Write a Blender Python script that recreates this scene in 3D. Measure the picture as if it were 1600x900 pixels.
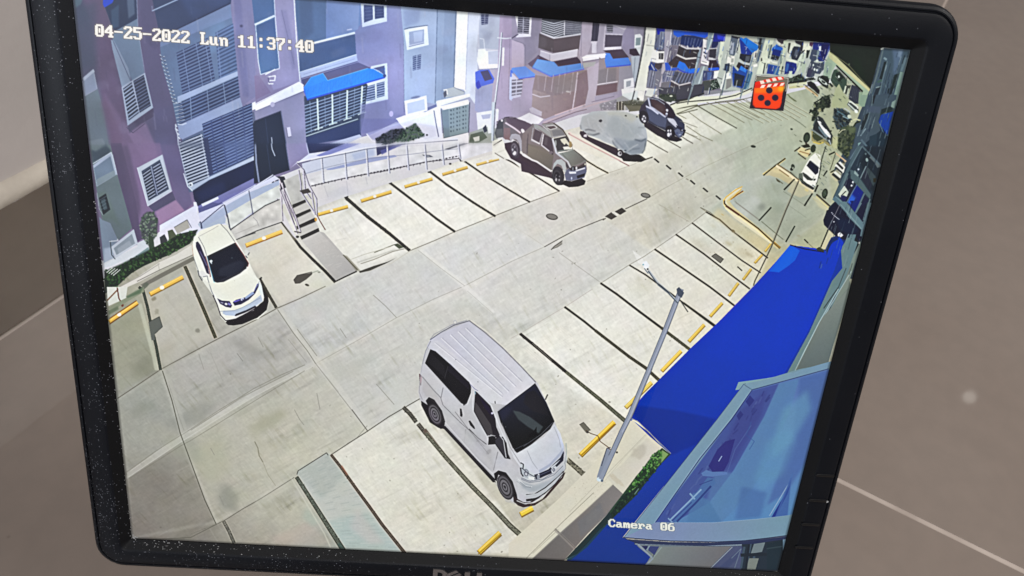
import bpy, bmesh, math, random
from mathutils import Matrix, Vector
import numpy as np

for o in list(bpy.data.objects):
    bpy.data.objects.remove(o)
scene = bpy.context.scene
C = scene.collection

# ---------------------------------------------------------------- camera
# world: x along the wall, y towards the wall, z up, floor at z = 0; phone held 0.6 m above the floor
cam_d = bpy.data.cameras.new("camera")
cam_d.sensor_width = 36; cam_d.lens = 36 * 1310 / 1600
cam_d.clip_start = 0.01; cam_d.clip_end = 60
cam_d.dof.use_dof = True; cam_d.dof.focus_distance = 0.42; cam_d.dof.aperture_fstop = 20
cam = bpy.data.objects.new("camera", cam_d); C.objects.link(cam)
R = Matrix(((0.50972339, 0.56977899, -0.64461924), (-0.85615221, 0.40975661, -0.31480614), (0.08476707, 0.71235624, 0.69668007)))
cam.matrix_world = Matrix.Translation((0, 0, 0.6)) @ R.to_4x4()
scene.camera = cam

# ---------------------------------------------------------------- light: a dim room, a window to the left, a ceiling light behind, an added fill
world = bpy.data.worlds.new("World"); scene.world = world; world.use_nodes = True
bg = world.node_tree.nodes["Background"]; bg.inputs[0].default_value = (0.86, 0.84, 0.86, 1); bg.inputs[1].default_value = 0.24

def area(name, loc, target, sx, sy, power, col, shape='RECTANGLE'):
    d = bpy.data.lights.new(name, 'AREA'); d.shape = shape; d.size = sx; d.energy = power; d.color = col
    if shape in ('RECTANGLE', 'ELLIPSE'):
        d.size_y = sy
    o = bpy.data.objects.new(name, d); C.objects.link(o); o.location = loc
    o.rotation_euler = (Vector(target) - Vector(loc)).to_track_quat('-Z', 'Y').to_euler()
    return o
area("window_light", (-2.3, 0.35, 1.25), (0.25, 0.35, 0.45), 1.3, 1.0, 40, (0.86, 0.92, 1.0))
area("ceiling_light", (1.3, -2.0, 2.5), (1.2, 0.1, 0.0), 1.2, 1.2, 60, (1.0, 0.96, 0.92))
area("floor_fill_light", (-0.9, -1.0, 2.5), (0.1, 0.3, 0.0), 0.9, 0.9, 26, (1.0, 0.97, 0.94))  # unseen fill added to lift the floor left of the monitor
area("ceiling_bulb", (3.54, -0.858, 2.5), (0.69, -0.17, 0.0), 0.06, 0.06, 0.022, (1.0, 0.97, 0.88), 'DISK')

scene.view_settings.view_transform = 'Standard'
scene.view_settings.look = 'None'
scene.view_settings.exposure = 0
scene.view_settings.gamma = 1
scene.view_settings.use_curve_mapping = False
scene.cycles.use_denoising = True

# ------------------------------------------------------------------ the picture shown on the LCD panel
# The panel shows a still of a parking-lot surveillance feed.  It is drawn here as vector shapes with
# numpy, corner-keyed from the sheet it was drawn on to the panel's own pixels, and used as the
# emission of the flat panel.
import numpy as np
PW, PH = 1920, 1536
SHEET = [(109, -36), (1421, 80), (1217, 893), (208, 841)]       # sheet corners: TL TR BR BL of the panel

def _homog(src, dst):
    A = []
    for (x, y), (u, v) in zip(src, dst):
        A.append([x, y, 1, 0, 0, 0, -u * x, -u * y, -u])
        A.append([0, 0, 0, x, y, 1, -v * x, -v * y, -v])
    return np.linalg.svd(np.array(A, float))[2][-1].reshape(3, 3)

HM = _homog(SHEET, [(0, 0), (PW, 0), (PW, PH), (0, PH)])
IMG = np.zeros((PH, PW, 3), np.float32)
RNG = np.random.RandomState(7)
_o = [0.0, 0.0, 1.0]

def O(x, y, s=4.0):
    _o[:] = [x, y, s]

def _pt(f):
    a = np.array(f, float).reshape(-1, 2) / _o[2]
    return a + np.array(_o[:2])

def _map(a):
    q = np.c_[a, np.ones(len(a))] @ HM.T
    return q[:, :2] / q[:, 2:]

def _mask(p):
    """coverage mask of polygon p (panel pixels) -> (slice_y, slice_x, mask)"""
    x0, y0 = np.floor(p.min(0)).astype(int) - 1
    x1, y1 = np.ceil(p.max(0)).astype(int) + 2
    x0, y0, x1, y1 = max(x0, 0), max(y0, 0), min(x1, PW), min(y1, PH)
    if x1 <= x0 or y1 <= y0:
        return None
    n = 2 if (x1 - x0) * (y1 - y0) < 300000 else 1
    xs = (np.arange((x1 - x0) * n) + .5) / n + x0
    ys = (np.arange((y1 - y0) * n) + .5) / n + y0
    m = np.zeros((len(ys), len(xs)), bool)
    for i in range(len(p)):
        ax, ay = p[i]; bx, by = p[(i + 1) % len(p)]
        if ay == by:
            continue
        r = (ys >= min(ay, by)) & (ys < max(ay, by))
        if not r.any():
            continue
        xc = ax + (ys[r] - ay) * (bx - ax) / (by - ay)
        m[r] ^= xs[None, :] < xc[:, None]
    m = m.astype(np.float32)
    if n == 2:
        m = (m[::2, ::2] + m[1::2, ::2] + m[::2, 1::2] + m[1::2, 1::2]) * .25
    return slice(y0, y1), slice(x0, x1), m

def _blur1(a, r, ax):
    if r < 1:
        return a
    k = 2 * r + 1
    pad = [(0, 0)] * a.ndim; pad[ax] = (r + 1, r)
    c = np.cumsum(np.pad(a, pad, mode='edge'), axis=ax, dtype=np.float64)
    n = a.shape[ax]
    hi = np.take(c, np.arange(k, k + n), axis=ax); lo = np.take(c, np.arange(0, n), axis=ax)
    return ((hi - lo) / k).astype(np.float32)

def _blur(a, r):
    for _ in range(2):
        a = _blur1(_blur1(a, r, 0), r, 1)
    return a

def _put(sy, sx, m, col):
    m = m[..., None]
    IMG[sy, sx] = IMG[sy, sx] * (1 - m) + m * np.asarray(col, np.float32)

def P(f, col, a=1.0, soft=0):
    """filled polygon; soft = blur of its edge in panel pixels"""
    p = _map(_pt(f))
    if soft:
        x0, y0 = p.min(0) - 3 * soft; x1, y1 = p.max(0) + 3 * soft
        x0, y0 = max(int(x0), 0), max(int(y0), 0); x1, y1 = min(int(x1), PW), min(int(y1), PH)
        if x1 <= x0 or y1 <= y0:
            return
        r = _mask(p)
        if r is None:
            return
        M = np.zeros((y1 - y0, x1 - x0), np.float32)
        sy, sx, m = r
        ya, xa = sy.start - y0, sx.start - x0
        hh, ww = M[max(ya, 0):max(ya, 0) + m.shape[0], max(xa, 0):max(xa, 0) + m.shape[1]].shape
        M[max(ya, 0):max(ya, 0) + hh, max(xa, 0):max(xa, 0) + ww] = m[:hh, :ww]
        _put(slice(y0, y1), slice(x0, x1), _blur(M, max(1, int(soft))) * a, col)
        return
    r = _mask(p)
    if r:
        _put(r[0], r[1], r[2] * a, col)

def G(f, c0, c1, g, a=1.0):
    """polygon with a linear gradient c0 -> c1 from point g[0:2] to g[2:4]"""
    r = _mask(_map(_pt(f)))
    if not r:
        return
    q = _map(_pt(g)); d = q[1] - q[0]
    sy, sx, m = r
    Y, X = np.mgrid[sy, sx]
    t = np.clip(((X - q[0, 0]) * d[0] + (Y - q[0, 1]) * d[1]) / (d @ d), 0, 1)[..., None].astype(np.float32)
    _put(sy, sx, m * a, np.asarray(c0, np.float32) * (1 - t) + np.asarray(c1, np.float32) * t)

def L(f, w, col, a=1.0, w2=None, soft=0):
    """polyline, width w (sheet px) tapering to w2"""
    p = _pt(f); n = len(p) - 1
    w2 = w if w2 is None else w2
    for i in range(n):
        d = p[i + 1] - p[i]; l = np.hypot(*d) + 1e-9; d = d / l; nn = np.array([-d[1], d[0]])
        wa = (w + (w2 - w) * i / n) / 2; wb = (w + (w2 - w) * (i + 1) / n) / 2
        e = d * min(wa, l) * .3
        q = np.array([p[i] - e + nn * wa, p[i + 1] + e + nn * wb, p[i + 1] + e - nn * wb, p[i] - e - nn * wa])
        o = list(_o); O(0, 0, 1); P(q.ravel(), col, a, soft); _o[:] = o

def E(cx, cy, rx, ry, ang, col, a=1.0, n=20, soft=0, wob=0):
    t = np.linspace(0, 2 * np.pi, n, endpoint=False)
    k = 1 + wob * (RNG.rand(n) - .5)
    x, y = rx * np.cos(t) * k, ry * np.sin(t) * k
    c, s = np.cos(np.radians(ang)), np.sin(np.radians(ang))
    P(np.c_[cx + x * c - y * s, cy + x * s + y * c].ravel(), col, a, soft)

def Q(q, u, v):
    a = np.array(q, float).reshape(4, 2)
    return (a[0] * (1 - u) + a[1] * u) * (1 - v) + (a[3] * (1 - u) + a[2] * u) * v

def louvre(q, n, dark, light, duty=.5, posts=(), pw=.8, pcol=None, back=True):
    """a louvred window: quad TL TR BR BL, n slats, vertical posts at the given fractions"""
    if back:
        P(q, dark)
    for i in range(n):
        v0 = (i + .5 - duty / 2) / n; v1 = (i + .5 + duty / 2) / n
        P(np.r_[Q(q, 0, v0), Q(q, 1, v0), Q(q, 1, v1), Q(q, 0, v1)], light)
    for u in posts:
        L(np.r_[Q(q, u, 0), Q(q, u, 1)], pw, pcol or light)

def vbars(q, us, w, col, a=1.0):
    for u in us:
        L(np.r_[Q(q, u, 0), Q(q, u, 1)], w, col, a)

def field(samples, step=24, power=2.4):
    """smooth colour field through scattered samples (sheet x, y, r, g, b), in panel pixels"""
    s = np.array(samples, float)
    q = _map(s[:, :2])
    gy, gx = np.mgrid[0:PH + step:step, 0:PW + step:step]
    d2 = (gx[..., None] - q[:, 0]) ** 2 + (gy[..., None] - q[:, 1]) ** 2 + 900.
    w = d2 ** (-power / 2)
    g = (w @ s[:, 2:]) / w.sum(-1, keepdims=True)
    return _up(g, step)

def _up(g, step):
    yy = np.arange(PH) / step; xx = np.arange(PW) / step
    y0 = yy.astype(int); x0 = xx.astype(int)
    fy = (yy - y0)[:, None, None]; fx = (xx - x0)[None, :, None]
    a = g[y0][:, x0] * (1 - fx) + g[y0][:, x0 + 1] * fx
    b = g[y0 + 1][:, x0] * (1 - fx) + g[y0 + 1][:, x0 + 1] * fx
    return (a * (1 - fy) + b * fy).astype(np.float32)

def noise(step):
    g = RNG.randn(PH // step + 3, PW // step + 3, 1)
    return _up(g, step)[..., 0]

def rnoise(f, lu, lv):
    """noise stretched along the sheet direction f (x0,y0,x1,y1): cells lu long, lv wide, panel pixels"""
    q = _map(np.array(f, float).reshape(2, 2)); d = q[1] - q[0]; d = d / np.hypot(*d)
    Y, X = np.mgrid[0:PH, 0:PW].astype(np.float32)
    u = (X * d[0] + Y * d[1]) / lu; v = (-X * d[1] + Y * d[0]) / lv
    u -= u.min(); v -= v.min()
    g = RNG.randn(int(v.max()) + 3, int(u.max()) + 3).astype(np.float32)
    ui = u.astype(int); vi = v.astype(int); a = u - ui; b = v - vi
    a = a * a * (3 - 2 * a); b = b * b * (3 - 2 * b)
    return (g[vi, ui] * (1 - a) + g[vi, ui + 1] * a) * (1 - b) + (g[vi + 1, ui] * (1 - a) + g[vi + 1, ui + 1] * a) * b

def fieldpoly(f, F):
    r = _mask(_map(_pt(f)))
    if r:
        _put(r[0], r[1], r[2], F[r[0], r[1]])

def tint(f, N, amp, soft=6):
    """multiply the picture inside a polygon by 1 + amp*N"""
    r = _mask(_map(_pt(f)))
    if r:
        m = _blur(r[2], soft) if soft else r[2]
        IMG[r[0], r[1]] *= (1 + amp * N[r[0], r[1]] * m)[..., None]

def foliage(f, cols, n, r0, r1):
    """clumps of small leaf blobs inside a polygon"""
    base = min(cols, key=sum)
    P(f, base, .72, soft=1)
    p = _pt(f); o = list(_o); O(0, 0, 1)
    lo, hi = p.min(0), p.max(0)
    k = 0; t = 0
    while k < n and t < n * 8:
        t += 1
        c = lo + (hi - lo) * RNG.rand(2)
        ins = False
        for i in range(len(p)):
            (ax, ay), (bx, by) = p[i], p[(i + 1) % len(p)]
            if (ay > c[1]) != (by > c[1]) and c[0] < ax + (c[1] - ay) * (bx - ax) / (by - ay):
                ins = not ins
        if not ins:
            continue
        k += 1
        r = r0 + (r1 - r0) * RNG.rand()
        E(c[0], c[1], r, r * .7, RNG.rand() * 180, cols[RNG.randint(len(cols))], .9, 7, wob=.7)
    _o[:] = o

# 8x12 bitmap letters of the recorder's on-screen display
FONT = {
 '0': ".#####.|##...##|##...##|##.#.##|##.#.##|##.#.##|##...##|##...##|.#####.",
 '1': "..##...|####...|..##...|..##...|..##...|..##...|..##...|..##...|######.",
 '2': ".#####.|##...##|.....##|....##.|...##..|..##...|.##....|##...##|#######",
 '3': ".#####.|##...##|.....##|.....##|..####.|.....##|.....##|##...##|.#####.",
 '4': "....##.|...###.|..####.|.##.##.|##..##.|#######|....##.|....##.|...####",
 '5': "#######|##.....|##.....|######.|.....##|.....##|.....##|##...##|.#####.",
 '6': "..####.|.##....|##.....|######.|##...##|##...##|##...##|##...##|.#####.",
 '7': "#######|##...##|.....##|....##.|...##..|..##...|..##...|..##...|..##...",
 '-': ".......|.......|.......|.......|#######|.......|.......|.......|.......",
 ':': ".......|..##...|..##...|.......|.......|.......|..##...|..##...|.......",
 'L': "####...|.##....|.##....|.##....|.##....|.##....|.##...#|.##..##|#######",
 'u': ".......|.......|.......|##..##.|##..##.|##..##.|##..##.|##..##.|.###.##",
 'n': ".......|.......|.......|##.###.|.##..##|.##..##|.##..##|.##..##|.##..##",
 'C': "..####.|.##..##|##....#|##.....|##.....|##.....|##....#|.##..##|..####.",
 'a': ".......|.......|.......|.####..|....##.|.#####.|##..##.|##..##.|.###.##",
 'm': ".......|.......|.......|###.##.|#######|##.#.##|##.#.##|##.#.##|##.#.##",
 'e': ".......|.......|.......|.#####.|##...##|#######|##.....|##...##|.#####.",
 'r': ".......|.......|.......|##.###.|.###.##|.##..##|.##....|.##....|####...",
 ' ': "|".join(["......."] * 9)}

def text(s, p0, p1, hgt, col, edge):
    """write s from sheet point p0 (top left) to p1 (top right), letters hgt tall"""
    o = list(_o); O(0, 0, 1)
    p0 = np.array(p0, float); p1 = np.array(p1, float)
    du = (p1 - p0) / (len(s) * 8 - 1); dv = np.array([.02, 1.0]) * hgt / 9
    for ps in (0, 1):
        for i, ch in enumerate(s):
            for r, row in enumerate(FONT[ch].split("|")):
                j = 0
                while j < 7:
                    if row[j] == '#':
                        k = j
                        while k < 7 and row[k] == '#':
                            k += 1
                        e = .62 if ps == 0 else .24
                        a = p0 + du * (i * 8 + j - e) + dv * (r - e)
                        b = p0 + du * (i * 8 + k + e) + dv * (r - e)
                        c = dv * (1 + 2 * e)
                        P(np.r_[a, b, b + c, a + c], edge if ps == 0 else col, .75 if ps == 0 else 1.)
                        j = k
                    else:
                        j += 1
    _o[:] = o
# ---- concrete ground of the lot ----
N1, N2, N3, N4 = noise(110), noise(36), noise(11), noise(3)
GROUND = field([(230,560,147,147,134),(200,490,148,148,126),(262,500,176,174,163),(350,560,172,170,165),(250,625,150,152,145),
 (330,700,158,157,140),(240,760,122,118,110),(214,830,116,109,103),(300,838,128,124,115),(400,640,172,171,158),(450,700,190,188,172),
 (380,600,158,158,150),(520,560,188,187,181),(600,500,198,197,193),(600,600,190,190,185),(700,420,207,206,202),(600,370,218,217,210),
 (700,320,223,222,215),(480,400,212,210,203),(850,300,216,214,206),(900,420,205,203,199),(1000,350,204,200,188),(1000,285,201,196,180),
 (1100,250,186,190,180),(1180,200,176,184,168),(1250,150,168,176,152),(1150,230,182,188,174),(1140,175,196,200,178),(1090,200,204,206,190),(1200,300,172,178,160),(1275,370,166,168,142),(1240,350,146,152,134),
 (1160,320,172,178,170),(1230,260,168,176,158),(1210,310,162,170,154),(1050,420,200,198,189),(1100,470,206,200,184),(950,520,212,210,202),(900,600,213,213,206),(850,560,216,216,206),
 (950,680,211,206,190),(600,730,198,196,181),(650,800,193,189,171),(450,790,176,175,160),(500,860,160,164,156),(750,825,190,186,170),
 (870,800,189,185,170),(980,700,200,196,180),(300,590,168,168,160),(470,500,180,179,174),(780,420,211,209,205),(880,250,218,214,204),
 (1000,230,212,214,200),(420,860,160,155,142),(1180,400,196,186,150),(1270,260,166,172,140),(1300,200,160,165,138),(1290,300,164,168,138)])  # darker lower-left tones carry the panel's viewing-angle shading
O(0, 0, 1)
ALL = [60, -60, 1480, -60, 1480, 960, 60, 960]
fieldpoly(ALL, GROUND)
tint(ALL, N1, .010, 0); tint(ALL, N2, .012, 0); tint(ALL, N3, .010, 0)
STALLS = [[441,348,560,306,725,252,800,232,870,215,1000,200,1085,170,1150,200,1040,240,951,271,875,299,775,338,641,391,560,424,525,440,480,375], [820,520,940,443,1104,332,1200,404,1180,450,1100,530,1000,640,990,668,880,600], [470,745,519,711,576,674,655,625,830,850,800,865,640,862,540,858]]
for q in STALLS: P(q, (243,242,235), .40, soft=3)
P([445,480,652,392,780,340,950,280,1000,300,860,380,735,444,500,560], (206,207,206), .45, soft=6)
# every slab has its own tone
for q, c, a in (([255,580,435,484,495,568,285,680],(174,173,170),.4),([185,624,252,580,285,680,200,736],(156,158,150),.35),([200,745,285,690,340,815,208,842],(128,124,116),.35),
   ([287,690,495,572,576,672,462,746,340,818],(190,189,175),.4),([437,483,560,428,655,392,728,447,620,497,495,565],(196,197,195),.5),([497,571,728,452,790,500,660,622,577,671],(198,199,195),.45),
   ([657,391,775,340,852,386,800,408,729,446],(208,209,208),.5),([855,385,878,373,945,343,1030,400,942,441,884,478,815,520,730,455],(205,206,204),.4),([776,338,875,300,1012,311,945,342,878,371],(206,203,196),.4),
   ([884,296,984,260,1100,215,1150,240,1037,296,1010,308],(204,201,190),.4),([1012,312,1150,242,1130,310,1104,332,1057,367,1024,390],(198,195,184),.4),([1130,300,1160,290,1290,240,1300,330,1230,384,1160,330],(160,168,156),.35)):
    P(q, c, a, soft=2)
    L(q + q[:2], 5.0, (212, 211, 203), .16, soft=3)
DIR = [400, 640, 800, 408]; CRS = [576, 672, 495, 568]
D1, D2, D3 = rnoise(DIR, 60, 10), rnoise(CRS, 46, 7), rnoise(DIR, 16, 5)
D4, D5 = rnoise(DIR, 150, 60), rnoise(CRS, 12, 4)
g_ = np.clip(D1 * .6 + D4 * .7 - .35, 0, 1.6) * (.6 + .4 * np.clip(D3, -1, 1))
h_ = np.clip(D2 * .7 + D4 * .5 - .6, 0, 1.6) * (.6 + .4 * np.clip(D5, -1, 1))
w_ = np.clip(1.15 - ((np.mgrid[0:PH, 0:PW][1] / PW) * .55), .5, 1.1).astype(np.float32)      # the slabs towards the left are dirtier
IMG *= (1 - (.075 * g_ + .085 * h_) * w_ + .012 * D3 + .010 * D5)[..., None]
IMG[..., 2] *= 1 - .03 * h_ * w_
del g_, h_
# worn patches on the slabs
for x, y, rx, ry, a, c in [(225,575,22,14,-30,(108,112,98)),(262,545,16,9,-40,(140,138,120)),(390,545,26,10,20,(142,141,134)),(430,600,30,10,-30,(150,150,140)),
  (225,640,20,10,-30,(134,136,126)),(245,500,14,8,0,(150,148,128)),(300,650,40,14,-25,(136,138,130)),(360,780,14,24,-15,(122,124,114)),(420,660,28,12,-28,(150,150,128)),
  (330,720,26,34,-30,(168,168,148)),(540,580,40,12,-28,(180,180,172)),(620,620,40,26,-30,(200,200,196)),(500,475,50,12,-28,(192,191,186)),(1215,330,22,12,-30,(138,144,126)),
  (1240,300,26,12,35,(150,158,138)),(1170,322,20,10,-30,(196,200,192)),(1192,320,5,4,0,(130,135,128)),(1150,245,30,6,-25,(152,156,142)),(1240,190,30,22,-30,(178,186,168)),
  (480,760,20,16,-40,(186,188,180)),(290,700,22,26,-40,(150,152,140)),(405,690,10,26,-20,(176,174,158)),(250,850,26,12,0,(120,112,104)),(1095,385,22,6,30,(182,176,156)),(1160,395,14,5,30,(176,166,138))]:
    E(x, y, rx, ry, a, c, .55, soft=9, wob=.7)
# streaky dirt and tyre haze along the driving direction
for k in range(120):
    x = 205 + 900 * RNG.rand(); y = 842 - .52 * (x - 205) + (RNG.rand() - .35) * 240
    l = 8 + 34 * RNG.rand(); s = RNG.rand()
    c = (226, 224, 216) if s > .55 else (120, 118, 106)
    if RNG.rand() < .5:
        L([x, y, x + l, y - l * .52], .7 + 1.6 * RNG.rand(), c, .06 + .09 * RNG.rand(), soft=1)
    else:
        L([x, y, x + l * .45, y + l * .75], .6 + 1.4 * RNG.rand(), c, .06 + .09 * RNG.rand(), soft=1)
for k in range(150):
    x = 190 + 1050 * RNG.rand(); y = 842 - .52 * (x - 205) + (RNG.rand() - .35) * 520
    E(x, y, .5 + 1.6 * RNG.rand(), .4 + RNG.rand(), RNG.rand() * 180, (96, 92, 82), .16 + .35 * RNG.rand(), 6, wob=.8)

# ---- slab joints of the road ----
JL, JD = (212, 211, 204), (112, 110, 100)
def joint(f, w=1.3, c=JD, a=.8):
    L(f, w, c, a)
O(0, 0, 1)
P([200,738,285,680,300,671,400,610,495,562,560,527,620,495,727,445,800,405,852,384,852,388,800,411,727,450,620,502,560,534,495,571,400,619,300,683,285,690,200,748], JL, .34, soft=1)
L([203,745,285,690,345,652,400,619,440,597,490,573], 1.0, (206,205,196), .5); L([205,736,285,678,400,608], .8, (204,203,194), .5)
for f in ([200,737,243,706,285,679],[285,680,345,640,400,606,440,586,478,570],[203,748,285,696,300,688,400,626,478,579],[300,672,380,620,460,580]):
    joint(f, 1.0, (118,116,104), .6)
joint([495,568,560,532,620,497,680,467,727,447,800,409,852,386], 1.0, (150,149,142), .6)
joint([852,386,877,372,900,360,945,342], 1.2, (84,82,76), .95); joint([978,327,1012,311], 1.3, (84,80,72), .95)
joint([1012,311,1037,296,1100,262,1150,239,1200,217], .9, (150,150,134), .6)
P([255,580,267,586,296,676,291,684,282,676], (176,176,166), .45, soft=1)
joint([255,579,270,625,283,676,289,692,322,781,340,819], 1.3, (70,70,58), .9)
joint([265,600,281,650,289,672], .9, (138,138,128), .6)
P([436,484,444,484,500,558,584,668,576,674,494,570], (200,199,192), .55, soft=1)
joint([435,483,460,520,482,548,495,568], 1.1, (112,111,102), .8); joint([466,514,497,556], 1.0, (128,127,118), .8); joint([452,530,481,566], .8, (140,138,130), .7)
joint([495,568,520,600,548,636,576,672], 1.2, (138,137,128), .7); joint([552,640,577,674], 1.3, (98,96,88), .85); joint([505,580,531,612], .9, (166,165,158), .7)
P([655,390,661,389,735,448,776,488,770,490,728,453], (222,221,216), .6, soft=1)
joint([655,391,690,419,728,447], .9, (168,167,162), .7); joint([732,455,772,490], .8, (176,175,168), .7)
joint([825,367,852,385], .8, (186,184,178), .8); joint([875,395,905,417,940,442], .9, (160,158,150), .8); joint([1030,320,1077,347], .8, (166,160,146), .8)
joint([800,352,825,367], .7, (200,198,190), .7)
for f in ([585,461,604,478,621,496],[530+3,513,543,528],[590,600,618,632],[405,527,413,542],[497,614,502,640],[462,640,470,655,477,664],[331,700,337,711],[345,775,352,790]):
    joint(f, 1.0, (132,131,122), .7)
joint([400,690,405,700,407,712,413,722], 1.4, (120,118,100), .8); joint([413,722,421,742,433,759], .9, (148,146,128), .8); joint([432,845,420,838], .8, (150,146,132), .6)
joint([312,553,320,577], .8, (128,126,118), .6); joint([372,552,381,564], 1.2, (120,118,110), .6); joint([330,550,350,596], .7, (150,148,142), .6)
for i in range(9):      # hatching of the worn patch by the pole lamp
    L([990 + 1.6 * i, 392 + 1.2 * i, 999 + 1.6 * i, 412 + i * .8], .7, (236,235,232), .7)

# ---- right-hand drive and far end of the lot ----
O(1180, 230, 8)
P([0,620,160,560,480,640,800,850,620,900,0,900], (168,176,160), .35, soft=8)
P([-600,120,-400,330,300,300,0,640,-500,600], (186,190,182), .4, soft=10)

# ---- kerb lines of the stalls ----
O(0, 0, 1)
K = (92, 88, 78)
joint([185,622,215,602,252,577,300,551,342,529,400,500,435,481,470,466,510,447], 1.3, K, .85)
joint([641,392,680,376,712,362,775,337,829,316,875,299], 1.2, (120,116,106), .85)
joint([918,284,951,271,984,260,1008,250], .9, (170,165,152), .8)
joint([205,845,300,840,355,812,382,795,410,779,462,746], 1.2, (96,94,84), .85)
joint([300,835,340,819], 1.0, (116,114,104), .8)
joint([519,711,545,694,576,674,610,651,634,637,660,622], 1.3, (78,76,68), .9)
joint([800,529,815,521,850,500,884,480,927,452], .9, (176,168,164), .7)
joint([800,533,830,517,884,484], .7, (225,222,216), .7)
joint([940,443,985,414,1008,401,1024,390,1057,367,1082,349,1104,332], 1.1, (146,142,130), .8)
joint([576,665,560,684,545,693], .9, (120,118,108), .6)

# lower-left shaded stall and upper-left stalls
P([172,505,218,472,236,515,244,540,247,575,188,612], (148,150,128), .35, soft=4)
P([216,475,222,473,247,565,250,578,243,578,238,555], (188,190,172), .7, soft=1)
P([228,462,300,420,335,524,256,574], (190,187,176), .55, soft=5)
P([382,398,444,352,500,425,505,448,440,477], (214,210,196), .6, soft=4)

# ---- walkway of blocks in the lower stalls ----
O(400, 675, 4)
P([268,245,290,225,455,130,470,140,930,755,560,735,380,440,268,270], (182,186,179))
P([290,225,455,130,560,280,420,420,268,262], (166,172,166), .7, soft=4)
P([440,560,700,500,920,745,560,730], (158,178,174), .6, soft=9)
P([640,470,820,700,720,700,600,600], (190,182,178), .5, soft=8)
for i in range(26):
    v = i / 26.; ax, ay = 275 + v * 290, 260 + v * 470; bx, by = 470 + v * 450, 145 + v * 600
    for j in range(3):
        u = (j + RNG.rand() * .6) / 3.; x, y = ax + (bx - ax) * u, ay + (by - ay) * u
        L([x, y, x + (bx - ax) * .2, y + (by - ay) * .2], 1.0, (196,199,192) if RNG.rand() > .5 else (142,152,148), .45, soft=1)
P([100,660,330,560,480,690,430,715,150,705], (186,166,156), .35, soft=9)
P([320,470,420,560,360,590,300,540], (160,176,164), .45, soft=7)
P([0,430,250,285,290,330,30,470], (186,186,172), .4, soft=5)
L([265,265,272,243,450,130,460,145], 1.2, (72,70,64))
L([232,292,440,640,478,725], 1.6, (196,196,182), .8, soft=1)

# ---- planted joints between the stalls ----
def strip(f, w, col, w2=None, edge=(150, 140, 118), rough=1):
    e2 = None if w2 is None else w2
    L(f, w + 2.2, (232, 230, 216), .35, None if w2 is None else w2 + 2.2, soft=1)
    L(f, w + .8, edge, .5, None if w2 is None else w2 + .8, soft=1)
    L(f, w, tuple(c * .62 for c in col), 1, e2)
    if w > 3.6:
        gr = sum(col) / 3.
        L(f, w * .62, tuple((c * .6 + gr * .4) * 1.3 for c in col), .9, None if w2 is None else w2 * .62)
    if rough:
        p = _pt(f)
        o = list(_o); O(0, 0, 1)
        for i in range(len(p) - 1):
            d = p[i + 1] - p[i]; n = int(np.hypot(*d) / 1.0)
            for k in range(n):
                q = p[i] + d * ((k + RNG.rand()) / max(n, 1)); j = (RNG.rand(2) - .5) * w * .9
                s = .45 + 1.1 * RNG.rand()
                E(q[0] + j[0], q[1] + j[1], w * .22, w * .13, RNG.rand() * 180, tuple(min(255, (c * .6 + sum(col) / 3. * .4) * s * 1.25) for c in col), .75, 6, wob=.8)
        _o[:] = o
O(0, 0, 1)
strip([218,448,224,452,231,478,236,503,245,540,252,577], 4.4, (50,60,46))
L([222,450,234,500], 2.0, (206,206,186), .0)
P([233,503,250,494,255,510,243,521,243,531,238,531], (94,98,92)); L([233,503,250,494,255,510,243,521], .8, (60,62,56))
strip([290,416,306,452,322,489,338,527], 5.0, (62,62,40), edge=(180,150,110))
strip([407,435,420,458,433,480], 4.2, (56,54,42))
strip([441,346,455,364,470,385,490,405,510,424,525,440], 3.4, (46,44,36), 4.6)
strip([542,309,575,338,610,365,641,391], 4.8, (44,42,36), 4.2); E(542,307,3.4,2.4,-20,(40,38,34))
strip([611,286,650,316,685,343,712,362], 3.2, (42,40,34)); E(611,285.5,2.6,1.8,-20,(40,38,34))
strip([674,269,700,289,740,316,775,338], 3.0, (44,42,36)); E(672,268,3,2,-20,(40,38,34))
strip([724,250,760,275,800,299,829,316], 2.3, (44,40,36)); E(723,250,2,1.6,0,(50,46,40))
strip([775,240,800,253,840,277,875,299], 2.0, (46,42,36), edge=(170,150,140))
strip([916,251,934,262,951,271], 1.8, (60,52,28), edge=(180,160,110), rough=0)
L([889,207,940,235,984,260], 2.8, (226,205,198), .9); L([889,209,940,237,984,260], 1.2, (110,88,84))
for f in ([1007,197,1036,216,1064,232],[1012,220,1028,230,1044,239],[1065,214,1074,220,1083,225]):
    L(f, 1.5, (90,88,78), .85)
strip([352,815,360,830,368,848], 5.2, (88,86,74))
strip([466,746,490,783,515,822,540,861], 6.0, (72,80,66), 8.0)
L([532,850,541,861], 6, (66,86,80), .7)
strip([520,711,535,730,560,765,580,792,600,820,636,865], 4.2, (76,64,50), 5.0, edge=(190,150,128))
L([536,728,545,742], 2.5, (160,100,76), .6, soft=1)
strip([633,637,643,647,652,659], 6.0, (70,68,58)); strip([656,663,668,678], 6.4, (80,76,66))
L([666,672,700,716], 6, (102,90,80), 1); strip([668,678,700,716,740,760,770,790,800,822,828,847], 5.6, (92,92,74), 8.6)
strip([889,719,905,733,923,750], 7.6, (98,94,74))
strip([815,522,850,551,887,582], 4.2, (40,38,32), 4.6, edge=(196,176,166)); strip([887,582,940,625,975,655,995,671], 4.6, (78,80,60), 6.6)
strip([884,480,915,503,932,517], 3.0, (38,34,30), rough=0); strip([932,517,985,558,1010,575,1032,595], 4.0, (62,60,42), 4.8)
strip([940,443,965,460,1000,487,1035,513], 2.8, (40,36,30), 3.4, rough=0); strip([1035,513,1060,532,1081,548], 4.2, (66,66,46))
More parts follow.
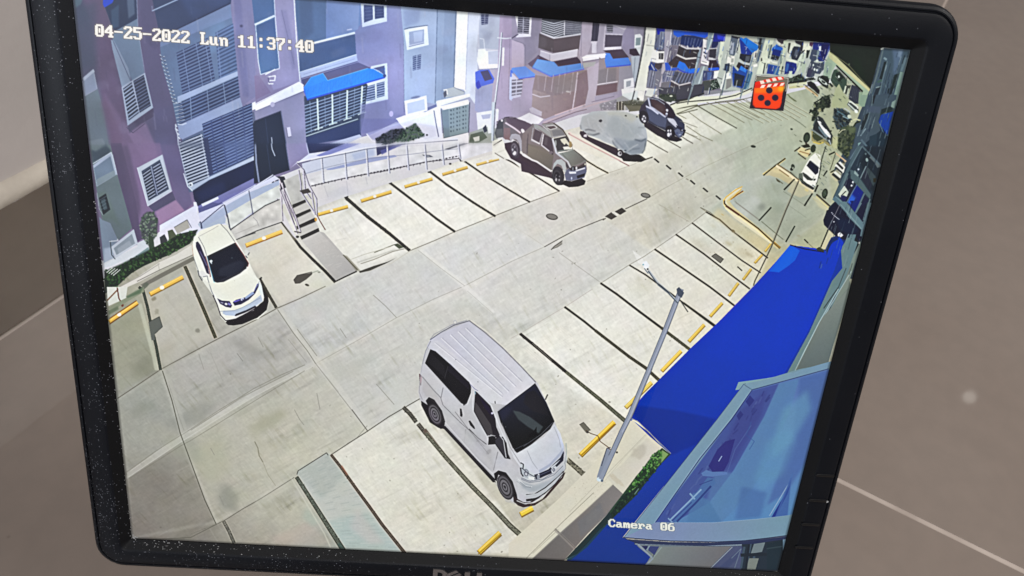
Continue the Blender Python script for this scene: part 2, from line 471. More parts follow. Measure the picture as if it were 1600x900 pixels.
strip([985,415,1010,430,1040,452,1069,474], 2.0, (46,44,38), rough=0); strip([1069,474,1095,493,1118,510], 2.8, (58,60,40), 4.2)
strip([1024,390,1065,418,1110,449,1148,478], 2.4, (48,44,34), 2.6, rough=0)
strip([1057,367,1100,397,1140,428,1172,452], 2.1, (44,40,30), rough=0)
strip([1082,349,1120,378,1160,408,1189,427], 1.7, (50,46,36), rough=0)
strip([1104,332,1125,344,1145,362,1170,381,1200,404], 2.0, (54,48,30), rough=0); E(1146,362,3.4,2.2,35,(84,74,50))
L([1095,325,1104,332], 1.0, (120,112,90), .7)

# tyre haze on the stalls
for k in range(22):
    u = k / 22.
    L([820 + 60 * u, 545 - 38 * u, 850 + 60 * u, 572 - 38 * u], .9, (232,226,214), .5)
for k in range(60):
    L([700 + 90 * RNG.rand(), 330 + 20 * (RNG.rand() - .5)] + [0, 0], .1, (0, 0, 0), 0)
for k in range(70):
    x = 690 + 85 * RNG.rand(); y = 305 + 35 * (RNG.rand() - .3)
    L([x, y, x + 2, y + 7], .8, (240,239,236), .35)
for k in range(60):
    x = 620 + 90 * RNG.rand(); y = 318 + 40 * (RNG.rand() - .3)
    L([x, y, x + 2, y + 7], .8, (238,237,232), .3)

# ---- wheel stops ----
def stop(x0, y0, x1, y1, w, gap=None, c=(220,186,92), d=(128,96,30)):
    L([x0, y0 + w * .18, x1, y1 + w * .18], w * 1.12, d, .9); L([x0, y0, x1, y1], w * .86, c)
    L([x0, y0 - w * .2, x1, y1 - w * .2], w * .26, (240,214,130), .7)
    if gap is not None:
        x = x0 + (x1 - x0) * gap; y = y0 + (y1 - y0) * gap
        E(x, y, w * .55, w * .5, 0, (232,228,214))
stop(172,501,215,472,6, .35, (224,180,80)); L([172,497,214,469], 1.3, (120,70,20)); L([172,506,216,476], 1.2, (110,66,20))
stop(236,458,286,432,6.6, .36, (224,184,86))
stop(386,382,441,361,6.2, .5, (226,192,100), (150,96,24))
stop(499,334,544,322,4.8, .45, (222,188,92)); stop(566,313,612,299,4.8, .45); stop(634,291,676,279,4.4, .5)
stop(693,272,731,261,4.2, .5, (214,180,98)); stop(746,257,780,248,3.6, .5, (218,190,112))
stop(752,862,783,833,8.5, None, (214,182,64)); L([750,866,786,834], 1.4, (158,128,34))
stop(817,803,834,794,8.4, None, (222,196,70)); stop(910,710,961,660,7.6, None, (226,192,62)); L([910,712,962,663], 1.6, (150,112,24))
stop(980,636,1019,598,6.0, None, (216,194,104)); stop(1036,579,1065,549,5.6, None, (222,192,84)); stop(1078,533,1101,508,5.2, None, (214,184,84))
stop(1111,494,1129,474,4.6, None, (214,186,88)); stop(1140,462,1154,443,4.2, None, (206,178,92)); stop(1162,437,1174,421,3.8, None, (196,168,84)); stop(1180,411,1191,399,3.4, None, (204,176,90)); stop(1196,393,1205,381,3.2, None, (204,176,90))

# round covers and drains
for x, y, rx, ry in ((863.5,339,9.5,4.8),(1009.5,306,7.8,3.8)):
    E(x, y, rx, ry, 12, (70,68,64)); E(x, y - .3, rx - 1.6, ry - 1.3, 12, (128,126,120))
O(800, 225, 4)
P([585,455,625,428,660,455,625,475], (66,62,58)); P([645,425,690,400,718,422,680,445], (58,54,50)); P([625,430,645,424,672,445,655,452], (214,212,204))
for i in range(5):
    L([598 + i * 10, 452 - i * 5, 612 + i * 10, 466 - i * 5], .5, (120,116,110), .6); L([655 + i * 10, 424 - i * 4, 668 + i * 10, 436 - i * 4], .5, (110,106,100), .6)
L([572,478,590,466], 1.4, (96,92,84)); P([250,662,310,608,322,620,290,645], (150,148,140)); L([250,662,270,640,320,606], 1.2, (78,76,70)); L([262,655,290,645,318,625], 1.0, (110,108,100))
P([1250,705,1275,688,1325,722,1305,747], (108,106,98)); L([1250,705,1275,688,1325,722,1305,747,1250,705], .8, (48,46,40))
L([1412,770,1440,795], 1.8, (66,64,54))
for i in range(6):      # dashes across the drive
    x0, y0 = [(887,100),(962,142),(1037,188),(1112,236),(1192,284),(1272,332)][i]
    P([x0, y0 - 4, x0 + 8, y0 - 8, x0 + 37, y0 + 16, x0 + 30, y0 + 22], (24,24,20))
L([812,82,838,98,880,85], 1.3, (60,56,48)); E(1508, 20, 16, 8, 10, (48,54,44))
L([1090,220,1105,228], 1.5, (130,124,112), .7); L([1310,440,1325,450], 1.5, (170,140,80), .6)
L([1180,400,1240,430,1380,545], .9, (70,66,50), .7); L([1400,370,1545,480], .8, (130,126,116), .8); L([1550,478,1600,425], 1.6, (40,46,40))
for k in range(60):
    E(1240 + 300 * RNG.rand(), 480 + 320 * RNG.rand(), 1 + 5 * RNG.rand(), 1 + 3 * RNG.rand(), 30, (130,116,84), .3, 6, wob=.8)
# yellow kerb of the island
O(1060, 300, 8)
P([560,90,700,0,840,0,700,80,640,120,700,200,1200,610,1280,700,1240,720,1150,640,720,330,600,220,560,150], (214,196,140), .75)
P([600,60,720,-40,800,-40,660,60,600,120,620,170,720,250,1190,640,1150,650,700,330,590,220,560,150,565,95], (218,212,184), .95)
L([658,98,730,45,810,-5], 1.8, (120,70,16)); L([572,105,574,152,620,200,720,268,860,366,1000,468,1190,646], 1.6, (210,160,40)); L([640,110,700,60,790,-30], 1.2, (214,170,60)); L([578,112,580,150,620,195,720,262,860,360,1000,462,1190,640], 1.8, (44,34,12)); L([600,180,660,222,760,292], 3.0, (92,54,20))
L([570,170,620,230,800,350,1000,500,1150,620], 1.2, (240,222,160), .8); L([566,120,600,70,720,-20,800,-60], 1.6, (214,176,84))
L([1195,640,1275,705], 3.2, (150,120,56)); L([1195,650,1268,716], .9, (70,54,24))
P([560,240,1140,640,1060,760,980,700,420,310,500,200], (224,204,150), .35, soft=4)
# right-hand lot markings
L([1015,362,1160,205], 1.8, (44,48,34)); L([1347,630,1452,440], 1.8, (38,46,34)); L([1040,375,1230,535], .8, (110,108,92), .8); L([710,125,1010,350], .8, (128,124,112), .8)
L([1310,0,1420,70,1600,190], .8, (120,124,106), .7); L([1370,170,1600,330], .7, (130,136,118), .6); L([1575,180,1600,150], 2, (40,44,34))
L([1230,540,1330,610], .7, (120,120,100), .7); E(1500,555,22,10,20,(150,140,112), .5, soft=1)
E(1040,190,50,40,0,(120,126,116), .5, soft=3, wob=.6); E(960,110,70,50,30,(186,190,184), .6, soft=4)
E(1380,520,70,60,40,(144,152,134), .5, soft=6); E(1250,200,100,70,40,(142,152,134), .5, soft=8)
E(630,650,50,16,30,(168,158,120), .6, soft=3); E(700,530,60,20,30,(210,205,184), .5, soft=3); E(890,790,60,14,30,(150,140,110), .5, soft=3)
E(440,430,40,16,30,(184,180,160), .6, soft=3)
# ---- facades: wall colour field over the upper part ----
WALL = field([(125,20,56,66,92),(130,100,66,68,94),(140,180,84,94,108),(165,60,84,70,100),(160,160,88,76,104),(205,190,98,84,112),(180,240,94,80,108),(205,270,124,100,136),(270,320,126,108,142),(260,330,140,112,148),
 (225,120,82,78,112),(245,200,84,80,116),(280,260,84,82,118),(380,60,112,112,150),(390,130,128,122,160),(440,90,134,130,164),(430,140,140,128,164),(450,180,126,124,150),(590,70,124,124,166),(610,110,136,130,168),(590,180,118,116,156),(560,40,110,118,158),
 (700,60,146,162,186),(700,120,152,166,186),(760,60,206,206,216),(790,150,172,160,180),(830,60,134,124,146),(810,150,160,148,170),(820,130,156,142,160),(900,60,140,130,148),(900,100,150,138,150),(930,150,168,158,170),(960,60,134,130,152),(1000,110,140,140,155),
 (1060,90,110,108,130),(1100,120,120,118,130),(1200,90,190,196,194),(1250,90,180,186,176),(1150,110,150,160,158)], power=3)
O(0, 0, 1)
P([60,-60,1500,-60,1500,60,1300,130,1180,160,1060,168,940,190,800,225,775,235,700,250,640,262,560,280,500,296,440,320,380,345,300,372,240,400,150,440,60,500], (206,206,212))
fieldpoly([60,-60,1500,-60,1500,60,1290,128,1170,140,1070,155,1010,152,960,170,905,180,860,195,800,210,790,215,700,210,620,190,580,210,520,226,500,232,480,258,400,290,330,320,300,322,290,330,245,365,180,400,150,410,100,420], WALL)

# ---- A: block on the far left ----
O(0, 0, 4)
P([440,-150,640,-150,690,230,740,480,800,760,960,900,1000,1100,760,900,700,900,620,560,600,400,560,100], (92,74,106), .8, soft=5)
P([560,430,620,560,660,700,700,900,560,900,520,600], (94,104,120), .7, soft=3)
P([455,-60,530,-60,500,20,465,45], (74,96,112), .9, soft=1); P([450,50,600,0,600,400,500,430], (62,70,94), .6, soft=6)
P([515,480,580,425,605,545,530,590], (122,130,152)); P([515,480,580,425,590,440,522,500], (150,156,174)); L([515,500,530,592,605,548,582,428], 1, (150,156,172), .8)
P([530,595,608,552,650,700,680,900,560,900], (96,108,120)); P([540,880,640,860,660,900,560,900], (120,130,140), .5, soft=1)
P([640,560,790,780,960,900,1010,1110,760,1000,690,740], (124,100,134), .55, soft=4)
P([650,600,760,830,760,900,690,900,630,640], (104,82,112), .7, soft=4)
P([640,-150,850,-150,855,120,720,195,690,140,650,30], (34,50,84)); P([640,-40,720,-40,700,10,650,40,640,20], (26,62,190)); P([690,60,740,20,740,160,700,170], (52,76,108), .8, soft=1)
P([790,-20,835,-20,840,80,800,110], (82,98,124), .8, soft=1)
P([712,190,856,110,900,450,825,500,790,420,700,240], (98,116,142)); P([690,240,712,250,800,420,820,510,762,545,700,300], (126,140,164)); L([705,250,815,500], 1, (76,88,116))
L([850,-60,862,200,905,450], 1.3, (128,136,164), .8); P([865,-60,940,-60,1000,280,1085,640,1110,780,1120,900,975,900,950,680,905,450,862,100], (88,82,118), .7)
P([865,-60,1000,-60,990,190,1000,280,950,300,880,200], (74,70,104), .6, soft=4)
P([758,538,905,448,957,668,797,780], (152,162,184)); louvre([768,548,822,508,868,700,805,748], 9, (30,38,64), (146,158,184), .42); louvre([832,500,898,462,943,655,872,700], 10, (36,44,72), (92,102,134), .35)
P([797,782,957,670,965,720,880,770,810,830], (74,66,96)); P([895,765,915,770,970,900,1010,1060,900,1000,800,830], (132,108,144), .7, soft=2); P([960,700,1090,640,1110,900,980,900], (86,82,118), .9, soft=3)
L([790,790,830,825,905,768], .8, (60,54,84))
P([940,-60,1460,-60,1440,20,1085,190,1000,240,985,160], (46,60,96)); P([1100,-60,1440,-60,1436,10,1200,110], (54,72,116), .7, soft=6); L([948,62,1110,-10], 1.6, (150,166,194)); L([948,30,950,64], .8, (120,130,160))
P([1085,190,1440,20,1448,105,1180,215,1000,290,1000,235], (104,122,160)); L([1085,186,1440,14], 1.0, (30,38,70))
P([1000,290,1180,215,1448,105,1480,330,1500,600,1110,790,1080,640,1010,400], (88,108,142)); P([1250,180,1400,120,1420,300,1300,330], (96,124,162), .7, soft=5)
louvre([1102,325,1300,230,1345,500,1140,585], 13, (44,56,94), (92,110,148), .48, (.22,.62,.9), 1.1, (104,122,160)); louvre([1345,200,1460,140,1488,445,1370,500], 13, (58,76,114), (90,112,154), .5, (.1,), 1.2, (104,124,164))
P([1108,600,1490,438,1492,468,1112,638], (150,164,194))
louvre([1115,640,1490,475,1508,600,1120,775], 6, (40,52,88), (92,110,148), .42, (.2,.48,.75), 1.4, (110,128,160))
P([1112,780,1508,602,1522,690,1140,868,1120,850], (138,152,186)); L([1112,780,1508,602], 1.2, (110,122,160)); L([1112,772,1140,775,1165,765], 1.8, (190,198,216))
P([1140,870,1522,692,1560,900,1600,1100,1180,1200], (84,100,132))
for i in range(13):
    x, y = 998 + i * 6.5, 335 + i * 24; L([x, y, x + 14, y + 16, x + 30, y + 12], 1.2, (188,194,206)); L([x + 2, y + 9, x + 28, y + 20], .8, (40,46,76))
for i in range(6):
    x, y = 1085 + i * 4, 645 + i * 22; L([x, y, x + 50, y - 12], 1.1, (168,176,196))
for i in range(10):
    x, y = 1096 + i * 7, 775 + i * 26; L([x, y, x + 10, y + 12], 2.0, (196,202,214)); 
L([1100,770,1098,800,1112,840,1115,900], 1.6, (190,198,212))
# wall strips between the balconies and the stair window
P([1440,-60,1590,-60,1600,600,1540,640,1550,900,1530,700,1500,600,1470,300], (116,114,152), .9); P([1455,-60,1500,-60,1560,600,1520,600,1480,300], (102,102,144), .8, soft=2); E(1508,158,9,8,0,(60,58,90), 1, soft=1)
P([1540,655,1600,630,1600,680,1550,698], (214,214,228)); L([1540,650,1552,700,1600,680], 1.0, (70,70,104)); P([1550,705,1600,690,1600,900,1580,900,1570,780], (82,90,120)); P([1565,780,1600,755,1600,900,1580,900], (32,42,66))

# ---- B ----
O(0, 225, 4)
P([560,0,690,0,735,190,830,520,740,600,690,490,640,470,600,260], (98,112,118)); P([600,40,660,0,690,30,690,60,580,110,568,30], (50,64,80), .8, soft=2)
P([580,128,620,98,690,50,706,62,732,185,720,192,604,262], (158,168,186)); P([586,145,690,70,716,170,604,238], (104,120,140)); P([604,215,716,158,722,190,606,258], (124,138,148)); L([580,118,695,46,735,188], 1.2, (190,198,208))
P([610,300,660,290,760,520,700,470,640,470], (92,108,104), .8, soft=4)
P([618,332,662,304,690,405,645,440], (26,34,44)); P([630,350,655,335,672,400,650,410], (62,78,86)); L([606,300,620,400,645,440], .9, (150,160,166)); 
for i in range(4): L([625,345+i*22,665,322+i*22], .7, (96,108,116))
P([620,450,640,470,690,490,740,600,700,640,720,720,650,745], (120,134,152)); P([650,650,700,640,720,720,650,745], (176,188,204), .7, soft=2)
P([690,-10,760,-10,850,350,890,590,860,610,830,530,735,190], (84,72,102)); P([760,-10,1000,-10,1100,300,1210,390,1160,415,1000,500,900,590,880,560,850,350], (122,98,136), .75, soft=1)
P([755,0,800,0,870,300,880,400,850,560,820,430,790,200], (90,76,106), .8, soft=3)
P([858,145,1018,60,1078,285,925,382], (178,184,196)); P([885,165,1000,93,1058,278,930,352], (60,70,96)); louvre([890,180,940,145,975,318,932,345], 9, (26,34,56), (156,164,182), .36); louvre([955,135,1000,108,1050,270,990,308], 9, (34,42,66), (150,158,180), .4)
L([945,135,985,312], 1.6, (140,148,172)); L([858,143,925,384,1078,288], 1.0, (206,210,218))
P([928,385,1080,292,1100,345,965,420], (80,74,104)); P([975,422,1100,348,1155,412,1000,500], (156,122,158), .9, soft=1)
P([1000,0,1110,0,1205,370,1160,415,1100,340,1075,285], (96,86,124), .8, soft=1)
louvre([1112,-10,1265,-70,1312,205,1175,258], 14, (32,42,70), (168,176,194), .52, (.02,.95), 1.2)
louvre([1265,-130,1575,-260,1592,68,1312,195], 17, (38,50,92), (100,118,160), .42, (.18,.38,.62,.82), 1.4, (60,74,120))
P([1270,-40,1310,190,1335,180,1300,-50], (48,58,96)); P([1400,0,1560,-60,1575,60,1420,130], (110,130,176), .3, soft=4)
P([1180,265,1310,203,1592,72,1596,95,1310,220,1200,290], (168,178,200)); L([1150,180,1175,260,1205,290], 1.6, (200,206,216)); E(1195,250,14,14,0,(206,210,216)); E(1192,252,6,6,0,(60,66,90))
P([1207,290,1312,222,1592,98,1600,210,1240,385,1215,340], (22,32,68)); P([1230,300,1400,230,1420,290,1260,360], (28,40,84), .7, soft=4)
P([1240,385,1600,205,1600,275,1460,340,1395,372,1245,432], (112,114,168)); P([1260,372,1365,325,1370,340,1270,390], (206,210,232)); L([1245,430,1390,362], 1, (70,72,120)); P([1240,400,1330,360,1390,372,1250,432], (78,82,128), .7)
P([1212,358,1230,360,1240,400,1235,440,1215,420], (214,216,232)); P([1160,415,1215,385,1240,440,1390,372,1420,500,1450,540,1240,600,1230,540,1000,600,1000,505], (212,214,230))
P([1400,365,1600,260,1600,430,1450,530,1420,500], (196,198,220)); P([1420,440,1600,350,1600,380,1430,470], (150,152,196), .5, soft=2)
P([1245,490,1390,375,1420,490,1260,530,1240,500], (168,180,200)); P([1440,540,1600,455,1600,560,1475,590], (176,175,172)); P([1450,540,1600,450,1600,470,1470,560], (150,150,150), .6, soft=2)
L([1250,488,1390,374], 1.3, (52,58,84)); L([1258,485,1262,525], 1.6, (70,76,104)); L([1400,370,1425,460,1448,542], 1.8, (66,70,90)); L([1553,285,1572,380,1582,432], 1.4, (76,82,110)); L([1395,365,1600,252], 1.2, (196,200,224))
L([1445,535,1500,505,1600,455], 1.6, (60,60,66)); L([1480,592,1600,552], 1.4, (64,64,62))
P([1090,520,1172,470,1190,520,1112,560], (166,164,158)); L([1090,518,1172,470], 1, (96,96,104)); L([1172,470,1200,520], 1, (100,100,110))
P([860,615,910,590,930,650,900,690,780,750,760,730,700,760,650,770,650,740,700,715,860,640], (196,202,208)); P([780,745,930,640,940,680,800,760], (118,140,140))
P([1000,540,1090,515,1100,560,1010,600], (214,212,226))
P([695,640,838,528,864,620,722,712], (186,194,204)); P([712,648,826,558,846,618,730,690], (134,146,156)); P([735,650,810,600,826,628,745,680], (152,162,172), .8); L([690,600,700,690,722,716], 1.2, (60,70,76)); L([685,605,740,600,735,590], 1.6, (196,200,206))
foliage([895,440,920,420,960,420,990,470,985,560,960,600,950,660,920,620,885,570,875,500], [(86,104,88),(110,126,108),(60,78,64),(132,144,126),(48,62,54)], 150, 1.0, 2.4)
P([930,560,960,580,970,660,935,660], (50,66,50))
P([1050,540,1080,530,1110,575,1060,600], (78,86,66)); P([1000,580,1030,560,1050,600,1010,640], (52,54,58))
P([655,800,700,780,770,745,850,720,930,665,1000,625,1060,600,1120,560,1240,532,1210,580,1190,620,1060,690,1000,715,900,760,830,800,780,840,730,890,700,920,660,930], (30,50,28))
foliage([655,790,770,740,930,660,1060,600,1120,560,1240,532,1200,610,1060,690,1000,710,900,755,830,795,730,890,660,930], [(24,44,24),(36,66,32),(52,84,44),(18,32,20),(44,72,36),(66,92,54)], 380, 1.0, 2.6)
for i in range(4): L([668 + i*14, 800 + i*6, 705 + i*16, 770 + i*4], 1.3, (206,208,206))
P([740,895,860,830,1000,735,1100,690,1210,622,1215,690,1000,790,870,860,780,900], (206,204,196)); L([745,893,880,822,1000,745], 1, (150,148,140)); L([990,735,1000,790], .9, (170,168,160)); L([860,855,1000,785,1210,690], 1.2, (120,118,108))
P([880,878,1000,810,1210,700,1222,722,1000,840,905,890], (116,114,104)); E(910,882,28,14,-40,(98,104,90), .9, 9, wob=.6)
O(0, 450, 4)
P([670,-10,800,-10,790,60,680,110,672,60], (206,208,200)); L([672,75,740,5], 1.8, (110,68,34)); L([735,-5,745,60,772,108], 1.8, (96,50,36)); E(768,105,8,10,0,(110,60,44)); P([680,120,860,20,900,-10,905,20,700,140], (134,140,118)); P([790,50,880,0,900,-5,880,30,800,60], (84,104,80), .8, soft=1)
P([680,140,740,110,745,130,685,165], (96,108,84), .8, soft=1)
E(965,65,18,12,-40,(120,116,96),.7,soft=1,wob=.5); E(985,145,14,20,0,(140,138,122),.6,soft=1,wob=.6); E(1240,265,16,14,0,(110,108,98),.6,soft=1,wob=.6)

# ---- E: entrance block with the blue awning ----
O(400, 0, 4)
P([105,-40,235,-40,275,510,150,580,90,560,140,430], (140,134,170), .9); P([150,60,190,60,240,300,250,420,230,440], (122,118,156), .7, soft=2); L([160,60,205,250,240,400], .9, (100,96,130), .7)
P([-10,470,60,430,110,560,270,510,270,515,0,650], (128,118,152), .9); P([-10,470,20,470,95,575,0,620], (120,104,140), .8)
P([-30,-40,112,-40,118,130,146,420,30,460,8,300], (68,96,140)); L([-6,150,116,95], 3.4, (190,202,222)); L([112,-40,122,120,148,425,30,462,15,380,-2,150], 1.3, (196,204,222)); G([0,160,115,115,140,415,30,450], (62,86,130), (78,108,152), [40,150,80,440])
L([60,462,120,430], 2.0, (206,210,226)); L([72,478,122,470,118,500,86,500,80,520,110,520], 1.8, (214,212,228)); L([75,476,85,515], 1.4, (90,86,120))
L([236,-40,258,300,278,512], 1.6, (206,212,228))
P([245,-40,440,-40,440,240,270,300,250,100], (74,96,130)); P([265,-40,350,-40,360,200,280,260], (64,82,112), .8, soft=3); P([440,-40,655,-40,655,150,620,195,440,240], (104,126,168)); G([440,0,650,0,640,180,440,236], (96,116,158), (122,138,176), [440,100,650,100])
P([270,298,360,278,620,214,628,345,275,455], (64,84,122)); P([290,320,610,240,615,320,300,420], (58,78,116), .6, soft=5); L([355,268,618,203], 3.4, (196,204,222)); L([355,276,618,212], .8, (70,82,112)); L([570,185,600,180], 1.6, (180,184,206))
P([275,450,630,338,637,378,285,485], (158,168,198)); L([275,448,630,338], 1.0, (208,214,232)); L([283,488,636,382], 1.0, (70,74,112)); L([300,462,620,366], .7, (126,134,170))
P([285,495,640,388,770,445,740,500,440,520,300,545], (70,74,114)); P([420,462,640,390,750,440,700,470,450,500], (84,84,122))
P([655,20,818,32,820,132,665,168], (188,194,216)); P([674,28,730,32,732,120,676,140], (66,76,116)); P([742,32,800,36,802,108,744,118], (56,66,104)); 
for i in range(4): L([678,50+i*22,728,44+i*22], .6, (96,106,140)); L([746,44+i*18,798,40+i*18], .6, (92,100,134))
P([722,412,822,392,828,620,686,652,682,535], (190,196,216)); P([735,425,805,408,808,470,770,440], (80,84,124)); louvre([690,540,745,525,748,618,692,632], 6, (62,74,108), (148,160,186), .4); louvre([756,520,806,508,806,598,758,610], 6, (66,78,112), (144,156,184), .4)
P([295,600,680,500,700,530,680,720,655,840,310,890], (44,56,78)); louvre([300,650,690,530,680,700,312,840], 9, (44,54,76), (132,152,176), .28)
vbars([300,640,690,530,680,700,312,840], (.22,.46,.7,.94), 2.6, (184,200,196)); vbars([300,640,690,530,680,700,312,840], (.1,.34,.58,.82), .8, (120,136,160))
for x, y in ((395,800),(485,770),(575,740),(665,705)): L([x - 25, y + 10, x, y, x + 25, y - 6], 1.8, (178,192,190)); 
L([312,850,640,742], 1.5, (160,174,180)); P([312,858,652,748,660,850,325,905], (42,54,92)); P([460,895,650,838,665,852,560,905,470,905], (176,182,204))
P([300,545,345,480,420,455,450,500,700,425,735,430,808,470,800,480,322,618], (36,126,226))
for i in range(52):
    u = i / 51.; x0, y0 = 308 + 495 * u, 610 - 135 * u
    L([x0 + 6, y0 - 2, x0 + 4, y0 - (70 if u > .25 else 60 + 60 * u) + (14 if u > .9 else 0)], .8, (22,92,196), .55)
P([300,545,322,618,326,628,300,570], (52,90,210)); L([322,620,808,482], 2.4, (36,72,190)); L([420,455,450,500,700,425], .9, (96,170,244), .9); L([300,545,345,482,420,456], 1.0, (86,160,244), .8); E(806,472,10,10,0,(60,70,120))
P([655,645,690,650,828,622,850,700,920,722,880,750,700,800,655,830], (112,112,152), .7, soft=2); E(848,710,13,18,0,(166,156,196)); P([655,740,885,740,900,768,700,828,660,835], (98,98,146), .6, soft=1)
P([690,835,905,765,930,800,860,870,760,880,730,870], (150,152,196), .8, soft=1); L([695,835,730,880,830,900], 1.6, (216,216,232))
L([905,30,925,200,930,700], 1.0, (96,100,130)); P([905,35,1135,55,1130,650,1070,640,930,640,925,250], (152,166,190)); P([1130,60,1256,72,1240,560,1235,620,1122,650], (130,146,172)); P([1130,60,1180,64,1160,620,1122,648], (140,156,180), .7)
P([920,60,1030,60,1020,140,930,170], (128,140,172), .7, soft=3); L([1135,60,1122,645], .9, (90,104,130)); L([1252,72,1238,560], 1.2, (92,104,128))
P([928,185,1072,158,1082,280,945,312], (216,220,234)); P([958,198,1052,182,1052,262,960,282], (150,160,186)); P([985,200,1045,190,1040,255,990,262], (172,182,204)); L([928,182,960,172,1075,158], 1.0, (70,76,104)); L([958,290,1052,268], 1.2, (110,120,150))
louvre([982,350,1034,338,1030,430,982,440], 7, (66,78,116), (150,162,188), .35, (.5,), 1.2)
P([1256,70,1330,76,1312,575,1300,560,1242,548], (228,228,238)); P([1326,76,1402,82,1380,300,1388,440,1370,650,1335,600,1310,590], (200,204,216)); L([1328,78,1312,560], .9, (164,168,186))
P([1400,82,1525,96,1520,310,1400,300,1395,200], (168,174,192)); louvre([1408,86,1455,90,1450,150,1410,156], 5, (56,62,96), (150,156,178), .3, (.5,), 1); P([1400,180,1480,200,1450,290,1430,240], (150,156,178), .6, soft=2)
P([1390,308,1435,305,1440,320,1545,312,1530,425,1400,434,1382,380], (228,228,236)); P([1452,322,1518,316,1512,400,1455,402], (182,186,204)); L([1400,240,1425,245,1430,300,1440,318], 1.0, (210,212,222)); L([1388,434,1530,428], 1, (120,122,150))
P([1375,540,1482,528,1472,700,1410,712,1370,690], (150,154,186)); P([1380,705,1480,690,1500,760,1420,830,1390,820], (214,214,224)); P([1410,720,1470,712,1465,740,1420,745], (166,170,194))
P([1372,450,1400,438,1460,435,1492,492,1484,520,1412,540,1390,560,1375,540], (74,98,206)); P([1404,448,1452,438,1480,494,1432,508], (72,70,106)); P([1376,520,1395,500,1410,545,1385,555], (56,64,180))
P([1525,96,1610,104,1610,760,1560,730,1500,760,1510,500], (164,150,176)); P([1545,100,1610,106,1610,300,1550,300], (148,134,160), .8, soft=2); P([1588,480,1610,470,1610,640,1585,620], (190,196,226)); P([1592,440,1610,430,1610,480,1592,482], (70,110,220))
L([1537,205,1522,420,1490,690,1484,900], 2.2, (206,210,218)); L([1541,205,1528,420,1496,690,1489,900], 1.0, (96,98,120)); L([1510,236,1560,242,1600,238], 1.6, (204,208,216)); L([1548,300,1545,410], 3.2, (220,222,228)); L([1512,690,1510,740], 3.2, (216,218,226))
P([880,740,925,722,1070,690,1130,668,1132,630,1335,585,1340,605,1160,660,1155,690,1170,870,1050,880,1000,880,900,770], (218,221,234)); L([880,742,1128,680], 1.6, (240,242,250)); L([1130,640,1338,592], 2.4, (240,240,244)); P([905,770,1120,705,1130,850,1060,870,960,800], (206,208,226), .8)
L([1115,690,1130,780,1145,855], 1.4, (96,100,130)); P([1000,700,1130,650,1135,665,1060,700], (90,96,140), .8)
P([930,630,1068,596,1075,690,940,732], (226,230,240)); P([948,645,1055,618,1060,685,950,712], (178,186,208)); E(1000,608,30,8,-10,(92,98,130),.8,soft=1)
P([1175,560,1240,544,1306,575,1300,590,1250,602,1190,610], (166,172,174)); P([1172,580,1195,560,1200,590,1180,612], (80,84,100)); L([1175,562,1195,560,1198,590], 1.6, (226,228,234)); L([1240,545,1306,575], .9, (120,124,130))
P([1150,665,1328,622,1340,650,1178,690], (230,232,240)); P([1165,690,1332,652,1330,825,1182,862], (128,146,152)); P([1165,690,1205,680,1215,855,1182,862], (112,130,140)); L([1338,640,1332,830], 1.6, (80,84,100)); L([1160,680,1178,862,1330,828], 1.0, (76,88,96))
for i in range(3):
    for j in range(6):
        x, y = 1222 + i * 38, 690 + j * 26 - i * 10; E(x, y, 4, 6, 0, (64,78,88)); E(x + 16, y - 3, 4, 7, 0, (96,112,118))
P([1170,868,1182,864,1330,828,1338,900,1170,900], (222,222,226)); P([1335,830,1420,800,1500,780,1520,900,1330,900], (150,156,150)); P([1345,840,1420,820,1450,860,1380,900,1335,890], (86,96,84)); P([1360,860,1400,850,1400,880,1370,885], (196,198,190))
P([1420,800,1440,780,1450,820,1430,830], (50,54,70)); P([1450,785,1480,780,1480,830,1455,835], (214,216,222)); foliage([1510,760,1560,735,1610,730,1610,830,1560,860,1515,840], [(96,80,92),(70,60,74),(126,108,116),(56,50,60)], 60, 1, 2.4)
foliage([750,865,850,808,930,800,945,850,840,900,755,905], [(26,34,46),(36,48,58),(20,26,38),(52,66,70)], 130, 1.0, 2.4); foliage([860,885,940,800,1000,768,1060,850,950,885], [(44,70,56),(66,92,74),(30,48,44),(90,112,92)], 90, 1.0, 2.2)
P([900,905,1170,862,1180,905], (222,222,228)); E(1072,843,6,6,0,(40,44,60))
P([-10,655,270,512,298,530,300,565,0,690], (222,222,234)); L([-10,650,270,510,300,530], 1.0, (244,244,250)); L([0,692,300,568], 1.2, (92,88,118)); P([-10,695,300,572,318,905,190,905,160,690,0,755], (126,124,154)); P([110,640,300,580,310,800,200,850,165,690], (140,136,168), .6, soft=4)
P([-10,755,158,692,192,905,-10,905], (28,38,60)); L([158,692,194,905], 1.4, (86,92,122)); L([100,855,105,905], 1.3, (160,168,186)); L([60,735,80,905], 1.0, (40,52,78)); E(105,650,14,16,0,(166,162,188)); P([192,795,215,790,225,850,202,855], (196,192,214)); L([192,795,202,855,225,850], .8, (80,76,104)); L([-6,752,158,690], 1.0, (60,62,86))
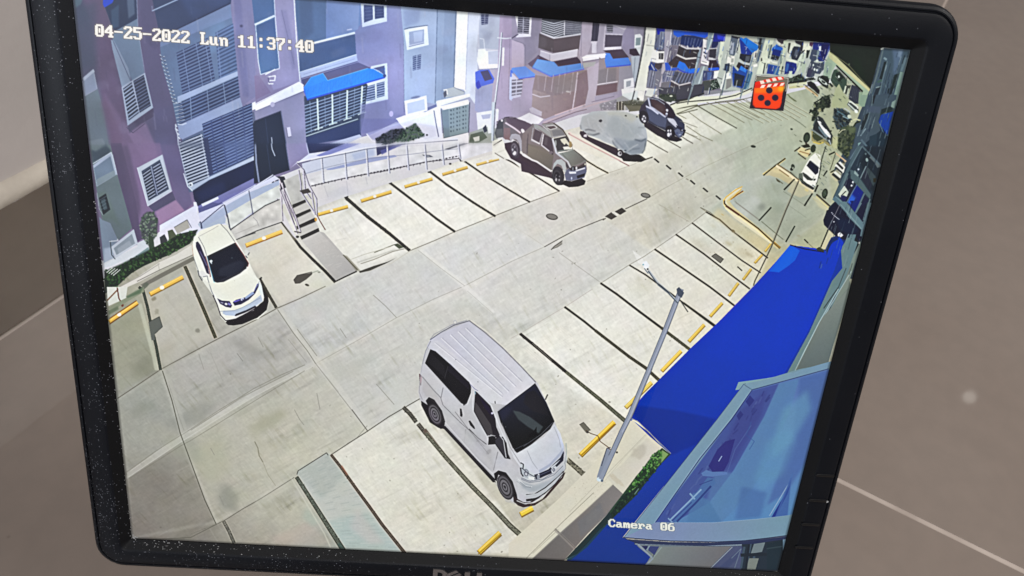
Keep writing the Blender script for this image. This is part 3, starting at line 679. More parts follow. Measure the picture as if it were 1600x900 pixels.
# ---- F: foot of the buildings, ramp, handrail, steps ----
O(400, 225, 4)
P([-10,-5,190,-5,215,160,110,195,20,240,-10,245], (26,36,56)); L([188,-5,214,162], 1.2, (84,90,120)); L([98,-5,104,30,122,72], 1.4, (168,176,196)); L([70,0,95,180], 1, (40,52,80)); L([-2,0,5,120,22,236], 2.6, (120,130,160))
P([192,-5,325,-5,335,55,345,90,215,150], (130,122,158)); P([318,-5,580,-5,470,40,335,56], (34,42,78)); L([318,-5,333,58], 1.2, (190,194,214)); P([335,58,470,40,620,-5,800,-5,770,15,560,48,260,110,216,150], (206,210,232))
P([380,70,560,-5,660,-5,560,30,420,80], (124,132,190)); P([440,155,560,125,690,85,870,68,885,78,690,120,560,160,450,160], (146,156,196), .9); P([755,15,830,5,945,-5,860,25,760,72], (58,62,100)); P([780,40,870,10,930,0,840,40,790,66], (84,90,150), .8)
P([560,48,750,12,760,70,690,90,560,125,440,155,345,180,300,190,290,120], (194,200,218)); P([600,60,740,30,745,70,620,100], (166,178,210), .7, soft=2)
P([880,20,1270,-5,1560,-5,1560,40,1275,110,1270,85,1060,105,820,155,560,205,350,255,330,220,450,165,890,80], (212,213,218)); tint([880,20,1560,-5,1560,40,1275,90,820,155,560,205,350,255,330,220,890,80], N3, .05, 2)
P([1180,32,1300,-5,1340,-5,1210,34], (96,98,108)); P([1040,66,1090,68,1112,80,1070,84], (96,100,112)); P([1060,70,1085,72,1090,80,1070,80], (140,146,160)); P([1480,0,1510,-5,1500,12,1480,10], (70,68,76))
P([-10,260,110,215,140,250,110,320,-10,380], (206,208,216)); P([-10,300,120,250,140,280,-10,340], (220,222,224), .8); P([-10,380,130,320,150,350,-10,440], (200,206,204)); tint([-10,260,140,215,150,350,-10,440], N3, .06, 2)
P([-10,440,60,390,150,350,165,480,60,510,-10,540], (204,202,200)); L([-5,435,60,392,150,350], 1.5, (66,64,66)); L([20,520,15,470], .8, (170,168,168))
P([350,262,560,210,820,165,1060,110,1270,90,1275,105,1090,170,850,240,590,320,560,330,385,395,370,340], (206,205,208)); P([440,300,560,260,600,300,450,350], (196,196,202), .7, soft=2); P([600,250,800,200,840,235,620,300], (212,211,212), .7, soft=2)
for i in range(46):
    u = i / 45.; x = 350 + 920 * u; y = 262 - 185 * u ** .92
    L([x, y - 2, x + 12, y - 4], 1.5, (66,64,72)); 
    if i % 2: L([x + 4, y, x + 5, y + 8], .8, (70,68,76))
L([350,262,560,212,820,166,1060,112,1270,90], 1.0, (70,68,78)); L([1272,85,1285,108], 2, (60,58,60)); E(1218,124,8,6,0,(60,58,60))
L([1285,108,1560,40], 1.2, (120,116,112)); P([1290,100,1560,20,1560,40,1300,112], (210,208,204)); L([1500,60,1600,20], 2.4, (96,94,84))
for f in ([570,230,580,320],[690,205,700,250],[820,180,822,190],[430,260,455,330]): L(f, 1.2, (184,184,190), .8)
# handrail
for x, y0, y1 in ((410,80,240),(555,50,220),(690,25,200),(822,8,182),(942,5,162),(1055,0,160),(1162,0,130),(1265,0,92)):
    L([x, y0, x + 14, y1], 2.0, (214,216,228)); L([x + 7, y0 + 4, x + 20, y1], 1.1, (92,96,118), .9)
L([262,112,410,78,560,50,690,22,820,6,950,-10,1265,-34], 2.0, (222,224,236)); L([262,121,410,87,560,59,690,31,820,15,950,-1,1265,-25], 1.0, (88,92,116), .9)
L([290,190,420,150,560,118,700,92,830,76,950,66,1160,40,1268,30], .8, (120,124,146), .7)
P([110,200,180,200,205,262,130,300,95,290], (40,42,56)); L([22,250,110,190], 1.5, (206,208,222)); L([15,256,110,198], .8, (80,84,110)); L([105,185,112,210,150,200], 1.6, (70,74,92))
# steps
P([175,225,290,175,312,345,232,380], (186,186,184)); tint([175,225,290,175,312,345,232,380], N3, .05, 1)
for q in ([230,378,312,345,318,362,236,400],[250,440,342,402,350,418,258,462],[256,512,372,458,378,484,262,532],[280,576,396,522,402,546,290,596]): P(q, (44,42,40))
for q in ([236,400,318,362,342,402,250,440],[258,462,350,418,372,458,256,512],[262,532,378,484,396,522,280,576]): P(q, (192,190,186)); L([q[0],q[1],q[2],q[3]], .8, (150,148,144))
P([162,400,245,560,262,592,232,575,165,482], (208,206,210)); P([165,480,235,570,262,600,240,600,175,500], (120,114,100), .8)
for f in ([148,215,160,330,168,480],[150,222,252,455,282,550],[165,240,190,350,262,560],[118,210,128,330,150,400],[128,230,240,500]):
    L(f, 1.5, (214,208,218)); 
    g = list(f); g = [v + 5 if i % 2 == 0 else v for i, v in enumerate(g)]; L(g, .8, (72,66,84))
for i in range(7): L([170 + i*11, 290 + i*22, 192 + i*12, 350 + i*26], .9, (120,110,130), .8)
for f in ([255,115,300,160,330,250,380,340,384,450],[268,160,282,240,285,300,370,430],[300,165,310,290,345,340],[350,300,372,440]):
    L(f, 1.4, (198,194,212)); g = [v + 5 if i % 2 == 0 else v for i, v in enumerate(f)]; L(g, .8, (56,54,70))
P([275,290,330,275,350,300,300,310], (70,66,64)); L([385,440,405,480,438,535], 1.2, (90,50,40)); E(378,470,8,12,0,(196,150,70)); L([245,545,285,552], 1.5, (60,54,50)); E(264,578,10,8,0,(50,48,44))
P([290,598,400,545,430,552,640,790,510,858], (178,176,174)); G([290,598,400,545,640,790,510,858], (192,190,187), (170,168,166), [340,570,570,820])
for i in range(18): 
    x, y = 300 + 210 * RNG.rand(), 600 + 200 * RNG.rand(); L([x + 60*RNG.rand(), y, x + 70, y - 12], .8, (196,194,190), .5)
P([545,690,575,700,640,770,660,795,630,790,600,750], (128,124,108), .8, soft=1); L([552,692,600,745,640,785], 1.0, (76,74,60))
L([495,862,560,830,635,795], 2.0, (44,42,36)); P([650,795,740,762,830,735,880,712,820,745,720,790,655,805], (70,68,60)); L([660,748,740,722,860,672,930,655], 1.2, (150,146,134)); L([745,678,870,628], 1.2, (110,110,96)); P([865,628,890,620,930,645,900,655], (80,86,70))
L([600,720,680,690,850,640], 1.0, (190,188,176)); L([640,740,790,690,850,668,950,650], 1.4, (150,150,140), .6, soft=1); L([700,800,850,745,970,668], 1.0, (196,194,184))
P([240,850,262,822,300,812,340,806,360,800,355,815,320,845,280,870,250,872], (84,80,74)); L([240,850,262,820,355,798], .8, (50,48,44)); L([358,803,395,790], 1.8, (170,172,160)); E(325,880,14,7,20,(66,62,54)); E(400,800,10,5,0,(150,150,138))
P([395,840,500,860,440,900,300,900], (206,206,186), .3, soft=3)

# ---- I: middle blocks ----
O(800, 0, 4)
P([30,95,180,108,165,310,180,350,120,400,80,420,75,280,0,250,0,90], (142,134,156)); P([75,120,180,110,165,320,95,400,80,290], (128,122,144), .7, soft=2)
P([20,95,125,105,118,230,25,235,40,200], (214,212,222)); louvre([38,102,112,108,106,212,36,208], 8, (58,56,70), (160,160,176), .38, (.48,), 1.4); L([0,240,40,215], 1.6, (70,64,86)); P([0,250,70,275,78,300,75,420,0,425], (176,162,182))
louvre([188,118,340,122,335,220,262,240,182,205], 1, (70,70,74), (70,70,74)) if 0 else P([188,118,335,120,332,225,262,240,185,205], (66,68,78))
for i in range(7): L([188, 130 + i*13, 262, 150 + i*14, 332, 132 + i*13], 1.4, (176,180,192))
P([330,120,438,135,430,215,330,225], (84,86,100))
for i in range(7): L([335, 132 + i*13, 435, 148 + i*10], 1.0, (140,142,156))
L([330,120,328,222], 1.6, (190,190,200)); L([180,205,262,240,430,215], 2.0, (190,190,200)); P([172,210,262,245,430,222,418,312,262,332,165,300], (78,70,76)); P([262,250,425,228,415,310,262,330], (86,74,82), .8); L([250,300,252,330], .8, (120,110,120))
P([180,320,255,340,412,310,408,355,250,385,175,355], (196,192,206)); P([180,322,238,342,238,382,178,355], (184,180,198)); L([180,318,255,340,412,310], 1.0, (226,224,232)); L([238,342,238,385], .9, (150,146,166))
P([165,345,250,388,408,358,440,395,430,402,290,418,265,390,160,372,130,420,110,410], (74,60,84)); P([100,400,165,350,175,362,132,425], (98,84,110))
P([270,388,410,360,438,395,300,412], (60,46,66)); P([128,420,160,370,265,388,290,418,440,396,450,430,245,478], (84,140,222)); L([245,480,452,434], 1.6, (88,92,200)); L([128,424,245,480], 1.4, (96,110,216)); G([160,372,262,390,290,420,440,400,446,425,245,470,135,420], (110,164,236), (70,118,206), [160,380,440,420], .8)
P([0,425,85,415,148,465,142,478,45,492,0,440], (92,140,226)); L([45,494,146,480], 1.4, (70,84,200)); P([0,455,40,495,60,620,0,610], (196,194,214)); louvre([0,500,70,495,62,590,0,600], 4, (108,104,120), (186,184,202), .4, (.45,), 1.6)
P([80,490,245,485,240,560,130,560,120,690,20,730,0,730,0,620,70,600], (160,148,172), .9)
P([148,470,245,485,450,440,490,440,480,560,460,650,270,720,210,745,130,700,130,560], (134,118,124)); G([135,560,260,600,450,560,460,650,270,720,200,745,125,690], (150,134,136), (120,98,104), [150,600,450,660])
vbars([160,480,440,450,420,600,150,560], (.2,.36,.5,.62,.8), 1.2, (178,166,174), .8); P([262,490,400,465,400,560,262,590], (126,116,118), .6, soft=2); L([130,590,180,608,240,600], 1.6, (190,180,190)); L([412,455,400,560,380,690], 1.8, (186,172,184)); P([470,440,490,430,478,560,460,650,400,680,412,470], (120,98,108), .8)
P([110,680,130,670,190,700,188,728,120,705], (184,176,190)); P([60,730,110,705,200,745,170,775,40,780,30,740], (224,220,224)); E(352,575,14,5,10,(196,190,190),.7)
L([270,722,460,655,660,600], 1.6, (196,170,176)); L([200,768,400,690,560,640,660,612], 2.2, (176,156,164)); L([205,776,400,702,470,685], 1.0, (110,88,96))
P([440,140,510,145,500,270,470,350,440,360,440,440,420,330], (164,154,172)); P([505,145,550,150,540,265,495,265], (60,58,78)); L([550,150,540,262,500,266], 1.2, (190,186,200)); P([500,262,530,262,530,335,500,335], (196,192,206)); P([442,358,470,345,585,335,588,365,445,388], (216,214,222)); L([442,390,588,366], 1.2, (100,92,110))
P([550,150,600,152,585,330,530,335,535,262], (156,150,168)); P([590,155,740,165,725,250,690,290,580,320], (150,146,166)); louvre([592,156,632,160,630,205,594,205], 4, (60,60,74), (150,150,164), .4); L([630,160,700,185,740,175], 1.0, (190,188,200))
P([585,218,692,222,684,292,580,298], (72,66,84)); L([583,216,694,220], 1.6, (186,182,198)); P([580,298,684,294,684,310,575,318], (206,204,216)); P([690,225,720,165,760,170,765,320,735,360,690,300], (128,122,150), .9)
P([570,318,690,310,730,360,725,370,630,372,612,335,590,332], (66,54,72)); P([585,335,612,335,632,370,726,362,745,400,740,412,590,425,580,400], (66,122,220)); L([588,424,742,408], 1.8, (60,80,200))
P([545,360,580,380,590,425,670,420,668,510,660,590,540,600,520,560,540,500], (140,128,136)); P([545,440,585,430,655,425,650,520,540,540], (118,112,120), .8, soft=1); L([528,532,660,512], 1.6, (206,196,206)); P([528,540,660,520,655,575,525,600], (106,84,92)); L([600,430,590,530], 1, (166,160,170)); P([470,430,545,390,535,530,520,640,460,660,480,560], (170,158,174), .9)
P([520,605,660,575,690,560,700,600,640,625,520,640], (150,142,166), .8); L([500,640,640,605], 1.0, (120,110,130))
P([768,220,800,215,818,235,815,300,765,300], (206,210,214)); P([775,240,805,238,802,285,772,288], (120,138,144)); P([765,300,815,300,810,350,770,330], (190,196,200)); P([735,310,775,305,800,350,760,352,735,340], (54,44,60)); P([745,355,800,352,790,470,770,520,760,500,750,420], (166,176,190)); L([770,360,760,500], 1, (120,130,146))
P([700,500,760,488,765,545,700,560], (218,218,224)); P([715,512,745,505,742,540,715,548], (150,156,168)); P([685,560,825,540,820,570,760,620,690,600], (222,222,224)); P([690,590,830,565,820,640,760,650,700,640], (206,214,214), .9)
P([835,170,900,178,885,240,890,310,870,390,850,440,835,560,820,640,800,650,785,600,795,500,810,300], (226,226,220)); P([860,175,880,176,860,400,830,560,815,620,830,450], (206,206,202), .8); L([835,170,822,300,790,480,735,700], 2.0, (84,86,92)); L([828,290,884,292], 1.0, (170,170,168)); E(735,720,7,9,0,(40,40,44))
P([545,660,650,620,690,600,760,640,820,640,830,600,880,560,910,580,830,655,760,690,650,695,560,690], (150,150,152)); foliage([550,650,650,628,655,690,560,695], [(170,166,176),(140,136,148),(120,116,128)], 40, .8, 2)
louvre([655,640,700,635,700,692,655,692], 1, (70,66,60), (70,66,60)); vbars([655,640,735,630,735,692,655,692], (.15,.4,.65,.95), 1.0, (200,196,180)); P([700,650,860,655,870,690,740,700], (100,98,84)); E(790,622,12,8,0,(60,60,56),.9,6,wob=.8); foliage([690,640,760,625,850,640,820,665,700,660], [(80,82,70),(60,62,50),(180,180,170)], 30, .8, 1.8)
# next block with dark blue awnings (8x sheet)
O(980, 30, 8)
P([220,0,1500,0,1600,900,100,900], (120,116,132)); P([355,110,560,130,540,330,480,560,440,900,240,860,260,560,330,400], (118,116,134))
P([240,105,360,115,340,380,300,540,240,860,230,900,90,900,150,600], (222,224,214)); P([250,200,320,210,200,840,110,840], (210,212,202), .6, soft=2); L([225,110,210,300,150,620,100,860], 2.2, (70,74,82)); L([235,330,350,345], .9, (150,152,146))
P([360,120,520,130,500,160,470,360,400,400,335,370,360,200], (96,104,134)); P([365,120,510,130,500,150,380,205], (20,36,170)); P([410,160,470,165,450,380,390,390], (120,130,158)); L([430,170,410,390], 1, (70,76,104)); L([470,170,445,390], 1, (70,76,104)); P([335,370,400,402,480,395,478,410,400,415], (60,62,84))
P([320,380,400,410,480,405,470,545,380,555,290,530], (226,226,222)); P([395,430,455,432,450,510,395,505], (66,64,72)); L([420,432,420,510], 1.2, (150,150,150))
P([290,535,360,560,465,555,440,700,400,860,240,860,265,620], (112,112,128)); P([265,600,310,540,350,620,380,650,290,690], (34,60,140)); P([320,560,470,555,460,600,390,640,340,600], (70,62,70)); L([300,570,340,640], 1.6, (180,186,196)); P([285,640,360,655,330,870,245,850], (124,128,150)); vbars([285,640,390,655,350,870,245,850], (.3,.6), 1.2, (78,80,98)); P([230,865,380,880,370,900,220,900], (224,224,220))
P([470,130,560,132,540,320,490,560,430,900,390,900,460,560], (156,154,172)); L([556,130,535,330,480,560], 1.6, (206,206,216)); P([440,560,480,560,430,900,395,900], (170,164,176), .9)
P([560,130,720,160,690,240,640,330,540,330], (104,112,146)); P([575,150,640,150,720,160,710,215,630,235,580,200], (28,84,206)); louvre([560,240,690,230,640,330,550,330], 1, (82,88,116), (82,88,116)); vbars([565,235,690,235,650,340,550,330], (.3,.6), 1.2, (130,136,160))
P([530,335,650,335,600,470,520,550,490,540], (108,104,122)); 
P([700,160,1010,165,1010,220,970,245,830,215,700,200], (24,76,206)); P([680,210,830,215,970,250,930,360,780,360,660,320], (28,44,96)); vbars([690,230,960,260,920,360,680,320], (.15,.3,.45,.6,.75,.9), 1.2, (70,84,130)); L([650,330,740,375,920,380], 1.8, (190,190,196)); L([750,340,760,372], 2, (180,182,190)); L([880,355,900,385], 2.0, (190,192,200)); L([820,340,822,372], 1.4, (170,174,186))
P([645,340,740,385,900,390,890,480,740,490,620,450], (50,46,54)); L([620,452,730,505,860,492], 2.2, (196,194,192)); P([610,465,730,515,870,505,860,620,770,630,720,560,650,530,620,610,560,610,510,560], (56,48,58))
P([470,550,510,550,550,620,620,610,615,640,540,650,480,640], (40,80,190)); P([620,610,650,530,720,560,765,630,900,618,930,640,910,665,790,685,700,650], (30,104,220)); L([620,625,700,665,790,690,910,670], 2.0, (34,64,190)); L([480,650,545,650,620,640], 1.4, (50,70,190))
P([470,650,600,650,620,660,560,780,440,790,440,700], (100,102,128)); vbars([480,660,600,660,560,790,445,790], (.25,.5,.75), 1.2, (140,144,166)); P([600,660,780,690,900,680,850,800,650,830,560,770], (70,74,92)); vbars([620,670,880,690,830,810,560,790], (.15,.3,.45,.6,.75,.9), 1.4, (114,122,150)); L([550,775,655,832,790,800], 1.8, (190,186,190)); P([545,785,655,842,800,810,800,900,530,900], (66,60,68)); L([655,840,640,900], 1.2, (150,146,156)); P([430,800,540,785,530,900,410,900], (104,102,112))
P([945,250,1000,260,985,370,1010,380,990,520,1030,540,1020,590,920,560,920,520,945,380], (206,206,212)); L([960,370,990,385], 2, (60,60,70)); L([955,420,985,440], 2, (60,60,70)); L([960,460,980,500], 1.6, (90,90,100)); P([918,540,960,530,1030,545,1020,590,980,575,925,560], (232,232,228))
P([1010,160,1080,180,1060,300,1010,400,990,380], (130,150,164)); L([1080,180,1010,400], 1.4, (180,196,200)); P([1085,170,1225,190,1250,280,1160,290,1060,350], (28,38,140)); P([1120,200,1220,230,1245,285,1130,260], (40,56,200)); P([1060,290,1160,290,1100,370,1050,370], (30,40,90))
P([1030,380,1120,370,1110,500,1020,490], (54,52,66)); L([1025,380,1120,372,1110,505,1015,490], 1.4, (190,190,196)); P([1015,490,1110,500,1100,520,1010,515], (190,190,196)); P([1025,520,1110,520,1165,640,1130,650,1020,650,1010,610], (52,40,56)); P([1010,620,1140,610,1168,645,1020,655], (36,88,214))
P([930,590,1010,600,960,720,900,900,790,900,870,700], (132,146,152)); L([960,600,890,830,870,900], 2.2, (176,192,196)); L([915,380,860,640,800,880], 2.2, (150,170,190)); L([920,390,866,640,806,880], .8, (60,70,96)); P([950,650,1110,660,1080,750,1010,770,940,780], (60,70,110)); P([1000,670,1060,670,1040,760,1000,770], (70,100,160), .8); P([950,780,1180,760,1180,850,1050,900,900,900], (66,72,72))
foliage([1060,770,1190,745,1180,870,1040,890], [(36,60,48),(24,40,36),(70,92,76),(150,160,150)], 60, .8, 1.9)
P([1230,190,1320,200,1290,330,1250,480,1210,600,1190,680,1080,740,1100,660,1170,640,1130,500,1180,300,1250,290], (216,222,208)); P([1160,290,1260,300,1230,450,1180,600,1140,560,1150,400], (206,214,196)); L([1150,300,1120,470], 3.4, (140,150,160)); P([1085,660,1190,650,1180,740,1080,750], (226,230,222)); P([1170,700,1230,690,1180,860,1160,860], (222,226,222))
# right-hand blocks
O(1120, 30, 8)
P([110,195,1400,300,1410,420,1360,520,1300,760,900,790,500,780,440,900,60,900,0,760,60,500], (176,186,178))
P([180,215,290,240,260,400,210,470,150,450,165,300], (84,98,116)); P([175,310,215,300,200,450,160,440], (150,162,178)); P([180,215,290,240,270,260,190,240], (40,44,60)); L([165,470,150,600,60,880], 1.5, (70,80,96)); L([272,250,230,460], 1.5, (196,206,204)); P([130,480,220,470,215,570,120,580], (222,224,216)); P([180,500,210,500,205,550,175,550], (160,166,160))
P([100,570,160,560,150,660,90,650], (44,56,80)); L([130,580,115,660], 1.4, (60,100,170)); P([120,680,170,680,180,745,110,760], (226,228,222)); L([110,680,50,880], 3.2, (210,216,210)); P([120,760,190,750,180,850,110,890], (130,132,130))
P([290,235,330,255,360,240,500,330,525,370,500,395,430,440,380,380,290,300], (20,112,216)); P([320,260,370,245,460,330,500,330,524,370,500,398,420,360,330,300], (16,120,222)); P([280,250,330,300,440,440,420,470,300,440,290,360], (24,54,150)); P([290,440,430,460,410,560,330,540,280,500], (34,40,56)); P([360,470,420,470,400,540,350,540], (80,90,104)); L([275,530,330,560,410,575,440,480], 2.0, (176,186,190)); P([270,545,330,575,410,590,400,640,340,640,280,640,240,600], (46,40,48))
P([200,590,260,660,300,590,370,640,440,670,360,800,330,880,200,840,190,700], (26,70,160)); P([300,590,370,640,360,680,280,640], (40,120,220)); P([220,680,350,720,310,850,210,830], (30,40,66)); P([240,750,310,760,300,850,210,840], (44,50,56)); L([185,600,180,700,200,850,320,880], 1.6, (130,140,160)); L([450,480,380,700,330,880], 1.8, (120,150,180)); P([380,660,440,680,420,760,370,880,330,890], (40,84,130), .9); vbars([400,660,470,690,410,890,340,890], (.3,.6), 1.2, (90,140,160))
P([500,240,600,250,560,420,500,560,480,480,520,380], (120,134,140)); P([530,250,560,250,540,400,510,380], (40,48,56)); L([480,420,470,500], 4, (226,228,222)); L([486,430,476,490], 1.4, (60,60,70)); P([450,580,500,570,505,600,460,610], (232,234,226)); L([560,330,510,540], 1.6, (60,90,130))
P([610,245,720,250,660,400,620,560,575,700,490,700,540,520,580,350], (206,216,196)); P([560,490,565,530,545,540,550,500], (60,60,60)); P([720,255,790,280,830,340,800,350,740,300], (206,208,200)); P([740,250,870,265,840,320,800,320,760,290], (60,56,66))
P([690,370,740,325,780,350,830,380,840,410,810,450,720,440,680,400], (22,96,204)); P([700,380,810,410,790,480,680,460], (22,46,130)); P([680,450,780,480,760,530,670,510], (44,50,62)); L([660,520,700,550,750,560], 2.6, (214,220,212)); P([640,330,690,330,660,500,630,490], (150,164,156)); L([680,330,640,500], 1.4, (60,76,84)); P([640,500,670,520,660,560,620,560], (216,222,208))
P([640,570,780,600,750,700,620,690], (40,86,170)); P([640,590,720,600,700,700,620,690], (34,66,150)); P([720,620,790,640,770,715,700,700], (54,110,170)); L([600,560,575,690], 1.6, (44,50,56)); L([810,400,760,600,720,700], 1.6, (140,160,170)); P([790,450,840,440,820,560,790,600], (110,130,130)); P([780,600,830,600,820,640,780,640], (60,70,70))
P([830,280,900,270,860,400,820,560,790,700,760,700,800,560], (196,208,186)); P([890,290,960,270,990,340,950,370,900,500,860,490,880,380], (206,212,198)); P([890,310,920,310,890,440,880,420], (50,56,56)); P([960,350,1040,360,1050,440,1000,530,930,510,920,450,940,380], (46,54,70)); P([980,390,1020,400,1000,480,960,470], (84,94,110)); P([970,280,1080,290,1060,430,1040,400,1040,340,980,310], (50,48,60)); P([860,490,1000,540,1000,570,900,540,860,520], (206,214,200))
P([860,540,940,550,1000,570,1000,620,960,700,900,690,840,700,850,600], (20,44,130)); P([870,560,900,570,880,680,850,660], (50,96,170)); P([900,660,940,660,930,740,890,730], (190,206,190)); P([1050,440,1110,450,1060,600,1000,680,990,560], (190,204,184)); P([940,740,1000,710,1050,700,1040,740,1000,760], (44,54,48))
P([1080,290,1200,300,1150,400,1110,440,1070,420], (214,218,200)); L([1090,400,1050,440], 1.6, (44,48,48)); P([1155,300,1210,300,1180,360,1150,340], (90,60,90)); P([1200,300,1410,310,1400,400,1330,540,1270,540,1190,380], (32,46,130)); P([1270,350,1300,350,1300,410,1270,410], (200,214,220)); P([1180,390,1270,400,1240,520,1190,550,1150,500], (64,76,100)); P([1250,400,1280,420,1250,520,1235,500], (120,140,150)); P([1300,330,1400,330,1360,450,1320,540,1290,440], (24,26,90)); P([1115,400,1160,400,1130,500,1110,500], (40,52,52))
P([1170,530,1220,550,1290,560,1340,540,1330,640,1280,700,1220,690,1210,740,1110,740,1130,640], (66,76,92)); for_ = [(1200,585,7),(1245,530,8),(1215,640,9),(1245,650,9)]
for x, y, r in for_: E(x, y, r * 1.3, r * 1.8, 0, (206,218,210))
L([1080,560,1070,660], 3, (60,70,70)); P([1050,560,1120,570,1080,690,1060,700], (170,186,166)); L([1100,730,1150,760,1220,740], 2.4, (214,222,212)); P([1210,600,1160,740,1110,730,1140,620], (60,64,86))
P([900,790,1120,750,1210,740,1230,770,900,805], (34,44,40)); P([890,750,960,740,1080,745,1100,770,900,790], (70,84,72)); foliage([940,740,1050,700,1100,760,940,780], [(40,54,44),(90,110,88),(24,34,28)], 30, .7, 1.5)
# end wall, dark trees, the fence building far right (8x sheet)
O(1230, 60, 8)
P([525,60,1175,130,1180,160,1060,640,1035,660,525,185], (26,34,28)); 
for k in range(60): 
    x = 540 + 600 * RNG.rand(); y = 90 + 400 * RNG.rand()
    if y < 160 + (x - 525) * .9 - 40: E(x, y, 20, 10, RNG.rand() * 90, (34,44,34) if RNG.rand() > .5 else (20,26,22), .35, 8, soft=1, wob=.7)
P([820,420,1000,600,900,300,800,200], (24,40,26), .6, soft=5)
P([525,185,1040,665,1000,800,990,860,880,860,930,660,600,350,560,420,520,540,440,480,480,300], (150,170,146)); P([525,185,560,200,1040,660,1030,690,520,260,510,230], (184,184,142)); P([470,300,560,330,520,500,440,480], (140,162,142)); L([525,182,760,350,1040,662], 1.0, (120,120,88)); E(765,338,10,14,0,(96,110,84),.8)
P([600,350,615,350,940,670,930,690,860,620,610,370], (26,32,28)); P([575,410,620,390,740,520,735,600,720,640,690,700,600,620,560,570,530,570,550,470], (58,76,64)); P([600,440,640,440,700,500,640,560,600,500], (34,46,40)); E(638,492,12,16,0,(200,214,200)); L([610,395,740,520], 2, (120,130,112)); L([640,430,730,530], 1.6, (36,40,36)); P([740,530,800,550,800,590,750,570], (150,162,140)); P([720,600,790,600,740,720,700,690], (60,66,58)); L([725,610,705,690], 2.4, (190,200,180)); L([760,640,735,740], 1.8, (170,180,160))
P([800,590,870,620,925,700,890,830,840,830,760,770,770,700], (50,56,66))
for i in range(6): L([800+i*20,620+i*12,775+i*20,760+i*12], .6, (80,86,96), .7)
P([890,680,935,690,900,830,880,830], (130,150,128)); P([640,580,700,700,760,770,740,880,540,880,560,760,600,640], (160,168,134)); P([370,510,430,500,560,620,520,680,400,560], (140,146,118), .8)
P([380,490,440,475,500,490,520,540,500,640,440,610,370,540], (30,36,34)); P([385,500,430,520,490,570,490,600,440,580,390,530], (176,188,176)); P([420,530,470,560,465,580,430,560], (24,26,30)); E(540,565,12,20,-20,(206,216,206)); L([525,575,560,615], 3, (30,36,34)); P([440,480,500,490,510,530,450,500], (44,54,46))
P([245,560,310,540,400,660,395,710,370,700,330,660,250,600], (34,34,36)); E(360,590,14,8,30,(190,190,180)); L([300,540,330,560], 2.4, (180,190,176))
P([10,575,235,545,240,590,90,600,10,610], (196,200,168)); P([15,615,90,600,210,600,190,625,20,640], (190,190,148)); L([10,572,235,545], 2.2, (36,40,32)); L([215,615,375,735], 2.4, (200,180,140)); L([225,605,380,725], 1.4, (110,96,66)); L([20,735,110,800], 1.4, (96,104,76)); L([0,710,30,740], 1.4, (96,104,76))
# building at the right edge, seen obliquely
O(1220, 0, 1)
P([156,77,202,84,190,160,172,240,120,440,90,430,95,300,82,268,103,228,123,176,139,140], (56,70,82))
O(1230, 60, 8)
P([1180,135,1530,160,1490,400,1400,700,1350,900,1000,900,1060,640], (62,80,92)); P([1300,150,1440,160,1400,330,1340,480,1310,460,1320,300], (84,104,128), .8, soft=2); P([1380,170,1430,175,1400,260,1370,240], (110,130,150), .8, soft=1)
P([1200,310,1250,300,1180,530,1140,520], (30,42,46)); P([1330,470,1390,450,1330,640,1260,660], (28,42,44)); P([1400,430,1450,440,1390,700,1330,880,1290,880,1340,660], (112,136,130)); P([1450,250,1500,260,1450,440,1400,420], (96,118,128), .8); L([1190,140,1120,440,1040,700], 2.4, (84,100,104)); L([1240,300,1180,540,1120,800], 2.0, (84,104,112)); L([1530,160,1440,470,1350,860], 1.2, (120,136,140)); L([1200,260,1230,280], 3.2, (110,132,140)); L([1120,560,1170,540], 3, (60,86,80)); P([1100,640,1160,620,1070,840,1030,840], (36,46,54)); L([1100,630,1160,615], 1.6, (120,140,140)); L([1200,580,1320,760,1330,790], 2.2, (80,100,108)); P([1250,640,1320,640,1290,720,1240,700], (24,34,40), .9); L([1160,150,1190,140], 2.6, (190,196,190))
L([1280,330,1180,700], 1.4, (50,66,76)); L([1300,520,1230,860], 1.4, (48,64,76)); P([1160,720,1260,700,1220,900,1120,900], (52,64,78), .8, soft=2)
O(1220, 150, 8)
P([990,0,1090,0,1060,140,1000,150,970,110], (128,150,132)); P([1080,0,1440,0,1400,180,1340,500,1230,880,820,900,960,440,1010,300,1040,140], (60,76,88))
P([1130,10,1180,0,1150,110,1120,110], (30,38,44)); P([1040,250,1110,220,1040,420,990,440,1010,330], (34,44,50)); P([1250,180,1400,130,1380,230,1290,220,1230,260], (30,44,48)); P([1240,250,1400,205,1350,400,1325,500,1225,360,1210,320], (20,58,140)); P([1225,365,1325,500,1300,520,1240,470], (16,36,70)); L([1230,370,1290,510,1330,500], 1.4, (80,110,130))
P([960,600,1000,590,960,640], (120,150,150)); P([1030,620,1240,440,1330,520,1240,800,1190,820,1080,700], (30,46,58)); P([1100,520,1200,480,1180,640,1100,640], (36,54,66)); L([1055,420,990,510], 1.6, (120,140,150)); L([960,640,860,800], 1.6, (90,110,122)); L([1000,560,1240,850], 3, (78,98,110)); E(1065,810,16,26,-20,(140,160,160)); E(1020,670,6,12,0,(130,150,150)); E(1055,735,6,9,0,(150,168,170)); L([1140,0,1130,120,1080,300,1000,500], 1.5, (90,108,116)); P([1060,130,1240,150,1230,230,1060,210], (66,80,98), .9, soft=1); P([1110,840,1240,830,1230,900,1090,900], (22,30,36))
P([1380,90,1430,60,1410,170,1365,150], (120,142,136))
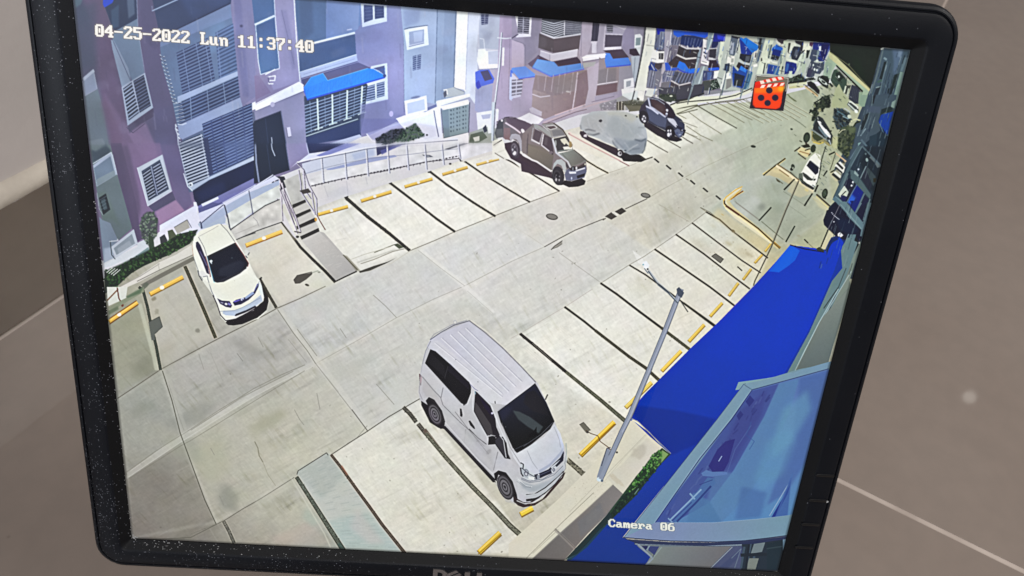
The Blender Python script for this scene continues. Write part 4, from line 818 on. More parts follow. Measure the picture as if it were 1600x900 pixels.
# ---- middle distance on the right: palms, parked cars ----
O(1220, 150, 8)
P([380,430,470,420,640,620,600,640,540,600,470,620,380,570], (146,140,96)); L([400,585,470,610,530,590], 2.0, (196,180,96)); P([400,440,460,450,530,540,500,560,450,580,390,520], (62,70,48))
P([430,280,470,260,520,290,600,420,640,500,645,600,620,630,560,560,430,470,395,440,410,340], (44,50,52)); P([450,320,490,330,560,420,620,500,615,540,560,500,480,380], (222,224,220)); P([490,350,520,360,570,420,560,430,520,390], (40,44,48)); P([470,380,540,470,590,520,560,540,490,450,465,410], (110,126,132)); L([380,430,600,580], 2.4, (130,140,136)); L([600,560,620,620], 1.6, (180,190,190)); L([430,300,400,380], 1.4, (96,110,106)); E(620,450,12,10,0,(30,34,30))
foliage([410,100,470,100,520,20,600,0,615,120,600,160,540,150,520,210,490,200,500,150,450,190,470,240,400,330,380,300,400,230,350,200,420,180], [(34,44,34),(24,32,26),(56,66,48),(44,56,40)], 150, .8, 2.2)
for f in ([520,20,480,60,410,100],[540,60,600,50,615,100],[440,190,380,200,350,225],[430,220,400,280,385,320],[470,180,520,170,520,210],[530,40,570,100,600,155],[460,120,410,95]): L(f, 1.6, (26,34,28))
E(480,190,18,26,20,(150,150,110),.8); L([415,120,425,150], 2.4, (150,156,120), .8)
foliage([660,180,720,165,800,190,860,240,870,330,800,400,700,430,660,330,650,250], [(44,58,66),(30,42,48),(64,84,92),(24,32,36)], 130, .9, 2.4)
P([840,90,870,80,960,150,965,210,930,220,820,120], (60,66,66)); L([850,90,870,85,950,150,955,170], 2.2, (206,212,200)); L([835,110,920,190], 2.2, (190,200,190)); E(935,205,20,26,-40,(214,222,214)); L([790,170,860,215], 1.8, (170,180,176)); E(850,270,24,26,-30,(186,196,180)); L([770,265,840,300], 2, (120,144,150)); L([700,200,800,260], 1.4, (90,120,130)); L([870,330,930,300,985,320], 2.2, (190,194,160)); L([900,400,930,350,980,330], 2.4, (36,46,34)); L([640,330,690,340], 1.6, (44,52,40)); E(648,410,10,8,0,(70,76,60))
foliage([740,430,820,380,900,400,930,440,900,620,860,700,830,800,720,690,700,640,720,480], [(52,62,46),(34,44,34),(66,78,56),(44,54,42),(84,92,68)], 200, 1, 2.6); P([830,390,930,400,930,470,850,480], (90,102,76), .8, soft=2); L([720,480,760,440,800,430], 1.2, (190,190,160)); L([760,560,745,650], 1.6, (110,116,90),.8)
E(320,530,42,66,10,(40,50,40)); E(320,535,26,44,10,(58,70,54)); L([310,590,320,620], 3, (60,56,44)); P([250,630,340,610,370,650,290,660], (44,44,28)); E(402,668,34,50,10,(50,58,44)); L([170,700,240,650], 2.0, (60,54,30)); P([200,700,250,650,370,690,330,780,260,750], (206,196,150)); L([215,730,310,800], 1.6, (70,60,40)); L([230,700,360,740], 1.4, (150,120,80)); L([300,690,360,670], 1.6, (60,54,30)); L([345,755,370,730], 1.6, (90,76,50))
L([110,260,180,310,240,350,310,405], 1.0, (110,118,98)); E(132,425,16,11,20,(44,54,40)); L([165,490,190,510], 1, (120,128,108)); L([232,570,262,585], 1.6, (70,74,56)); E(168,185,5,4,0,(100,106,84)); L([100,20,170,75], 1.2, (110,116,86)); L([0,600,160,700], .1, (0,0,0), 0)
P([640,520,700,520,710,600,690,690,620,640], (188,188,140), .6, soft=1)
# island between the drives (8x sheet)
O(1180, 230, 8)
L([100,350,250,250,370,155], 3.6, (210,196,140)); L([105,360,250,240,375,150], 2.0, (54,48,26)); P([120,365,255,250,300,250,440,370,490,420,440,480,300,400,180,360], (196,180,134), .7, soft=1)
P([200,290,290,270,430,370,420,400,330,340,240,330], (222,208,160), .5, soft=2); L([265,240,540,440,720,560], 4.0, (224,212,176)); L([280,225,440,330,545,420], 1.8, (110,92,60)); L([300,290,420,375], 1.6, (120,96,60), .8)
L([362,540,490,410], 2.4, (34,38,26)); P([480,420,570,460,740,570,720,590,680,600,560,640,470,600,400,560], (190,184,152), .7, soft=1); E(640,545,30,14,30,(214,196,130),.7,soft=1)
L([615,740,712,590], 2.4, (34,38,28)); L([745,565,780,485], 2.6, (30,34,26)); L([765,600,930,745], 2.4, (64,56,36)); L([760,625,920,770], 1.8, (200,190,130)); L([720,650,930,780], 1.0, (150,146,110), .7); P([700,620,780,640,920,770,900,810,800,760], (206,200,160), .6, soft=2)
E(868,588,36,62,12,(34,42,32)); E(865,585,24,44,12,(66,78,60)); L([850,640,880,650], 2, (34,40,28))
E(470,250,22,30,-20,(50,58,46)); E(455,285,20,20,0,(40,46,36)); L([440,320,520,400], 1.4, (80,84,70)); E(470,270,8,14,0,(180,186,166)); E(290,430,30,12,35,(80,76,54)); L([260,400,345,465], 1.2, (90,88,66))
P([920,310,1000,300,1100,190,1130,180,1100,280,1050,430,1000,440,940,370], (190,184,150), .7, soft=1)
L([920,105,990,72], 2.2, (40,44,32)); L([850,370,895,305], 2.2, (36,40,28)); L([940,325,985,300], 2, (44,46,30)); L([1000,85,1130,190], 2.2, (196,172,140)); L([880,0,840,120,800,280], 1.8, (80,84,70)); L([1000,85,960,220,930,300], 1.3, (90,92,74)); L([820,240,800,340,760,470], 1.8, (60,70,60))
L([840,180,920,230], 1.2, (130,140,112), .7)
# silver hatchback facing down on the right
P([690,130,750,80,810,110,815,180,800,300,790,360,770,440,740,500,700,540,600,460,580,430,560,350,590,300,610,260], (224,224,214)); P([640,240,680,175,790,260,785,330,750,355], (28,32,52)); P([640,240,680,180,700,195,660,245], (14,18,34)); P([590,320,640,350,700,400,760,405,740,430,650,420,600,370], (60,64,60)); P([600,300,640,260,750,360,740,395,680,385], (226,226,218)); P([545,340,590,330,600,440,580,460,540,400], (96,104,92)); P([570,430,680,480,740,520,720,545,640,500,580,460], (58,62,60)); for_ = [(620,440),(690,480),(720,430),(745,495)]
for x, y in for_: E(x, y, 12, 8, 20, (220,226,214))
L([690,180,790,262], 1, (90,96,100)); L([755,90,800,140], 1.2, (170,176,150)); L([560,400,720,530], 1.2, (36,40,34)); E(725,400,8,30,10,(170,176,166), .8)
# half-hidden white car
P([1010,210,1060,190,1120,260,1100,330,1060,340,990,250], (212,214,204)); L([1020,210,1090,280], 3.4, (36,40,40)); L([1000,260,1080,330], 2.6, (50,54,52)); P([960,340,1000,310,1070,370,1050,420], (206,208,196)); L([965,345,1050,415], 4.0, (38,42,40)); L([1090,190,1110,210], 2.4, (60,60,54))
# dark recess under the balconies
P([970,640,1060,440,1100,340,1180,180,1300,0,1600,0,1600,400,1440,900,1000,900,890,880,920,760,1000,680], (38,52,64)); P([1400,0,1600,0,1600,160,1480,560,1430,560,1300,200], (24,34,42), .8, soft=3)
P([975,640,1180,190,1270,0,1330,0,1160,330,1040,640,1010,690], (70,90,98)); P([1040,600,1130,430,1170,400,1280,440,1220,560,1170,640,1130,700,1060,660], (28,32,52)); L([1150,340,1060,560], 3.4, (88,108,114))
P([1035,600,1110,490,1165,570,1140,630,1100,610,1060,640], (190,198,186)); L([1070,620,1130,560], 1.4, (40,44,50)); P([1070,610,1150,630,1120,700,1060,660], (30,36,80))
for x, y in ((1217,448),(1200,490),(1285,288)): E(x, y, 11, 13, 0, (206,214,226))
P([1150,700,1270,470,1350,560,1250,830], (22,36,110)); P([1150,700,1210,590,1260,640,1200,720], (44,96,200), .9, soft=1); P([1265,480,1350,570,1300,700,1200,600], (20,36,120), .8, soft=2); P([1270,860,1360,610,1420,660,1330,900], (28,32,60)); L([1270,470,1130,720], 1.6, (84,108,140)); L([1360,590,1250,830], 2.4, (84,104,120)); L([1430,660,1370,880], 2.0, (90,112,118))
P([1180,290,1240,310,1440,600,1430,660,1300,520,1190,400], (72,92,98)); P([1320,400,1380,240,1500,380,1420,560], (36,42,56)); P([1440,120,1560,240,1560,260,1520,270,1480,200,1420,140], (84,96,100)); P([1400,260,1500,380,1510,440,1470,500,1430,420,1380,300], (56,70,74), .8); L([1380,250,1310,400], 1.6, (110,128,134)); P([1240,300,1290,360,1280,380,1230,340], (130,150,150)); E(1390,170,16,24,-10,(130,150,150)); P([1470,400,1510,400,1500,450,1470,450], (40,40,30)); L([1190,250,1330,0], 1.6, (90,110,118)); L([1330,0,1560,240], 2.4, (80,98,106), .9); E(1375,95,10,14,0,(110,130,134))
P([990,630,1040,640,1260,860,1300,900,1180,900,1080,780,960,660], (86,112,122)); L([1000,625,1200,800,1300,900], 1.2, (110,136,144))
P([940,780,1000,690,1180,900,870,900,890,800], (26,28,46)); L([1050,740,1000,850], 1.0, (110,100,96))
# awning, wall edge (8x sheet)
O(1180, 320, 8)
P([930,50,980,-10,1060,30,1320,320,1330,420,1300,500,1210,640,1070,660,900,520,870,440,1000,400,860,260,850,200,880,120], (22,26,46)); P([1000,160,1200,200,1290,330,1200,400,1060,330], (20,32,58), .8, soft=3)
for x, y in ((955,108),(968,124),(985,142),(1000,155),(1015,168),(1030,180),(1045,190)): E(x, y, 8, 6, 20, (196,200,210))
E(982,222,10,8,0,(190,196,206)); P([1030,370,1060,350,1100,390,1070,415,1030,400], (206,208,214))
P([1060,-30,1130,-30,1350,240,1400,140,1330,380,1320,320,1160,160], (90,116,126)); L([1060,0,1320,310], 1.0, (120,144,150)); P([1180,-40,1300,-40,1240,100], (20,36,110)); P([1290,60,1390,-10,1400,30,1350,230,1270,140], (26,30,52)); L([1320,-10,1250,110], 2.4, (88,110,122)); L([1440,-10,1350,240,1320,400], 3.0, (92,116,126)); L([1410,-20,1345,200], 1.4, (84,104,110))
P([870,570,930,400,1010,400,1090,440,1210,480,1190,640,1080,700,1030,880,900,1000,800,800,820,600], (22,46,108))
P([1160,380,1260,380,1180,640,1150,720,1080,900,1010,1020,980,900,1080,680], (88,114,122)); P([1080,610,1150,380,1190,370,1100,620], (24,38,60)); L([1165,375,1070,620], 1.4, (110,130,140)); P([1050,600,1100,610,1080,650,1050,640], (70,96,110)); P([1260,400,1300,500,1215,650,1190,620], (28,34,40)); P([1290,510,1320,450,1310,560,1180,950,1060,1000,1140,860,1190,680,1220,650], (118,134,126)); L([1190,640,1130,840,1040,1000], 1.8, (30,44,56)); L([1200,640,1150,820], 2.0, (150,166,160)); E(1298,485,10,14,0,(186,190,186)); P([1180,680,1200,640,1190,690,1130,830,1120,800], (26,34,40))
# long building/wall beside the blue awning roof
O(0, 0, 1)
P([1328,430,1315,470,1291,580,1222,585,1240,560,1262,510,1290,450,1310,400,1330,380], (108,122,118))
P([1325,372,1340,380,1310,470,1275,530,1245,575,1215,590,1226,560,1270,480,1300,410], (96,122,128)); L([1322,420,1290,500,1262,540], 1.2, (60,72,76)); P([1292,575,1240,585,1262,545,1300,480,1325,430,1330,450], (120,132,124)); L([1330,425,1285,500,1243,575], 1.2, (156,174,176))
P([1270,480,1300,405,1312,390,1290,450,1262,505], (108,138,146), .7, soft=1)
O(1200, 450, 4)
P([505,0,490,60,375,480,380,520,150,545,165,525,320,220], (104,116,112)); G([500,10,380,470,180,520,330,200], (120,130,124), (92,104,104), [420,60,330,500]); L([440,10,320,220,170,520], 1.4, (158,180,184)); P([380,-10,440,-10,310,220,170,520,110,540,190,380,300,150], (98,124,130)); P([365,-10,385,-10,300,170,190,400,120,540,105,545], (84,112,124)); L([440,0,350,130], 1.6, (58,70,72))
# ---- the deep blue canvas roof ----
O(0, 0, 1)
P([1236,384,1289,391,1312,370,1316,420,1300,440,1265,520,1230,585,1180,600,1160,640,1060,700,1030,714,988,640,1010,615,1080,545,1170,460], (16,52,150))
G([1236,384,1292,392,1306,420,1290,455,1260,520,1226,585,1170,604,1152,612,1040,760,1000,700,988,640,1020,606,1100,528,1180,446], (12,56,176), (20,50,120), [1080,470,1290,620])
G([1080,545,1170,460,1230,470,1200,560,1100,640,1030,714,988,640], (10,50,158), (14,50,150), [1000,560,1200,600], .7)
O(1180, 320, 8)
P([440,510,460,515,560,580,420,760,300,860,180,850,160,840], (14,86,206)); P([440,520,540,570,400,770,300,850,200,830], (14,92,214), .7, soft=2); P([540,570,900,600,1060,640,900,900,480,900], (16,50,140), .6, soft=6); L([440,510,620,560,860,600], 1.4, (16,22,44)); P([760,560,800,535,860,575,860,600,780,580], (50,56,46)); L([450,505,750,572], .9, (190,190,170), .8); P([860,570,940,430,1010,405,1030,440,960,470,890,600], (20,42,96)); P([820,540,930,330,1000,400,940,420,870,570], (196,194,168)); P([850,540,930,400,950,420,870,560], (180,180,156)); L([910,320,820,540], 1.8, (40,40,36)); L([930,330,1000,402], 1.0, (70,66,60)); L([615,440,660,485], 2.0, (56,56,48)); L([660,485,750,570], 1.0, (120,118,104)); L([1060,0,940,250,900,330], 1.0, (110,110,120))
L([50,205,200,40], 1.9, (36,42,30)); L([385,470,495,275], 2.0, (36,44,32)); L([80,215,350,440], .9, (100,104,84))
O(800, 450, 4)
P([780,715,1000,730,1130,770,1310,780,1250,900,1180,1010,960,1000,760,810], (12,42,134)); P([780,720,900,730,1300,800,1260,880,760,850], (12,36,120), .5, soft=6); P([750,800,850,900,1100,1200,1300,900,1130,780,900,740,785,725], (14,44,138), .8)
L([785,720,1000,530,1270,245,1400,110,1520,-10], 1.3, (120,60,190), .45); P([1500,20,1600,-80,1600,100,1300,500], (12,52,178), .4, soft=9)
# lower blue part down to the bezel
O(800, 675, 4)
O(0, 0, 1)
G([988,640,1021,606,1080,545,1170,460,1236,384,1289,391,1312,372,1318,380,1303,425,1265,515,1226,585,1163,602,1121,657,975,840,1010,850,1022,872,1008,890,885,878,900,868,955,812,985,775,1050,709,985,655], (12,54,180), (17,50,128), [1120,500,960,880])
P([986,640,1000,634,1060,642,1120,655,1100,690,1050,712,1030,700], (10,38,124), .55, soft=3)
O(1180, 320, 8); P([440,512,460,515,560,580,500,700,420,770,300,850,170,838], (14,86,206)); P([440,520,540,570,400,770,300,850,200,830], (16,94,214), .6, soft=2); L([440,510,620,560,860,600], 1.4, (16,22,44)); P([860,575,945,430,1010,405,1040,440,960,480,900,600], (20,42,96)); P([760,560,800,535,860,575,860,600,780,580], (50,56,46)); P([835,545,930,330,1000,400,940,420,875,570], (190,186,160)); L([910,320,820,540], 1.8, (40,40,36))
O(800, 675, 4)
P([350,800,600,570,640,540,480,720,380,800], (30,60,76), .9)
# corner ground, hedge, shaded concrete
P([740,-60,760,-75,870,30,1000,140,940,110,700,390,640,330,480,480,150,800,-10,800,-10,700,300,420,520,200], (206,202,186)); P([700,200,850,40,940,110,790,280,700,390,640,330,600,280], (200,196,182)); E(800,130,40,50,40,(176,170,156),.6,soft=3,wob=.6); E(660,300,60,14,40,(190,182,164),.8,soft=1,wob=.8)
P([640,330,705,390,620,500,480,640,360,775,330,810,130,800,300,640,480,480], (112,110,112)); G([640,330,705,390,480,640,330,810,130,800,480,480], (124,120,118), (104,100,98), [640,360,250,760]); E(520,520,60,20,-45,(128,124,122),.6,soft=3); L([280,610,420,745], 4.4, (140,134,128), .7, soft=1); L([280,605,425,745], .8, (90,86,84), .8); P([420,560,560,440,590,520,440,660], (106,108,112), .6, soft=3)
L([130,800,480,480,640,330], 1.4, (150,146,136), .7, soft=1); L([100,790,320,570,520,380], .9, (150,146,132)); L([140,760,300,610], .8, (170,166,150)); L([500,250,540,290], .1, (0,0,0), 0); L([370,500,850,10], .8, (170,166,152),.7); L([560,340,720,150,850,20], .8, (186,182,168), .7)
for k in range(70): E(400 + 260 * RNG.rand(), 560 - 300 * RNG.rand() * .9, 1 + 3 * RNG.rand(), 1 + 2 * RNG.rand(), 0, (150,142,124), .35, 6, wob=.8)
P([945,100,1000,140,900,240,780,400,700,480,640,540,540,600,700,390,790,270,850,200], (40,64,50)); P([940,110,985,140,910,230,880,180], (118,150,96)); foliage([890,140,945,105,940,200,900,250,820,320,760,370,720,380,790,280], [(60,110,52),(84,140,70),(40,72,40),(104,150,84),(30,52,36)], 190, 1, 2.6); foliage([890,240,900,250,780,400,640,540,560,610,700,400,760,370], [(30,52,42),(20,36,34),(44,70,50),(26,44,44)], 130, 1, 2.6); P([640,540,560,610,480,700,420,760,360,790,340,800,480,650,620,500], (30,48,52)); L([775,390,800,355], 1.4, (120,150,150), .7)
# planter shading and small marks
O(800, 450, 4)
P([430,855,455,840,500,890,470,905], (110,108,96)); L([430,855,455,840,500,890], .8, (66,64,56)); P([750,820,790,830,870,905,990,1040,860,900], (216,214,200)); L([755,815,800,840,860,900,1000,1035], 1.0, (160,158,150)); L([470,890,500,910,545,925,560,960,615,1000], 1.1, (84,62,40)); E(480,902,9,7,0,(70,66,60))
# ---- street lamp pole ----
O(0, 0, 1)
POLE = [1065,453,1041,516,1015,580,986,650,973,676,957,712,941,748]
L(POLE, 8.2, (84,90,104)); L(POLE, 6.4, (140,148,164)); L([v + (1.2 if i % 2 == 0 else 0) for i, v in enumerate(POLE)], 2.0, (166,172,188), .7)
P([942,722,950,700,956,699,953,722,946,742,937,752,935,745], (132,140,156)); L([942,728,950,701,956,699], .9, (50,52,60)); E(939,749,4.5,3.6,0,(200,214,222)); E(943,751,2,2.4,0,(90,104,120)); L([961,706,952,700], 1.0, (90,64,50)); E(966,707,1.6,1.6,0,(50,50,50))
P([1058,452,1062,449,1070,458,1066,466,1060,462], (76,84,98)); L([1064,470,1076,488], 1.4, (60,62,64)); L([1060,474,1045,458,1030,446,1014,424], 2.0, (86,96,108)); L([1060,472,1046,456,1030,442,1014,421], .9, (160,172,184)); P([1005,410,1011,408,1016,415,1013,421,1007,419], (226,230,232)); L([1008,420,1014,428], 1.0, (60,80,100)); E(1013,421,1.2,1.6,0,(40,50,56)); E(1006,414,1.4,1.2,0,(130,170,180))
L([1248,284,1228,330,1206,386,1180,440,1178,447], 1.9, (84,82,70)); L([1246,284,1226,330,1204,386], .7, (150,146,120), .8)
# ---- window frame of the near building, lower right ----
O(800, 450, 4)
P([1450,610,1600,570,1800,510,1975,475,1973,520,1800,568,1600,615,1495,645,1340,910,1240,910], (110,142,160)); 
O(0, 0, 1)
P([1169,606,1180,610,1293,580,1280,700,1232,806,1200,812,1023,818,1064,770], (66,100,150))
G([1172,614,1292,582,1283,640,1250,760,1234,806,1200,812,1023,818,1020,800], (62,80,140), (74,116,164), [1120,640,1200,790])
O(800, 675, 4)
P([1325,0,1510,-20,1500,0,1340,260,1200,420,1060,560,910,568,1000,440,1200,200], (46,60,130)); P([1230,140,1300,120,1420,60,1500,-40,1330,-60], (58,62,130), .7, soft=5); P([1330,260,1510,-10,1620,-10,1620,560,1060,565], (78,114,158)); P([1280,330,1560,-60,1620,0,1620,220,1400,420,1200,540], (88,124,166), .8, soft=5); P([1160,480,1220,420,1300,560,1240,570], (66,104,152), .8, soft=2)
P([1190,260,1240,220,1260,245,1350,260,1330,280,1230,290], (74,104,160)); L([1220,240,1250,130,1300,60,1380,-20], 1.2, (40,50,100), .8); P([1230,215,1300,120,1330,60,1390,50,1350,200,1320,250,1260,245], (40,46,110), .9); L([1295,185,1315,155], 1.4, (150,170,200), .8)
P([1180,300,1240,290,1270,310,1240,380,1180,450,1060,560,1000,560,1100,430], (62,92,140)); L([1130,380,1160,420], 2.4, (110,146,180)); L([1090,470,1180,380,1260,290], 2.6, (44,62,120)); L([985,545,1060,470,1120,410], 1.6, (120,150,180)); L([1010,570,1150,440,1240,330], 2.6, (48,74,128)); L([985,540,1010,575], 2.0, (110,140,176)); P([1030,560,1180,420,1250,370,1100,560], (50,76,134), .8)
L([910,568,1330,0], 1.0, (130,160,190)); P([1235,-10,1335,-10,1200,180,905,570,780,570], (112,142,172)); L([1335,-8,1200,182,905,570], .9, (36,44,100)); L([1232,-10,780,570], .8, (30,50,110)); G([1240,-10,1330,-10,905,568,790,566], (106,140,160), (122,146,184), [1280,20,860,560], .8)
# streaks of reflection on the glass
for f, c, a in (([1500,60,1380,200,1260,400],(60,92,146),.5),([1620,180,1500,330,1380,540],(60,96,150),.6),([1600,60,1560,200,1620,260],(96,136,176),.5),([1560,470,1620,430],(48,72,140),.9),([1440,400,1560,520],(92,130,170),.5)): L(f, 9, c, a, soft=4)
O(1200, 450, 4)
P([-5,630,80,625,40,760,-5,800], (96,124,166), .8, soft=2); P([80,610,170,590,160,640,90,650], (46,74,120)); P([170,610,300,570,360,540,355,640,330,700,180,640], (70,104,150), .9, soft=2); P([100,760,210,640,230,760,120,900,20,900], (88,132,156), .9, soft=4); P([210,640,360,560,290,900,130,900,230,780], (72,102,158), .8, soft=4); P([0,780,60,660,150,600,60,800,0,860], (60,96,146), .8, soft=3)
P([-180,590,0,565,150,540,375,470,378,515,180,565,0,618,-200,640], (118,152,166)); L([0,618,180,566,375,518], 1.2, (52,70,100)); L([-140,598,-100,635], .9, (70,92,110)); L([0,568,150,538,380,470], .8, (140,176,186)); P([150,530,380,465,378,500,160,545], (104,124,124))
O(1200, 675, 4)
P([0,170,120,-10,275,-10,215,260,190,320,140,520,60,530,-10,540], (72,116,162)); P([0,260,200,40,260,40,215,240,140,320,0,480], (74,108,164), .9, soft=5); P([20,60,100,0,180,0,100,140,0,220], (84,140,166), .8, soft=5); P([-10,500,140,330,120,380,50,530,-10,540], (30,52,126)); L([-10,470,140,315], 1.0, (140,164,190)); L([60,530,140,330,200,250], 2.4, (74,104,160), .7); P([60,530,120,400,180,300,140,520], (60,90,150), .9, soft=1); P([140,180,250,120,215,260,150,300,60,340], (62,96,154), .7, soft=4)
O(800, 675, 4)
P([705,660,780,568,1050,572,1300,560,1460,550,1600,540,1745,518,1728,645,1600,662,1460,678,1290,686,1000,680,880,672], (112,136,164)); G([1000,575,1300,562,1600,542,1745,520,1728,645,1600,662,1290,684,1000,678], (116,134,168), (110,140,160), [1000,600,1720,600]); L([1050,572,1300,562,1460,552,1600,540,1745,518], .9, (146,168,190)); L([705,660,880,674,1000,682,1290,688,1460,680,1600,664,1730,646], 1.5, (40,48,76))
P([770,685,1290,695,1460,688,1730,655,1728,690,1640,700,1640,860,1400,870,830,842,880,785,800,720], (104,116,124)); P([775,690,1290,704,1450,700,1600,690,1725,672,1725,680,1600,704,1450,712,1290,716,775,704], (46,56,78)); L([780,700,1290,710,1460,706,1620,690], 1.6, (130,146,160)); 
G([910,718,1380,716,1340,760,1240,862,840,842], (116,126,126), (104,104,108), [900,720,1250,850]); P([1380,716,1450,712,1440,870,1230,866], (70,78,108)); L([1385,720,1240,862], 1.2, (140,150,156)); L([800,705,890,790,840,842], 2.6, (128,142,158)); L([905,718,890,790], 1, (60,66,90)); P([820,712,860,712,850,745], (32,40,84)); P([865,714,930,716,900,770,862,740], (52,62,110)); L([850,740,870,712], 1.8, (120,138,156)); L([890,790,945,720], 1.2, (130,146,150))
P([1445,695,1735,650,1690,870,1440,870], (34,46,58)); P([1300,850,1450,715,1450,760,1340,868], (60,70,104), .8, soft=1)
for f in ([1460,720,1440,850],[1500,700,1470,860],[1540,700,1500,870]): L(f, 3.4, (60,76,92))
P([1520,700,1590,690,1570,750,1500,760], (104,118,124)); P([1490,790,1550,790,1530,860,1470,860], (112,120,116)); L([1440,770,1600,765], 5, (30,40,50)); L([1490,695,1470,860], 3.4, (28,38,50)); P([1600,700,1730,670,1700,860,1600,860], (28,44,54), .9); L([1600,730,1700,715], 2, (44,60,68)); L([1380,790,1440,730,1400,850], 1.2, (110,126,140), .7)
# the window of the near building, drawn whole
O(0, 0, 1)
P([1163,601,1230,585,1300,565,1300,900,1225,900,1225,837,1121,846,1048,846,977,840,1121,656], (112,142,164))
G([1176,609.5,1300,577,1290,660,1250,800,1233,805.6,1184,811,1116,816.6,1025.7,816,1144,656], (84,112,166), (84,128,174), [1180,620,1190,800])
P([1176,611,1218,600,1196,650,1148,735,1110,786,1056,816,1026,816,1144,656], (60,74,138), .85, soft=1); P([1160,640,1200,610,1190,650,1150,720,1120,750,1130,700], (54,58,124), .5, soft=5)
P([1218,600,1250,592,1236,640,1215,690,1180,760,1130,816,1060,816,1110,786,1150,735,1196,650], (82,120,164), .9, soft=2)
P([1250,592,1300,578,1290,640,1262,720,1230,770,1200,790,1240,680], (70,98,154), .8, soft=4); P([1225,640,1262,610,1268,640,1240,690,1205,720,1215,670], (98,146,176), .6, soft=8); P([1200,690,1232,668,1245,690,1225,740,1190,770,1180,750], (94,144,176), .45, soft=9)
P([1120,735,1150,740,1166,752,1150,800,1120,816,1100,800], (84,124,166), .6, soft=4); P([1085,770,1110,782,1130,816,1075,816], (74,114,158), .8, soft=2); P([1160,760,1200,770,1190,808,1150,812], (66,98,152), .6, soft=5)
L([1204,806,1233,757], 1.2, (138,164,192)); P([1206,810,1236,758,1232,772,1212,810], (30,52,128)); L([1214,808,1240,740], 2.4, (70,104,160), .8); P([1212,810,1226,775,1238,745,1232,806], (54,84,148), .7, soft=1)
for k in range(34):      # the facade mirrored in the near window: shutters and sills along the dark band
    u = RNG.rand(); x = 1196 - 150 * u + 14 * (RNG.rand() - .5); y = 622 + 185 * u + 8 * (RNG.rand() - .5)
    L([x, y, x + 3 + 5 * RNG.rand(), y - 5 - 7 * RNG.rand()], .8 + 1.4 * RNG.rand(), (88,106,158) if RNG.rand() > .45 else (36,42,104), .5, soft=1)
P([1166,628,1173,618,1180,626,1172,636], (40,46,112), .8); P([1152,650,1158,642,1163,648,1156,657], (40,46,112), .7)
O(800, 675, 4)
P([1235,214,1290,110,1340,60,1400,44,1360,190,1330,246,1260,250], (42,42,114), .9); L([1298,184,1318,152], 1.3, (150,170,206)); P([1190,258,1222,238,1256,250,1352,252,1352,266,1260,280,1200,276], (84,114,168)); L([1352,252,1400,110,1500,-40], .9, (84,108,160), .6)
P([1230,284,1272,292,1280,320,1200,410,1080,520,1040,560,1010,560,1120,430], (70,104,156), .9); L([1120,385,1150,420], 2.6, (120,152,186)); L([1000,548,1110,440,1190,360], 2.4, (124,156,190)); L([1040,560,1160,440,1250,340], 3.0, (44,64,124)); L([1010,556,1130,440], 1.4, (48,70,130)); L([985,540,1012,566], 2.0, (120,150,186)); L([1180,330,1260,300], 1.2, (44,60,120),.8)
for f in ([1500,-60,1470,20,1520,60],[1520,60,1490,110]): L(f, 1.0, (50,80,140), .7)
L([1505,-262,1380,-80,1180,170,905,566], 1.2, (36,44,100)); L([1500,-262,1372,-80,1172,170,900,566], 1.0, (140,166,190), .8); L([1505,-262,1980,-392], 1.2, (52,66,108)); L([1452,-298,1470,-284,1505,-262], .9, (70,92,116)); L([905,568,1264,568,1540,546,1740,522], .9, (146,170,194)); L([1452,-296,1286,-76,710,658], .8, (30,50,110), .8)
G([710,660,905,566,1264,568,1540,546,1760,518,1745,644,1600,662,1460,678,1290,686,992,682], (118,134,168), (110,142,160), [1000,600,1720,600]); L([705,660,880,674,1000,682,1290,688,1460,680,1600,664,1740,646], 1.5, (40,48,76))
P([1728,650,1800,640,1760,900,1690,900], (30,44,54))
text_bg = None
# ground seam beside the pole foot and pieces next to the roof
O(0, 0, 1)
P([978,842,1048,847,1121,848,1190,843,1232,838,1232,842,1180,850,1100,853,1000,850], (40,50,82), .95)
# lamp post again over the roof edge
O(0, 0, 1)
L([1017,576,986,650,973,676,957,712], 8.2, (84,90,104)); L([1041,516,1015,580,986,650,973,676,957,712,941,748], 6.4, (140,148,164)); L([1042,516,1016,580,987,650,974,676], 2.0, (166,172,188), .7)
# walkway and ramp in front of the lilac block, drawn across the join
O(140, 225, 4)
P([680,430,835,370,1060,250,1160,195,1190,215,1000,300,850,385,700,490], (202,206,228)); P([700,490,850,385,1000,300,1190,222,1190,252,1020,342,866,432,708,524], (164,176,202))
P([866,432,1020,342,1190,252,1196,330,1100,372,1000,440,890,530,850,490], (206,210,208)); tint([866,432,1020,342,1190,252,1196,330,1100,372,890,530], N3, .06, 1)
P([890,533,1000,455,1100,385,1196,345,1210,482,920,594,880,560], (196,195,191)); tint([890,533,1000,455,1196,345,1210,482,920,594], N3, .05, 1); L([885,532,1000,452,1100,383,1190,344], 1.4, (66,64,66)); L([920,596,1050,540,1205,486], 1.3, (60,60,60))
L([845,378,866,450,882,535], 1.8, (64,66,84)); L([998,286,1012,360,1025,440], 1.3, (86,90,112)); L([1026,455,1050,480,1062,510], .9, (160,158,160)); L([840,374,1000,284,1150,190], 1.3, (206,210,226)); L([700,492,840,376], 1.2, (58,62,90)); L([700,490,706,524], 1.6, (70,76,104)); L([915,560,1060,500], .8, (170,168,164))
P([780,505,860,510,880,545,820,500], (190,192,192), .6)
# car roof edge again
O(280, 340, 10); P([300,300,320,230,560,110,640,90,700,110,760,180,620,130,420,230], (226,227,218)); L([660,95,760,200,880,370], 1.0, (110,110,112)); L([310,295,540,170,640,120,700,150], .8, (150,150,146))
